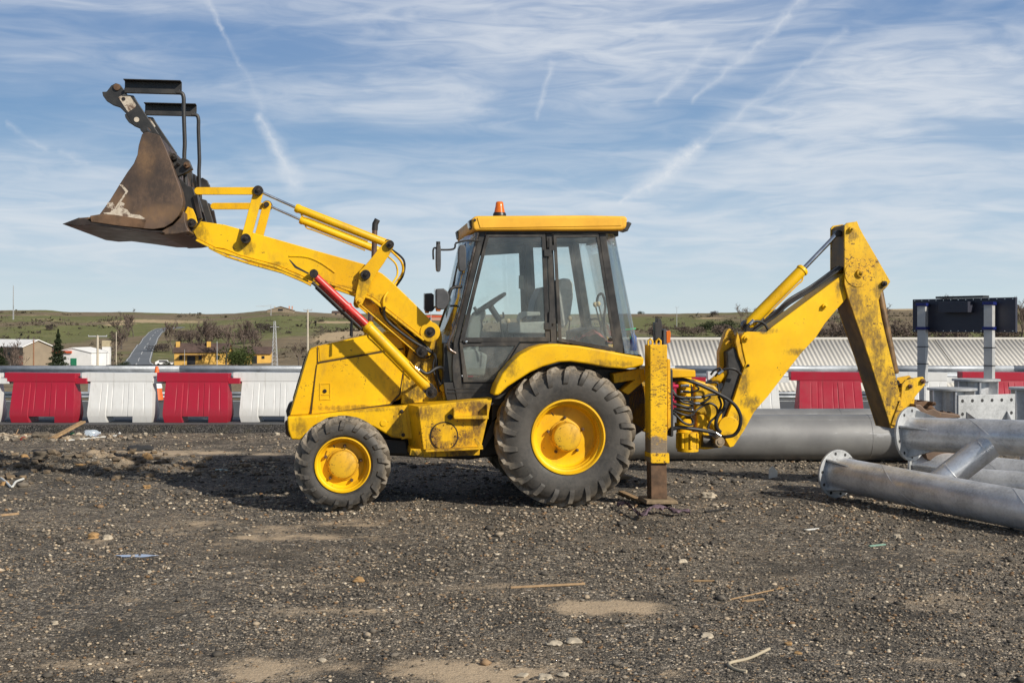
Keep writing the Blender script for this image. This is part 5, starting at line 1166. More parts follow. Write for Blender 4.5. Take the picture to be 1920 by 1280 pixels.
# cross members between the two sides
def cross(x, y, h_, w_=.06, v0=C0+.05):
    c_ = M(x, y, C0); mb.box((c_.x, VC, c_.z), (w_, C1-C0-.12, h_))
cross(898,436,.07); cross(1157,436,.07); cross(1200,672,.08); cross(845,652,.06)
cab = mb.build("cab_frame", KF, machine, bevel=.006)
part("cab_floor", K, [(838,722),(840,752),(922,746),(985,702),(1060,676),(1200,684),(1200,690),(1060,690),(990,740),(935,760),(838,758)], C0+.06, C1-.06, bevel=.01)
part("cab_skirt", K, [(832,717),(868,716),(930,716),(941,716),(924,742),(838,751),(834,735)], C0+.012, C0+.10, bevel=.006)
for y in (728, 735): part("skirt_rib", K, [(840,y),(932,y-2),(932,y),(840,y+2)], C0, C0+.015, bevel=.002)
part("front_bulkhead", K, [(833,644),(851,640),(852,716),(858,748),(838,752),(833,718)], C0+.10, C1-.10, bevel=.006, vref=C0)
part("lower_side_pane", simple("tan_pane", (.30,.27,.19), .15, 0, .1, 3, 0), z3((203,1015),(235,1008),(262,1250),(228,1262)), C0+.09, C0+.097, bevel=0)
# door: two glazed openings
mb = MB(); rng_(mb, [(911.5,439),(1022,439),(1031,640),(861,641)], [(916.4,444.4),(1014.8,444.4),(1021.8,631.4),(871.4,632.8)], C0-.022, C0+.0, C0)
rng_(mb, [(861,641.5),(973,640.5),(928,716),(868.5,716)], [(867.5,650),(965,648.5),(924,711),(877,711.5)], C0-.022, C0+.0, C0); door = mb.build("door", KF, machine, bevel=.004)
part("window", GL, [(915.5,443.5),(1015.6,443.5),(1022.6,632),(870.6,633.5)], C0-.010, C0-.005, door, bevel=0, vref=C0); part("window", GLD, [(866.8,649.5),(965.8,648),(924.5,711.6),(876.4,712)], C0-.010, C0-.005, door, bevel=0, vref=C0)
part("handle", K, z3((310,985),(440,985),(440,1003),(310,1003)), C0-.04, C0-.022, door, bevel=.006, vref=C0); pin(874.5,640.5,C0-.05,C0-.04,2.4,mat=CHR,name="lock",parent=door,bolt=False)
for y in (468, 605): 
    mb = MB(); pris(mb, [(1019,y),(1033,y),(1033,y+13),(1019,y+13)], C0-.045, C0-.022, C0); pris(mb, [(1031,y-8),(1041,y-8),(1041,y+2),(1031,y+2)], C0-.04, C0-.02, C0); c_ = M(1029.5,y-10,C0); mb.cyl((c_.x,C0-.035,c_.z-.07), (c_.x,C0-.035,c_.z+.06), .012, seg=10); mb.build("hinge", KF, door, bevel=.003)
# rear side window
mb = MB(); rng_(mb, [(1037,439),(1122,439),(1156,659),(1046.5,640)], [(1043,446),(1117.5,444.5),(1149.8,651),(1052.8,634)], C0-.018, C0+.0, C0); sw = mb.build("side_window", KF, machine, bevel=.004)
part("pane", GLD, [(1042,445),(1118.3,443.5),(1150.8,652),(1052,635)], C0-.008, C0-.003, sw, bevel=0, vref=C0); pin(1145.5,636.5,C0-.05,C0-.01,4,name="catch",parent=sw,bolt=False)
# far side glazing (same openings mirrored)
for o_, i_ in (([(905,435),(1028,435),(1038,645),(854,645)], [(918,446),(1013,446),(1020,630),(873,631)]), ([(1030,435),(1127,435),(1163,665),(1040,645)], [(1043,446),(1117.5,444.5),(1149.8,651),(1052.8,634)])):
    mb = MB(); rng_(mb, o_, i_, C1, C1+.02, C0); fo = mb.build("side_window", KF, machine, bevel=.004); mb = MB(); pris(mb, i_, C1+.006, C1+.011, C0); mb.build("pane", GL, fo)
mb = MB(); pris(mb, [(861,641.5),(1031,641),(1156,660),(1150,690),(868,716)], C1-.02, C1+.01, C0); mb.build("far_side_panel", KF, machine)
# windscreen: slightly bowed sheet between the front pillars
def sheet(name, mat, top, bot, bow, thick=.006, rows=8, cols=12, vA=C0+.02, vB=C1-.02, low=None):
    a, b = M(*top, C0), M(*bot, C0); mb = MB(); L = []
    for j in range(rows+1):
        p_ = a.lerp(b, j/rows); L.append(mb.addv([(p_.x+bow*(1-(2*i/cols-1)**4)**1.0, vA+(vB-vA)*i/cols, p_.z) for i in range(cols+1)]))
    for j in range(rows):
        for i in range(cols): mb.face([L[j]+i, L[j]+i+1, L[j+1]+i+1, L[j+1]+i])
    o_ = mb.build(name, mat, machine, smooth=60); s_ = o_.modifiers.new('s', 'SOLIDIFY'); s_.thickness = thick; return o_
sheet("windscreen", GL, (897,438), (852,642), -.10)
# rear corner glass and rear window
mb = MB(); tp, bt = (M(1136,438,C0), M(1158,438.7,C0)), (M(1172,662,C0), M(1204.5,668,C0)); L = []
for j in range(9):
    t_ = j/8; a = tp[0].lerp(bt[0], t_); b = tp[1].lerp(bt[1], t_); row = [(a.x,C0+.004,a.z),(a.lerp(b,.5).x,C0+.010,a.z)]
    for q in range(1, 6): an = q/5*math.pi/2; w_ = (b.x-a.x)*.5; row.append((a.x+w_+w_*math.sin(an), C0+.01+.14*(1-math.cos(an)), a.z+(b.z-a.z)*(.5+.5*math.sin(an))))
    row.append((b.x, VC, b.z)); row += [(x, VW-y, z) for x, y, z in row[:-1][::-1]]; L.append(mb.addv(row)); nr = len(row)
for j in range(8):
    for i in range(nr-1): mb.face([L[j]+i, L[j]+i+1, L[j+1]+i+1, L[j+1]+i])
o_ = mb.build("rear_window", GL, machine, smooth=60); s_ = o_.modifiers.new('s', 'SOLIDIFY'); s_.thickness = .006
# handrail in front of the door
hp_ = [M(x, y, C0-.05) for x, y in z3((412,272),(400,330),(360,500),(300,760),(245,940),(219,1000),(222,1045),(265,1075))]; mb = MB(); mb.tube(spline(hp_, 6), .016, 12); mb.build("handrail", simple("worn_chrome", (.16,.13,.11), .25, .8, .5, 12, .05), machine, smooth=60)
# roof with skirt, vents and lamps
rp = [(888,433),(886,424),(885.5,411),(888,406.5),(896,404.5),(1100,403.5),(1170,405),(1177,407),(1175,426),(1168,431.5),(1150,432),(900,432.5)]
roof = part("roof", YR, rp, .27, VW-.27, bevel=.035, segs=4)
part("roof_ledge", YR, [(894,407.5),(1164,407.5),(1166,424),(900,428)], .262, .30, roof, bevel=.008)
part("roof_hatch", YR, [(960,404),(1010,402),(1060,402),(1080,404.5),(1078,408),(960,408)], .60, VW-.60, roof, bevel=.01, vref=.27)
part("lining", K, [(900,431),(1150,431),(1150,436),(900,436)], .40, VW-.40, roof, bevel=.003)
pin(890.5,412.5,.258,.27,2.6,name="plug",parent=roof,bolt=False)
for v0, v1 in ((.262,.30),): 
    lm = part("work_lamp", K, z3((362,182),(388,180),(394,238),(372,240)), .34, .56, roof, bevel=.006, vref=.27); part("lens", LENS, z3((357,192),(366,192),(374,232),(364,232)), .37, .53, roof, bevel=0, vref=.27)
for v_ in (VW-.50,):
    q = [M(a, b, .3) for a, b in z3((362,182),(388,180),(394,238),(372,240))]; mb = MB(); mb.extr([(p.x,v_,p.z) for p in q], [(p.x,v_+.22,p.z) for p in q]); mb.build("work_lamp", K, roof, bevel=.008)
for v_ in (.30, VW-.52):
    q = [M(a, b, .3) for a, b in z3((1405,200),(1420,198),(1440,208),(1412,262),(1380,252))]; mb = MB(); mb.extr([(p.x,v_,p.z) for p in q], [(p.x,v_+.22,p.z) for p in q]); mb.build("work_lamp", K, roof, bevel=.008)
c_ = M(936.7,404,.75); mb = MB(); mb.lathe([(.072,c_.z-.02),(.072,c_.z+.012),(.064,c_.z+.03)], (c_.x,.75,0), 28, 'Z'); bc = mb.build("beacon", K, machine)
mb = MB(); z_ = c_.z; mb.lathe([(0,z_+.150),(.030,z_+.149),(.040,z_+.140),(.045,z_+.10),(.060,z_+.03),(.062,z_+.012),(0,z_+.012)], (c_.x,.75,0), 28, 'Z'); mb.build("lens", AMB, bc, smooth=45)
# mirrors
def mirror(pts_arm, face, v_, lens=True):
    P_ = spline([M(a, b, v_) for a, b in pts_arm], 4); mb = MB(); mb.tube(P_, .010, 8); mi = mb.build("mirror", K, machine)
    x, y0, y1, wpx = face; a, b = M(x, y0, v_), M(x, y1, v_); cx_, hz, hw = a.x, (a.z-b.z)/2, wpx*sc_(v_)/2; zc = (a.z+b.z)/2; mb = MB(); O = []; n = 24
    for k in range(n): t_ = 2*math.pi*k/n; s_ = lambda q, e: math.copysign(abs(q)**e, q); O.append((s_(math.cos(t_), .5), s_(math.sin(t_), .6)))
    mb.extr([(cx_+o*hw, v_-.03, zc+p*hz) for o, p in O], [(cx_+o*hw*.9, v_+.12, zc+p*hz*.95) for o, p in O]); mb.build("housing", PLA, mi, bevel=.012, smooth=40)
mirror(z3((430,325),(330,325),(262,342)), (866.5,459,509,15), C0-.12); mirror(z3((262,345),(250,380),(165,385),(118,375),(116,450)), (822,457,510,9), C0-.20)
mb = MB(); a_ = M(*z3((148,350))[0], C0-.2); mb.cyl((a_.x,C0-.2,a_.z-.05), (a_.x,C0-.2,a_.z+.03), .022, seg=12); mb.build("mirror_clamp", K, machine)
# headlamps on their tube
for (a, b, w_, vv) in ((134,642,84,1.94),(134,642,84,.24)):
    q = z3((a,b+3),(a+50,b),(a+w_-4,b+22),(a+w_+6,b+60),(a+w_+2,b+100),(a+w_-28,b+140),(a+12,b+138),(a,b+126)); hl = part("headlamp", PLA, q, vv, vv+.20, vref=.24, bevel=.012); part("indicator", AMB, z3((a+2,b+128),(a+34,b+128),(a+32,b+152),(a+6,b+152)), vv+.02, vv+.15, hl, vref=.24, bevel=.006)
    c0_ = M(*z3((a-1,b+60))[0], .24); mb = MB(); mb.box((c0_.x-.002, vv+.10, c0_.z), (.012,.16,.18)); mb.build("lens", LENS, hl)
hose([(841,563,.34),(844,545,.34),(852,538.5,.35),(866,537.5,C0)], .017, K, "lamp_bracket"); hose([(841,563,.34),(835,580,.4),(828,600,.5),(822,618,.6)], .012, K, "lamp_bracket")
mb = MB(); a, b = M(838,566,.24), M(838,566,.24); mb.cyl((a.x,.30,a.z), (a.x,1.95,a.z), .012, seg=10); mb.build("lamp_rail", K, machine)
# wipers
hose([(876,452,.7),(862,480,.7),(848,540,.72),(841,560,.72)], .008, K, "wiper"); hose([(872,470,.55),(858,500,.55),(851,538,.56)], .007, K, "wiper")
# interior
sv0, sv1 = .80, 1.35
sp0 = z3((960,585),(985,574),(1030,578),(1048,610),(1050,700),(1030,840),(1000,900),(962,905),(945,860),(940,760),(950,640)); seat = part("seat", SEATM, z3((605,880),(640,868),(860,862),(960,880),(965,930),(900,945),(620,942),(602,925)), sv0, sv1, bevel=.03, segs=3)
part("backrest", SEATM, sp0, sv0, sv1, seat, bevel=.05, segs=3); part("backrest", DARKIN, z3((770,870),(800,720),(835,640),(870,620),(900,700),(905,860),(850,880)), sv0+.02, sv1-.02, seat, bevel=.04); part("seat_base", DARKIN, z3((690,935),(920,935),(940,1080),(680,1090)), sv0+.05, sv1-.05, seat, bevel=.02, vref=C0)
part("armrest", SEATM, z3((672,850),(690,805),(720,795),(830,798),(830,825),(730,828),(700,850),(690,880)), sv0-.08, sv0, seat, bevel=.015)
part("steering_column", GREYP, z3((345,900),(362,850),(395,800),(440,760),(468,790),(470,830),(440,860),(450,900),(430,950),(415,1080),(320,1100)), VC-.14, VC+.10, bevel=.03, segs=3)
c_ = M(*z3((485,748))[0], VC); ax_ = Vector((-.55,0,.83)).normalized(); e1 = Vector((0,1,0)); e2 = ax_.cross(e1); cc = Vector((c_.x, VC-.02, c_.z)); mb = MB(); mb.tube([cc+(e1*math.cos(k/32*6.283)+e2*math.sin(k/32*6.283))*.21 for k in range(33)], .019, 10, False)
for k in range(3): a = k*2.09+.5; mb.tube([cc-ax_*.03, cc+(e1*math.cos(a)+e2*math.sin(a))*.2], .013, 8)
mb.tube([cc-ax_*.22, cc], .035, 12); a = 2.2; g_ = cc+(e1*math.cos(a)+e2*math.sin(a))*.21; mb.tube([g_, g_+ax_*.07], .018, 8); mb.build("steering_wheel", DARKIN, machine, smooth=50)
hose([(945,640,.62),(938,600,.62),(944,595,.62),(943,585,.62)], .010, K, "lever"); 
for (x, y, v_) in ((952.5,602,.62),(1068.5,597,.70),(1116,571,.70),(1122,570,.62)):
    c_ = M(x, y, v_); mb = MB(); mb.lathe([(0,.030),(.016,.026),(.024,.012),(.026,0),(.020,-.018),(.008,-.028),(0,-.028)], (c_.x,v_,c_.z), 16, 'Z'); kn = mb.build("knob", KNOB, machine, smooth=60); b_ = M(x-4 if x < 1100 else x+12, y+48, v_); mb = MB(); mb.tube([c_, b_], .008, 6); mb.build("stalk", K, kn)
hose([(1119,566,.75),(1122,554,.75),(1130,552,.75),(1135,575,.75),(1132,600,.75),(1136,640,.75)], .014, K, "lever"); hose([(1103,600,.9),(1120,598,.9),(1128,610,.9),(1125,640,.9)], .010, K, "lever")
part("rear_console", DARKIN, [(1100,620),(1140,612),(1160,662),(1100,672)], .7, 1.6, bevel=.02, vref=C0); part("side_console", DARKIN, z3((470,930),(860,938),(900,1000),(640,1090),(430,1090)), 1.45, C1-.1, bevel=.02, vref=C0); part("pedal_box", GREYP, z3((320,1060),(420,1050),(520,1090),(500,1240),(350,1240)), .9, 1.3, bevel=.03, vref=C0)
part("sun_visor", DARKIN, z3((490,305),(840,305),(835,350),(480,372)), C1-.12, C1-.06, bevel=.004, vref=C0)
part("paper_notice", simple("paper", (.55,.52,.42), .8, 0, .1, 8, 0), z3((825,515),(862,515),(862,615),(825,612)), C1-.04, C1-.035, bevel=0, vref=C0)
# things lying in the cab
q = empty("cloth", machine.matrix_basis @ Vector((0,0,0))); bpy.data.objects.remove(q)
def cabthing(name, mb, mat, lab, cat, **k):
    o_ = mb.build(name, mat, None, **k); o_.location = ORG; o_.rotation_euler.z = TH; tag(o_, lab, cat); return o_
c_ = M(1106,622,.8); mb = MB(); nn = 14; rr2 = random.Random(5); g_ = [[(c_.x-.28+.56*i/nn, .62+.5*j/nn, c_.z-.14+.16*math.exp(-((i-7)/4)**2)*(.7+.3*math.sin(j))+rr2.uniform(-.015,.015)) for i in range(nn+1)] for j in range(nn+1)]
for row in g_: mb.addv(row)
for j in range(nn):
    for i in range(nn): k = j*(nn+1)+i; mb.face([k, k+1, k+nn+2, k+nn+1])
cabthing("cloth", mb, simple("red_cloth", (.32,.09,.08), .95, 0, .2, 10, .2), 'faded red cloth heaped inside the rear of the cab', 'cloth', smooth=60)
c_ = M(1187,640,.62); mb = MB(); mb.lathe([(0,-.10),(.035,-.10),(.038,-.08),(.038,.05),(.014,.09),(.014,.11),(0,.11)], (c_.x,.62,c_.z), 18, 'Z'); cabthing("bottle", mb, simple("blue_plastic", (.02,.05,.30), .3, 0, .1, 8, 0), 'dark blue bottle standing behind the rear corner glass', 'bottle', smooth=50)
mb = MB(); a, b = M(1172,618,.6), M(1192,616,.6); mb.tube([a, b], .008, 6); c2 = [M(x, y, .6) for x, y in ((1181,630),(1186,642),(1190,632))]; mb.tube(c2, .006, 6); o_ = mb.build("cord", simple("green_cord", (.05,.5,.2), .6, 0, .1, 8, 0), None); o_.location = ORG; o_.rotation_euler.z = TH; tag(o_, 'bright green cord tied behind the rear corner glass', 'cord')
# ---------------------------------------------------------------- rear fenders
fen = [(925,741),(931,722),(942,700),(957,682),(976,664),(1000,651),(1022,645.5),(1046,644.5),(1085,648),(1130,655.5),(1175,664),(1208,669.5),(1207,684),(1190,689),(1173,691.5),(1140,689),(1100,682),(1070,678),(1048,679),(1019,687),(996,697),(972,712),(952,725),(935,741)]
for v0, v1 in ((.02,.40), flip(.02,.40)):
    P_ = [M(a, b, .02) for a, b in fen]; mb = MB(); mb.extr([(p.x,v0,p.z) for p in P_], [(p.x,v1,p.z) for p in P_]); mb.build("fender", YR3 if False else Y, machine, bevel=.022, segs=3)
part("fender_liner", K, [(923,744),(945,742),(985,702),(1060,682),(1120,690),(1195,694),(1210,735),(1216,800),(1170,830),(1120,700),(1000,700),(935,800),(905,850),(900,838),(921,790)], .50, VW-.50, bevel=.01)
part("fender_stay", YH, [(1150,700),(1208,690),(1210,712),(1178,740),(1165,732),(1190,712),(1152,718)], .30, .50, bevel=.006)
part("rear_frame", YH, [(1178,740),(1212,720),(1256,722),(1256,800),(1250,812),(1215,812),(1180,790)], .50, VW-.50, bevel=.012)
# ---------------------------------------------------------------- stabilisers
S0, S1 = -.02, .21
def stab(v0, v1):
    def px_(pts, a=v0, b=v1):
        P_ = [M(x, y, S0) for x, y in pts]; m2 = MB(); m2.extr([(p.x,a,p.z) for p in P_], [(p.x,b,p.z) for p in P_]); return m2
    st = px_([(1218.5,646),(1251.5,646),(1251.5,869),(1219.5,869)]).build("stabiliser", YSTAB, machine, bevel=.012)
    px_([(1221,862),(1251,862),(1252.5,936),(1222,936)], v0+.025, v1-.025).build("inner_leg", RUS, st, bevel=.008)
    px_([(1219,849),(1254,849),(1255,868),(1220,868)], v0-.012, v1+.012).build("collar", YW2, st, bevel=.006)
    px_([(1210,936),(1267,936),(1269,943.5),(1208,943.5)], v0-.07, v1+.07).build("foot_plate", DUSTY, st, bevel=.01)
    m2 = MB()
    for x in (1221.5,1237): c2 = M(x, 643, S0); m2.tube([(c2.x-.022,v0+.05,c2.z-.03),(c2.x-.024,v0+.05,c2.z+.02),(c2.x,v0+.05,c2.z+.045),(c2.x+.024,v0+.05,c2.z+.02),(c2.x+.022,v0+.05,c2.z-.03)], .011, 8)
    m2.build("lifting_eye", YW2, st, smooth=60); return st
YSTAB = paint("stabiliser_yellow", YEL, 1.0, .50, .5, 1.2, .25, 3.5, (.44, .98)); YW2 = paint("flaking_yellow", YEL, 1.0, .8, .55, 1.2, .5); DUSTY = simple("dusty_plate", (.22,.16,.095), .95, 0, .25, 12, .4)
stab(S0, S1); stab(*flip(S0, S1))
part("lock_rail", YW2, [(1251,672),(1257,674),(1258,800),(1252,806)], .10, .30, bevel=.006); part("tail_lamp_bracket", K, z3((1592,868),(1608,868),(1608,842),(1632,842),(1640,866),(1640,960),(1622,1008),(1594,1005)), .05, .14, bevel=.006)
part("tail_lamp", PLA, [(1244,618),(1249,616),(1250,645),(1244,646)], .03, .16, bevel=.005); part("tail_lens", AMB, [(1249.5,621),(1256,619),(1258,624),(1257,642),(1250,644)], .03, .16, bevel=.006)
# ---------------------------------------------------------------- kingpost and slew gear
def z6(*p): return [(1180+a/3.369, 580+b/3.369) for a, b in p]
KV0, KV1 = .80, 1.30
part("carriage", K, z6((255,375),(275,380),(280,800),(262,805)), .60, VW-.3, bevel=.01); part("carriage", YH, z6((275,430),(420,440),(420,470),(275,460)), 1.2, 1.5, bevel=.01)
part("top_clamp", Y, z6((265,372),(300,378),(418,382),(420,428),(268,432)), .62, 1.2, bevel=.012)
kc = M(1294,760,KV0); mb = MB(); zt, zb = M(1294,706,KV0).z, M(1294,846,KV0).z
mb.cyl((kc.x,1.05,zb), (kc.x,1.05,zt), .085, seg=28)
for f_ in (.12,.30,.48,.66): z_ = zt-(zt-zb)*f_; mb.cyl((kc.x,1.05,z_-.02), (kc.x,1.05,z_+.02), .105, seg=28)
mb.build("kingpost", Y, machine, bevel=.004)
mb = MB(); mb.cyl((kc.x+.03,1.0,zb-.02), (kc.x+.03,1.0,zb+.20), .12, seg=24)
for k in range(8): a = k*.785; mb.cyl((kc.x+.03+.12*math.cos(a),1.0+.12*math.sin(a),zb+.02), (kc.x+.03+.12*math.cos(a),1.0+.12*math.sin(a),zb+.19), .018, seg=8)
mb.build("lower_pivot", YH, machine, bevel=.004)
part("swing_casting", Y, z6((410,440),(470,455),(540,480),(580,520),(600,600),(585,700),(560,770),(520,760),(500,700),(470,660),(430,670),(415,640)), .98, 1.24, bevel=.03, segs=3)
part("swing_casting", YH, z6((425,660),(485,655),(505,700),(500,790),(540,800),(600,830),(590,870),(480,885),(430,880)), 1.0, 1.22, bevel=.02)
mb = MB(); c_ = M(1350,828,.80); mb.cyl((c_.x,.80,c_.z), (c_.x,.86,c_.z), .056, seg=24); mb.cyl((c_.x,.79,c_.z), (c_.x,.80,c_.z), .03, seg=12); mb.build("end_cap", simple("dusty_steel", (.26,.20,.13), .7, .2, .3, 14, .2), machine, bevel=.006)
mb = MB(); mb.cyl((c_.x,.86,c_.z), (c_.x,1.15,c_.z), .062, seg=24); a, b = M(1315,826,1.0), M(1346,828,1.0); mb.tube([a, b], .07, 16); mb.build("slew_motor", K, machine, bevel=.004)
# ---------------------------------------------------------------- boom, dipper, bucket
def z7(*p): return [(1330+a/2.723, 390+b/2.723) for a, b in p]
BV0, BV1 = .97, 1.29
bo = z7((105,1222),(60,1140),(95,1050),(130,960),(165,850),(187,790),(170,720),(163,660),(172,640),(192,630),(290,633),(330,600),(690,332),(712,345),(712,420),(700,462),(640,530),(590,590),(545,660),(470,740),(384,850),(300,960),(230,1040),(180,1132),(125,1215))
boom = part("boom", YB, bo, BV0, BV1, bevel=.008)
part("pivot_ear", YD, [(1359,702),(1358,662),(1366,636),(1372,620),(1377,615.5),(1384,619),(1393,642),(1403,668),(1397,703),(1388,697),(1379,668),(1372,664),(1367,690)], 1.16, 1.27, bevel=.006, vref=BV0)
part("pivot_ear", YD, [(1384,622),(1389,640),(1398,665),(1399,683),(1406,690),(1398,697),(1386,668),(1380,640)], .985, 1.03, bevel=.006, vref=BV0)
part("boom_throat", K, [(1366,660),(1380,650),(1400,690),(1390,740),(1368,800),(1352,800),(1352,740),(1368,700)], 1.02, 1.25, bevel=.01, vref=BV0)
pin(1400.5,634.5,BV0-.03,BV0+.02,5.5,mat=YB,name="pin"); pin(1403.5,685,BV0-.02,BV0+.04,2.6,name="pin"); pin(1547.5,574,BV0-.04,BV0,5,mat=YB); 
mb = MB(); c_ = M(1354,829,BV0); c2 = M(1366,800,BV0); mb.cyl((c2.x,BV0-.012,c2.z), (c2.x,BV0+.01,c2.z), .12, seg=32); mb.build("pivot_boss", Y, machine, bevel=.006)
ram("boom_cylinder", (1394,682), (1385,687), (1340,722), (1.12,BV0), .03, .055)
ram("dipper_cylinder", z7((668,128))[0], z7((490,313))[0], z7((205,600))[0], (1.05,BV0), .026, .066)
# boom top: hose bundle and steel pipes
for k, (dy, v_, r_) in enumerate(((0,.99,.013),(-2.5,1.02,.013),(-5,1.06,.014),(-7.5,1.10,.012),(-4,1.14,.013),(-9,1.16,.011))):
    hose([(1408,625+dy,v_),(1425,612+dy*.6,v_),(1455,592+dy,v_),(1480,570+dy*1.1,v_),(1520,545+dy,v_),(1560,516+dy,v_),(1585,498+dy,v_)], r_, RUB if k != 3 else simple("steel_line", (.3,.29,.27), .35, .7, .2, 8, 0))
hose([(1397,622,.95),(1404,608,.93),(1418,602,.95),(1432,606,.98),(1441,620,1.0)], .015); mb = MB(); a, b = M(1405,608,.93), M(1413,600,.93); mb.cyl(a, b, .018, seg=12); mb.build("hose_fitting", CHR, machine)
di = [(1583.4,423),(1588,418),(1607.3,415),(1611,425),(1620,442),(1640,476),(1669.7,527.7),(1664,537),(1653,548),(1647.7,562.6),(1653,596),(1670,668),(1684,724),(1690,750),(1690,785),(1680,800),(1671,803),(1630,672),(1590.7,559),(1583.4,531)]
WEBSH = simple("shaded_grimy_web", (.16,.095,.03), .55, .1, .6, 4, .2, .4, .6, (.03,.022,.015))  # dipper webs: shade of the left side put into the colour, plus grime
mb = MB()
P_ = [M(a, b, .92) for a, b in di]; mb.extr([(p.x,.92,p.z) for p in P_], [(p.x,.945,p.z) for p in P_]); mb.extr([(p.x,1.315,p.z) for p in P_], [(p.x,1.34,p.z) for p in P_]); dip = mb.build("dipper", YD2 if False else YD, machine, bevel=.005)
part("web_plate", WEBSH, [(1583.6,500),(1585,425),(1590,420),(1606,417),(1622,448),(1610,455),(1600,470),(1598,500)], .945, 1.315, dip, bevel=.003, vref=.92)
part("web_plate", WEBSH, [(1583.6,531),(1591,559),(1630,672),(1671,803),(1680,800),(1688,770),(1650,640),(1647,563),(1640,540),(1620,540),(1600,530)], .945, 1.315, dip, bevel=.003, vref=.92)
part("web_plate", WEBSH, [(1611,425),(1640,476),(1669,527),(1660,538),(1640,500),(1606,440)], .945, 1.315, dip, bevel=.003, vref=.92)
for (x, y, r_) in ((1595,430,5),(1612,512,8),(1656.5,532,5.5)): pin(x, y, .88, .925, r_, mat=YD if r_ != 5.5 else PIN, parent=dip, vref=.92)
c_ = M(1608,513,.92); mb = MB(); mb.cyl((c_.x,.912,c_.z), (c_.x,.93,c_.z), .155, seg=40); mb.build("reinforcing_disc", YD, dip, bevel=.004)
ram("bucket_cylinder", (1689,718), (1686,698), (1655,535), (1.13,1.0), .020, .050, CHR, simple("rusty_cylinder", (.15,.085,.03), .5, .2, .4, 9, .15, .5, .4, (.05,.03,.02)))
lk = z7((975,1010),(985,900),(1000,880),(1040,868),(1090,860),(1106,880),(1100,905),(1070,940),(1050,965),(1045,1005),(1040,1040),(985,1045))
part("bucket_link", YD, lk, .95, .98, bevel=.005, vref=.95); part("bucket_link", YD, lk, 1.28, 1.31, bevel=.005, vref=.95)
for (x, y, r_) in ((1729.5,714.5,5),(1705.5,724,4.2)): pin(x, y, .92, 1.34, r_, mat=RUS, vref=.95)
part("bucket_link", YD, [(1670,795),(1686,750),(1690,765),(1688,782),(1680,798)], .90, .918, bevel=.004, vref=.92)
bk = [(1706,756),(1716,757),(1728,768),(1740,764),(1752,770),(1788,775),(1792,781),(1760,784),(1790,800),(1800,830),(1780,862),(1750,872),(1728,858),(1716,820),(1708,785)]
bb = part("digging_bucket", BUC, bk, .82, 1.44, bevel=.012, vref=.95); mb = MB()
for k in range(4): v_ = .86+.17*k; a, b = M(1775,776,.95), M(1796,778,.95); mb.extr([(a.x,v_,a.z+.03),(b.x,v_+.02,b.z),(a.x,v_,a.z-.03)], [(a.x,v_+.08,a.z+.03),(b.x,v_+.06,b.z),(a.x,v_+.08,a.z-.03)])
mb.build("tooth", RUS, bb); pin(1745,756,.86,1.40,4,mat=RUS,parent=bb,vref=.95); part("bucket_ear", RUS, [(1700,756),(1740,752),(1752,762),(1765,775),(1700,790)], .98, 1.02, bb, vref=.95); part("bucket_ear", RUS, [(1700,756),(1740,752),(1752,762),(1765,775),(1700,790)], 1.24, 1.28, bb, vref=.95)
# backhoe hoses
def zh(*p): return [(1220+a/7.11, 680+b/7.11, v) for a, b, v in p]
hs = [(zh((250,260,.75),(330,225,.72),(450,225,.70),(600,270,.68),(760,340,.68),(900,410,.68),(1050,500,.70),(1150,600,.72),(1200,730,.74),(1180,870,.76),(1110,960,.8),(1000,985,.84),(950,985,.88)), .020),
 (zh((250,640,.72),(330,690,.68),(430,790,.66),(520,825,.68),(570,800,.72),(540,740,.78),(470,730,.84)), .014), (zh((250,600,.74),(360,660,.70),(480,700,.70),(560,690,.76),(600,640,.82),(700,570,.84),(800,540,.84),(880,600,.84),(880,700,.84),(800,780,.84),(760,870,.84)), .013),
 (zh((240,530,.75),(360,560,.72),(480,590,.72),(560,600,.78)), .016), (zh((240,470,.76),(380,490,.73),(500,505,.74),(600,545,.8),(700,530,.84),(800,450,.84)), .015), (zh((260,600,.76),(400,620,.72),(520,640,.74),(600,650,.8)), .015),
 (zh((290,350,.76),(320,430,.72),(400,460,.70),(520,465,.74),(660,460,.78),(800,425,.82),(900,420,.84)), .015), (zh((930,430,.84),(990,500,.82),(980,600,.82),(900,700,.82),(870,800,.82),(890,880,.84),(930,920,.86)), .021),
 (zh((900,440,.86),(940,560,.86),(890,680,.86),(860,800,.86),(870,880,.88),(920,930,.9)), .013), (zh((280,880,.74),(400,860,.72),(560,880,.72),(700,900,.74),(860,935,.78)), .022), (zh((800,160,.94),(850,100,.92),(930,75,.9),(860,180,.94)), .012),
 (zh((960,95,.9),(1040,75,.88),(1130,90,.88),(1200,150,.92)), .016), (zh((600,300,.76),(640,350,.78),(540,390,.8),(430,385,.82)), .011), (zh((260,270,.78),(300,380,.74),(420,520,.72),(560,560,.76),(480,620,.8)), .014), (zh((730,270,.86),(880,265,.84),(900,340,.84),(920,400,.84)), .010)]
for p_, r_ in hs: hose(p_, r_)
mb = MB()
for (a, b, c2, d_, v_) in ((590,460,670,460,.765),(590,540,650,540,.80),(860,930,930,975,.78),(895,150,960,105,.90),(400,300,510,305,.93),(400,385,510,388,.93),(470,460,520,480,.80),(540,620,580,660,.79)): mb.cyl(M(1220+a/7.11,680+b/7.11,v_), M(1220+c2/7.11,680+d_/7.11,v_), .019, seg=12)
mb.build("hose_fitting", CHR, machine, smooth=50)
mb = MB()
for (a, b, c2, d_) in ((250,420,290,390),(250,495,310,500),(250,570,300,572),(270,620,300,622),(300,310,370,315)): mb.cyl(M(1220+a/7.11,680+b/7.11,.735), M(1220+c2/7.11,680+d_/7.11,.72), .022, seg=12)
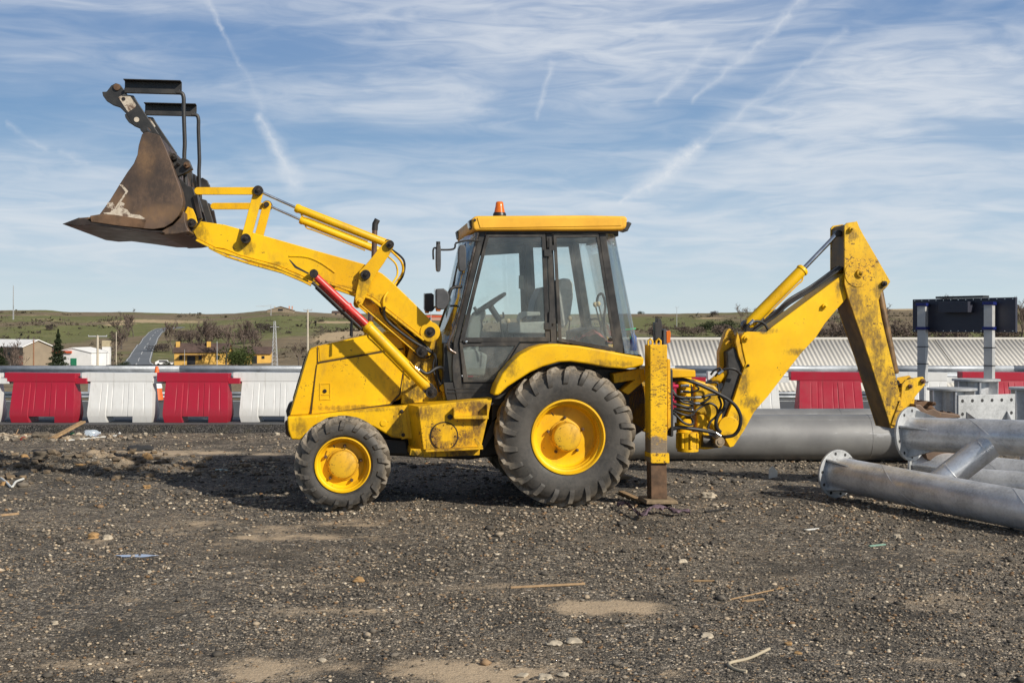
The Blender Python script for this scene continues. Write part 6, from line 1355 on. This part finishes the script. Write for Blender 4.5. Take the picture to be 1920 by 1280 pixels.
mb.build("hose_tape", simple("pink_tape", (.60,.03,.10), .5, 0, .1, 8, 0), machine)
hose(zh((540,290,.84),(545,400,.84),(548,520,.84),(555,620,.84)), .008, K)
# ================================================================== galvanised pipes
def lerp(a, b, t): return a+(b-a)*t
def frame(d):
    d = d.normalized(); s_ = Vector((0,0,1)).cross(d).normalized(); u_ = d.cross(s_); return Matrix((s_, u_, d)).transposed()     # columns: side, up, along
def flanged(name, p0, p1, r, fr, lab, nh=10, gus=4, fth=.028, ph=.4, mat=GALV, cat='steel pipe', group='galvanised steel columns piled at the right'):
    d = (p1-p0); L = d.length; root = empty(name, p0); root.rotation_euler = frame(d).to_euler(); tag(root, lab, cat, group)
    mb = MB(); k = 40; mb.lathe([(r,.0),(r,L)], axis='Z', seg=48); mb.lathe([(r*.95,L),(r*.95,0)], axis='Z', seg=48)
    A_ = mb.build("tube", mat, root, smooth=60, weld=False)
    # spiral weld seam
    mb = MB(); sp_ = [(math.cos(t_*2.1)*(r+.0005), math.sin(t_*2.1)*(r+.0005), .25+t_*.55) for t_ in np.arange(0, (L-.25)/.55, .06)]; mb.tube(sp_, .0028, 5); mb.build("weld_seam", mat, A_, smooth=60)
    mb = MB(); rin = r*.6; n = 60; holes = [(math.cos(ph+2*math.pi*i/nh)*fr*.85, math.sin(ph+2*math.pi*i/nh)*fr*.85) for i in range(nh)]
    mb.lathe([(fr,0),(fr,fth)], axis='Z', seg=64, cap=True); 
    o2 = mb.build("flange", GALP, root, bevel=.004, smooth=40)
    mb = MB()
    for x, y in holes: mb.cyl((x,y,-.001), (x,y,fth+.002), .017, seg=14)
    mb.build("bolt_hole", DHOLE, o2, smooth=40)
    for i in range(gus):
        a = ph+.3+2*math.pi*i/gus; c_, s2 = math.cos(a), math.sin(a); t_ = .009; nx, ny = -s2*t_, c_*t_
        pr = [(r*.97, fth), (fr*.90, fth), (fr*.90, fth+.025), (r*1.0, fth+.30), (r*.97, fth+.30)]
        mb = MB(); mb.extr([(c_*q+nx, s2*q+ny, z) for q, z in pr], [(c_*q-nx, s2*q-ny, z) for q, z in pr]); mb.build("gusset", GALP, root, bevel=.002)
    return root
DHOLE = simple("bolt_hole_dark", (.03,.03,.03), .8, 0, .1, 5, 0)
RP = .182
def pp(px, py, D): return wp(px, py, D)
a, b = pp(1568,901,13.35), pp(1985,951,10.85); a.z = .27; b.z = .185
flanged("flanged_pipe", a, b, RP, .262, 'front galvanised pipe lying on the gravel, round flange at its left end', ph=.5)
a, b = pp(1706,813,13.35), pp(2000,824,12.0)
flanged("flanged_pipe", a, b, .182, .295, 'upper galvanised pipe lying on top of the pile with large round flange', ph=.9)
a, b = pp(1716,893,14.3), pp(2020,885,13.2); a.z = .25; b.z = .2
flanged("flanged_pipe", a, b, .18, .25, 'lower rear galvanised pipe under the upper pipe, half hidden flange', ph=.2, gus=5)
a, b = pp(1800,905,13.4), pp(2050,912,12.6); a.z = .17; b.z = .17; root = empty("short_pipe", a); root.rotation_euler = frame(b-a).to_euler(); tag(root, 'plain pipe end lying between the front pipe and the rear pipe', 'steel pipe', 'galvanised steel columns piled at the right'); mb = MB(); mb.lathe([(.16,0),(.16,(b-a).length)], axis='Z', seg=40); mb.lathe([(.15,(b-a).length),(.15,0)], axis='Z', seg=40); mb.build("tube", GALV, root, smooth=60, weld=False)
# slanting branch pipe with collar
a, b = pp(1862,828,12.55), pp(1765,903,12.75); root = empty("branch_pipe", a); root.rotation_euler = frame(b-a).to_euler(); tag(root, 'bright slanting branch pipe welded below the upper pipe', 'steel pipe', 'galvanised steel columns piled at the right')
GALB = galv("bright_galvanised", (.68,.70,.73), 0, .4, .36, .05)
mb = MB(); L = (b-a).length+.12; mb.lathe([(.142,.0),(.142,L)], axis='Z', seg=48); mb.lathe([(.132,L),(.132,0)], axis='Z', seg=48); tb = mb.build("tube", GALB, root, smooth=60, weld=False); mb = MB()
for z in (.10,.50): mb.lathe([(.143,z-.004),(.1455,z),(.143,z+.004)], axis='Z', seg=48)
mb.build("weld_ring", GALV, tb, smooth=60, weld=False)
# big grey pipes behind
def bigpipe(px0, px1, Yd, r, zc, lab, tilt=0):
    x0, x1 = (px0-CX)*Yd/F, (px1-CX)*Yd/F; root = empty("large_pipe", (x0, Yd, zc)); tag(root, lab, 'steel pipe', 'large dull pipes lying behind the loader'); root.rotation_euler = frame(Vector((x1-x0, tilt, 0))).to_euler(); L = math.hypot(x1-x0, tilt)
    mb = MB(); mb.lathe([(r,0),(r,L)], axis='Z', seg=64); mb.lathe([(r*.96,L),(r*.96,0)], axis='Z', seg=64); mb.lathe([(r,0),(r*.96,0)], axis='Z', seg=64); mb.lathe([(r,L),(r*.96,L)], axis='Z', seg=64); tb = mb.build("tube", BIGP, root, smooth=60, weld=False)
    mb = MB(); 
    for a in (2.2, 4.4, 5.6): mb.tube([(math.cos(a)*r, math.sin(a)*r, .01), (math.cos(a)*r, math.sin(a)*r, L-.01)], .005, 5)
    for z in (L*.32, L*.86): mb.lathe([(r-.002,z-.006),(r+.004,z),(r-.002,z+.006)], axis='Z', seg=64)
    mb.build("weld_seam", BIGP, tb, smooth=60, weld=False); return root
m, t = newmat("dull_pipe_steel"); o = t.obj; n = t.noise(o, 1.3, 7, .6); n2 = t.noise(t.mapv(o, (3,3,.7)), 3, 8, .7)
c = t.mix(t.mr(n, .3, .7), (.20,.20,.20), (.29,.29,.285)); c = t.mix(t.mr(n2, .60, .66, 0, .6), c, (.42,.43,.44)); c = t.mix(t.mr(t.noise(t.mapv(o, loc=(4,4,4)), 9, 6, .7), .6, .8, 0, .5), c, (.08,.075,.07))
t.put(t.bs.inputs['Base Color'], c); t.bs.inputs['Roughness'].default_value = .5; t.bs.inputs['Metallic'].default_value = .3; bump(t, n2, .08, .01); BIGP = m
bigpipe(1090, 1712, 17.2, .318, .322, 'big dull grey pipe lying on the gravel behind the digging boom'); bigpipe(1075, 1655, 18.0, .33, .335, 'second big grey pipe showing as a strip above the first', .1)
# ------------------------------------------------------------------ column bases standing behind
def stub(px, top, D, rpx, hh, lab):
    x = (px-CX)*D/F; zt = H-(top-CY)*D/F; R_ = rpx*D/F; root = empty("column_stub", (x, D, .0)); tag(root, lab, 'steel column', 'column stubs with round top flanges'); mb = MB(); mb.lathe([(0,zt-.03),(R_,zt-.03),(R_,zt),(0,zt)], axis='Z', seg=56); mb.build("flange", GALP, root, bevel=.004)
    mb = MB(); mb.lathe([(R_*.55,0),(R_*.55,zt-.03)], axis='Z', seg=40); mb.build("tube", GALV, root, smooth=60)
    for i in range(6): a = i*math.pi/3+.35; c_, s2 = math.cos(a), math.sin(a); mb = MB(); t_ = .012; pr = [(R_*.5,zt-.031),(R_*.95,zt-.031),(R_*.95,zt-.08),(R_*.92,zt-hh),(R_*.5,zt-hh)]; mb.extr([(c_*q-s2*t_, s2*q+c_*t_, z) for q, z in pr], [(c_*q+s2*t_, s2*q-c_*t_, z) for q, z in pr]); mb.build("gusset", GALV, root, bevel=.002)
stub(1785, 727, 16.6, 45, .5, 'column stub with round flange left of the drilled plate, lower of two'); stub(1830, 710, 17.6, 43, .55, 'column stub with round flange behind the drilled plate, higher of two'); stub(1938, 726, 16.4, 44, .5, 'column stub with round flange cut off by the right picture edge')
# ------------------------------------------------------------------ rectangular base plate with holes
mb = MB(); D = 15.0; yaw = R(-20); root = empty("base_plate_column", wp(1849,790,D)+Vector((0,0,0))); root.rotation_euler = (0, 0, -yaw*1.0); tag(root, 'rectangular galvanised base plate with row of bolt holes, standing on edge', 'steel plate', 'galvanised steel columns piled at the right')
w_, h_ = .86, .62; mb = MB(); mb.box((0,0,.02), (w_,.035,h_)); pl = mb.build("plate", GALP, root, bevel=.004); mb = MB()
for k in range(6): mb.cyl((-w_/2+.06+k*(w_-.12)/5,-.02,h_/2-.05), (-w_/2+.06+k*(w_-.12)/5,.02,h_/2-.05), .021, seg=16)
for k in range(6): mb.cyl((-w_/2+.06+k*(w_-.12)/5,-.02,-h_/2+.10), (-w_/2+.06+k*(w_-.12)/5,.02,-h_/2+.10), .021, seg=16)
for sx in (-1,1): mb.cyl((sx*(w_/2-.06),-.02,.10), (sx*(w_/2-.06),.02,.10), .021, seg=16)
mb.build("bolt_hole", DHOLE, pl)
for sx in (-1,1): mb = MB(); mb.extr([(sx*.28,-.02,-.02),(sx*.30,-.02,.13),(sx*.16,-.34,-.10),(sx*.14,-.34,-.2),(sx*.26,-.02,-.25)], [(sx*.295,-.02,-.02),(sx*.315,-.02,.13),(sx*.175,-.34,-.10),(sx*.155,-.34,-.2),(sx*.275,-.02,-.25)]); mb.build("gusset", GALV, root, bevel=.002)
mb = MB(); mb.cyl((0,-.02,-.16), (.5,-1.2,-.28), .13, seg=36); mb.build("tube", GALV, root, smooth=50)
# ------------------------------------------------------------------ dark panel on posts
m, t = newmat("navy_panel"); o = t.obj; n = t.noise(t.mapv(o, (1,1,3)), 2, 6, .6); t.put(t.bs.inputs['Base Color'], t.mix(n, (.022,.024,.040), (.040,.042,.060))); t.bs.inputs['Roughness'].default_value = .5; NAV = m
BLU = simple("blue_clamp", (.010,.018,.13), .4, .1, .15, 8, 0)
# left post is farther away than the right one
DL, DR = 19.0, 17.6
cL, cR = wp(1713,592,DL), wp(1906,590,DR); v_ = cR-cL; v_.z = 0; yw_ = math.atan2(v_.y, v_.x); L = v_.length; mid = (cL+cR)/2
sgn = empty("message_board", (mid.x, mid.y, mid.z), yw_); tag(sgn, 'long dark navy panel seen from behind, clamped on two posts', 'sign panel')
hh = 61*DL/F
mb = MB(); mb.box((0,0,0), (L,.05,hh)); mb.build("panel", NAV, sgn, bevel=.004); mb = MB(); mb.box((-.02,.0,hh/2+.02), (.80,.16,.03)); mb.build("cover_strip", K, sgn, bevel=.003); mb = MB(); mb.box((-.05,-.10,.12), (.50,.16,.16)); mb.build("cable_box", NAV, sgn, bevel=.006)
mb = MB()
for k in range(14):
    x = -L/2+.04+k*(L-.08)/13
    for z in (-hh/2+.02, hh/2-.02): mb.cyl((x,-.028,z), (x,-.024,z), .007, seg=6)
mb.build("rivets", CHR, sgn)
TAPE = simple("black_tape", (.03,.03,.03), .5, 0, .1, 5, 0)
def post(x, lab, wpx, off):
    base = sgn.matrix_basis.copy(); loc = Vector((mid.x,mid.y,0))+Matrix.Rotation(yw_, 3, 'Z') @ Vector((x, off, 0)); r_ = empty("sign_post", loc, R(-38)); tag(r_, lab, 'sign post', 'posts of the dark panel'); zt = mid.z+hh*.37; s_ = .125
    mb = MB(); mb.box((0,0,(zt)/2), (s_*.62,s_*.62,zt)); mb.build("inner_tube", GALV, r_, bevel=.004); mb = MB(); z0 = .98; mb.box((0,0,(zt+z0)/2), (s_,s_,zt-z0)); mb.build("shroud", POSTM, r_, bevel=.006)
    mb = MB()
    for z in (zt-.66, zt-.92, zt-1.2): 
        if z > z0: mb.box((0,0,z), (s_+.008,s_+.008,.014))
    mb.build("strap", TAPE, r_)
    for z in (zt-.02, zt-.38): mb = MB(); mb.box((0,-.0,z), (s_+.035,s_+.035,.045)); mb.box((.02,.10,z), (.05,.15,.03)); mb.build("clamp", BLU, r_, bevel=.004)
POSTM = simple("post_aluminium", (.50,.50,.49), .5, .3, .12, 5, .05)
post(-L*.34, 'left post of the dark panel, ending above the round flange', 17, -.16); post(L*.31, 'right post of the dark panel, standing behind the column stub', 20, -.16)
# ================================================================== litter on the yard
def onG(px, py): q = gp(px, py); q.z = ghs(q.x, q.y); return q
WOOD = simple("weathered_wood", (.34,.22,.11), .85, 0, .25, 12, .3); WOOD2 = simple("pale_stick", (.36,.24,.13), .85, 0, .2, 16, .3); OCH = simple("ochre_stone", (.33,.20,.085), .9, 0, .3, 10, .5); PAL = simple("pale_stone", (.42,.36,.27), .9, 0, .2, 12, .5); CLAY = simple("clay_lump", (.13,.105,.075), .95, 0, .4, 9, .8); WPL = simple("white_scrap", (.62,.62,.58), .5, 0, .1, 8, .05); DKR = simple("dark_clod", (.03,.03,.03), .9, 0, .4, 9, .7)
def plank(p0, p1, w_, t_, mat, name, lab, cat, z0=.0, z1=.0):
    a, b = onG(*p0), onG(*p1); a.z += t_/2+z0; b.z += t_/2+z1; d = b-a; mb = MB(); mb.box((0,0,d.length/2), (w_,t_,d.length)); o_ = mb.build(name, mat, None, bevel=.003); o_.location = a; o_.rotation_euler = frame(d).to_euler(); tag(o_, lab, cat)
plank((98,826),(156,818), .10, .03, WOOD, "wood_plank", 'pale wooden plank propped on the rubbish by the road edge', 'plank', .03, .22)
plank((112,826),(222,818), .10, .015, WPL, "board", 'thin whitish board lying below the plastic bottle', 'board')
plank((957,1101),(1097,1096), .022, .014, WOOD2, "stick", 'long pale flat stick lying in the middle of the gravel', 'stick')
plank((0,966),(35,963), .03, .02, WOOD2, "stick", 'short pale stick at the left picture edge', 'stick'); plank((1322,960),(1372,953), .03, .02, K, "metal_bar", 'short dark bar lying right of the stabiliser foot', 'bar'); plank((1370,1121),(1470,1098), .012, .008, WOOD, "stick", 'thin splinter of wood right of the pale sand patch', 'stick') 
plank((1300,1086),(1340,1087), .02, .012, WOOD, "stick", 'short brown splinter above the bent wire', 'stick'); plank((1508,993),(1535,991), .02, .012, WPL, "stick", 'small white strip of wood on the gravel at right', 'stick'); plank((1390,1126),(1432,1124), .03, .01, WOOD, "stick", 'brown wood chip lying on dark gravel at right', 'stick')
plank((1630,1024),(1660,1022), .025, .012, simple("green_strip", (.20,.34,.26), .5, 0, .1, 8, 0), "plastic_strip", 'pale green plastic strip on the gravel at right', 'strip')
plank((1165,924),(1205,942), .07, .03, WOOD, "wood_plank", 'old brown lath lying between rear wheel and stabiliser foot', 'plank'); plank((405,878),(426,879), .05, .01, simple("mint_scrap", (.45,.62,.55), .5, 0, .1, 8, 0), "plastic_strip", 'small mint green scrap left of the front wheel', 'strip')
# bent wires
def wire(pts, r_, mat, name, lab, cat):
    P_ = []
    for a, b, z in pts: q = onG(a, b); q.z += z+r_; P_.append(q)
    o_ = MB().tube(spline(P_, 6), r_, 8).build(name, mat, None, smooth=60); tag(o_, lab, cat)
wire([(1443,1227,.02),(1405,1236,0),(1368,1246,0),(1376,1256,0),(1400,1262,0)], .009, simple("pale_cord", (.40,.34,.24), .8, 0, .1, 10, .1), "cord", 'bent pale cord on the gravel near the bottom right', 'cord')
wire([(2,900,.02),(12,908,.02),(22,914,.0),(30,908,.02),(44,903,.02)], .014, WPL, "hose_piece", 'white bent tube forming a V at the left edge', 'tube')
wire([(30,818,.02),(40,810,.10),(53,801,.25)], .008, WOOD2, "twig", 'thin twig poking up from the rubbish by the left barrier', 'twig')
# purple rag
mb = MB(); rr = random.Random(3); P_ = spline([onG(a, b)+Vector((0,0,z)) for a, b, z in ((1158,952,.01),(1175,958,.05),(1190,968,.03),(1205,974,.02),(1222,968,.06),(1245,962,.03),(1265,966,.02),(1292,965,.01))], 5); n = len(P_)
rows = [mb.addv([p+Vector((0, dy*.11*(.6+.4*math.sin(i*.9)), .012+.035*abs(math.sin(i*1.3+dy*3)))) for dy in (-1,-.5,0,.5,1)]) for i, p in enumerate(P_)]
for i in range(n-1):
    for q in range(4): mb.face([rows[i]+q, rows[i]+q+1, rows[i+1]+q+1, rows[i+1]+q])
o_ = mb.build("rag", simple("purple_rag", (.12,.08,.10), .9, 0, .35, 14, .3), None, smooth=60); s_ = o_.modifiers.new('s','SOLIDIFY'); s_.thickness = .008; tag(o_, 'twisted purple grey rag on the gravel before the stabiliser foot', 'rag')
# puddle
mb = MB(); q = gp(256,1041); n = 40; pts = [(q.x+.155*math.cos(a)*(1+.15*math.sin(3*a)+.1*math.sin(7*a)), q.y+.06*math.sin(a)*(1+.2*math.sin(5*a+1)), 0) for a in np.linspace(0, 2*math.pi, n, endpoint=False)]; zz = max(ghs(p[0], p[1]) for p in pts)+.004
k = mb.addv([(a, b, zz) for a, b, c2 in pts]); mb.face([k+i for i in range(n)]); m, t = newmat("puddle_water"); t.bs.inputs['Base Color'].default_value = (.42,.47,.58,1); t.bs.inputs['Roughness'].default_value = .12; t.bs.inputs['Specular IOR Level'].default_value = 1; o_ = mb.build("puddle", m, None, smooth=0); tag(o_, kind='structure')
# plastic bottle and other rubbish by the kerb
def rock(px, py, wpx, hz, mat, lab, name="stone", cat='stone', seed=0, flat=.6):
    q = onG(px, py); s_ = wpx*q.y/F/2; rr = random.Random(seed or int(px*7+py)); bm = bmesh.new(); bmesh.ops.create_icosphere(bm, subdivisions=3, radius=1)
    ph = [rr.uniform(0, 6) for _ in range(6)]
    for v in bm.verts:
        c_ = v.co.copy(); k_ = 1+.16*math.sin(c_.x*3+ph[0])+.13*math.sin(c_.y*4+ph[1])+.13*math.sin(c_.z*5+ph[2])+.06*math.sin(c_.x*9+c_.y*7+ph[3]); m_ = max(abs(c_.x), abs(c_.y), abs(c_.z)); k_ *= .72+.28/m_*.8
        v.co = Vector((c_.x*s_*k_, c_.y*s_*k_*.8, max(c_.z,-.5)*s_*k_*flat))
    me = bpy.data.meshes.new(name); bm.to_mesh(me); bm.free(); me.shade_smooth(); me.set_sharp_from_angle(angle=R(28)); me.materials.append(mat); o_ = bpy.data.objects.new(name, me); COL.objects.link(o_); o_.location = q+Vector((0,0,s_*flat*.35)); o_.rotation_euler.z = rr.uniform(0, 6); tag(o_, lab, cat); return o_
for a in [(1327,931,24,0,PAL,'pale squarish stone right of the stabiliser foot'), (175,1003,24,0,OCH,'rounded ochre stone above the puddle, left one'), (203,1006,20,0,PAL,'grey stone beside the ochre stone above the puddle'), (240,1000,22,0,CLAY,'dull flat stone right of the two stones above the puddle'),
          (45,862,20,0,OCH,'ochre stone on the dark heap at far left'), (275,861,26,0,OCH,'ochre brown stone left of the loader shadow'), (8,908,18,0,OCH,'orange stone beside the white bent tube'), (275,914,16,0,OCH,'small ochre stone in the loader shadow'), (671,1088,22,0,OCH,'small orange brown flake left of the long stick'),
          (1279,1052,16,0,PAL,'small pale stone in mid gravel at right'), (803,1050,9,0,PAL,'small white pebble in the middle gravel, upper one'), (802,1038,8,0,PAL,'small white pebble in the middle gravel, lower one'), (1326,1192,28,0,PAL,'flat pale stone right of the sand patch'), (1041,1204,32,0,PAL,'flat pale stone near the bottom centre, left of a pair'),
          (1075,1198,34,0,PAL,'flat pale stone near the bottom centre, right of a pair'), (980,1264,24,0,PAL,'flat stone at the bottom edge, left of three'), (1022,1269,30,0,PAL,'flat stone at the bottom edge, middle of three'), (1056,1266,26,0,PAL,'flat stone at the bottom edge, right of three'), (604,1234,20,0,PAL,'flat tan stone at the bottom left of centre'),
          (1478,1210,14,0,OCH,'orange stone right of the bent pale cord'), (1592,1229,16,0,PAL,'pale stone near the bottom right, left one'), (1666,1225,12,0,PAL,'small tan pebble near the bottom right'), (1802,1270,16,0,PAL,'tan stone at the bottom right corner area'), (1682,1011,16,0,PAL,'pale stone below the front pipe'), (1687,1060,12,0,PAL,'small pale stone far right of the gravel'),
          (1496,1228,14,0,OCH,'small ochre stone right of the orange one'), (790,1134,10,0,PAL,'tan pebble in the lower middle'), (690,1197,10,0,PAL,'pale pebble in the lower left middle'), (835,1222,14,0,CLAY,'dark rounded stone in the lower middle'), (102,1168,14,0,PAL,'pale stone in the lower left'), (280,1073,12,0,PAL,'pale pebble below the puddle')]:
    px, py, w_, _, mt, lb = a; rock(px, py, w_, 0, mt, lb, flat=.38 if 'flat' in lb else .62)
for i, a in enumerate([(95,872,60,CLAY,'brown heap of dug clay on the left, biggest lump'), (60,884,44,CLAY,'brown clay lump left of the biggest one'), (128,880,34,CLAY,'brown clay lump right of the biggest one'), (20,878,50,CLAY,'brown clay lump at the left picture edge'), (75,850,34,DKR,'black clod of asphalt behind the clay heap, left'), (262,845,50,DKR,'black clod of asphalt behind the ochre stone'), (48,893,40,DKR,'black clod of asphalt before the clay heap'), (150,885,20,OCH,'ochre lump at the right foot of the clay heap')]):
    rock(a[0], a[1], a[2], 0, a[3], a[4], "clod", 'clod', 50+i, .33)
rock(113,880,12,0,WPL,'white scrap on the clay heap',"scrap",'scrap',3,.5)
for i, (a, b, w_, mt) in enumerate([(12,826,14,PAL),(30,822,12,PAL),(44,824,12,simple("red_scrap", (.30,.03,.02), .6, 0, .2, 8, .1)),(3,818,12,PAL),(58,826,10,PAL),(75,826,30,CLAY),(135,817,8,simple("green_scrap", (.02,.30,.12), .5, 0, .1, 8, .1)),(148,819,16,PAL),(205,814,8,PAL),(224,816,7,WPL),(273,817,9,PAL),(312,816,6,PAL),(415,817,7,PAL),(520,818,10,PAL)]):
    rock(a, b, w_, 0, mt, ['pale rubble piece','pale rubble piece','red scrap','pale rubble piece','pale rubble piece','grey clod','green scrap','cream foam scrap','pale crumb','white crumb','pale stone crumb','small pale crumb','pale stone','pale stone'][i]+' by the road edge, '+['leftmost but one','third from the left edge','beside the rubble','at the very left edge','fifth from the left edge','left of the plank','under the plank','left of the bottle','right of the bottle','far right of the bottle','below the white barrier','below the second red barrier','below its right end','left of the front wheel'][i], "rubble_piece", "rubble", 90+i, .7)
q = onG(172,821); mb = MB(); mb.lathe([(0,0),(.05,.0),(.06,.02),(.06,.16),(.05,.20),(.02,.24),(.02,.26),(0,.26)], axis='X', seg=20); o_ = mb.build("plastic_bottle", BOT, None, smooth=50); o_.location = q+Vector((-.12,0,.065)); o_.rotation_euler.z = .5; tag(o_, 'crumpled clear bluish bottle lying by the road edge', 'bottle')
mb = MB(); mb.extr([(-.05,0,.0),(.055,.0,.02),(.06,.0,.09),(.0,.0,.15),(-.045,.0,.11)], [(-.05,.01,.0),(.055,.02,.02),(.06,.03,.09),(.0,.03,.15),(-.045,.02,.11)]); o_ = mb.build("plastic_chip", WPL, None); o_.location = onG(1449,895); tag(o_, 'white broken plastic shard standing in the gravel near the pipes', 'shard')

# gravel pushed up where the wheels and the stabiliser feet press into the yard
for i, (u_, v_, rx, ry) in enumerate([(AX, .15, .17, .17), (RX, .22, .24, .2), (AX, VW-.15, .17, .17), (RX, VW-.2, .22, .2)]):
    q = ORG+UD*u_+VD*v_; heap_stones("gravel", 260, q.x, q.y, rx, ry, .012, .05, 30+i, STN, 'small stones pushed up around a tyre of the backhoe loader')
q = ORG+UD*M(1239,940,0).x+VD*.1; heap_stones("gravel", 150, q.x, q.y, .26, .2, .012, .045, 40, STN, 'small stones around the stabiliser foot')
heap_stones("gravel", 420, 4.1, 12.6, .9, .5, .012, .05, 41, STN, 'loose stones scattered around the front pipe')
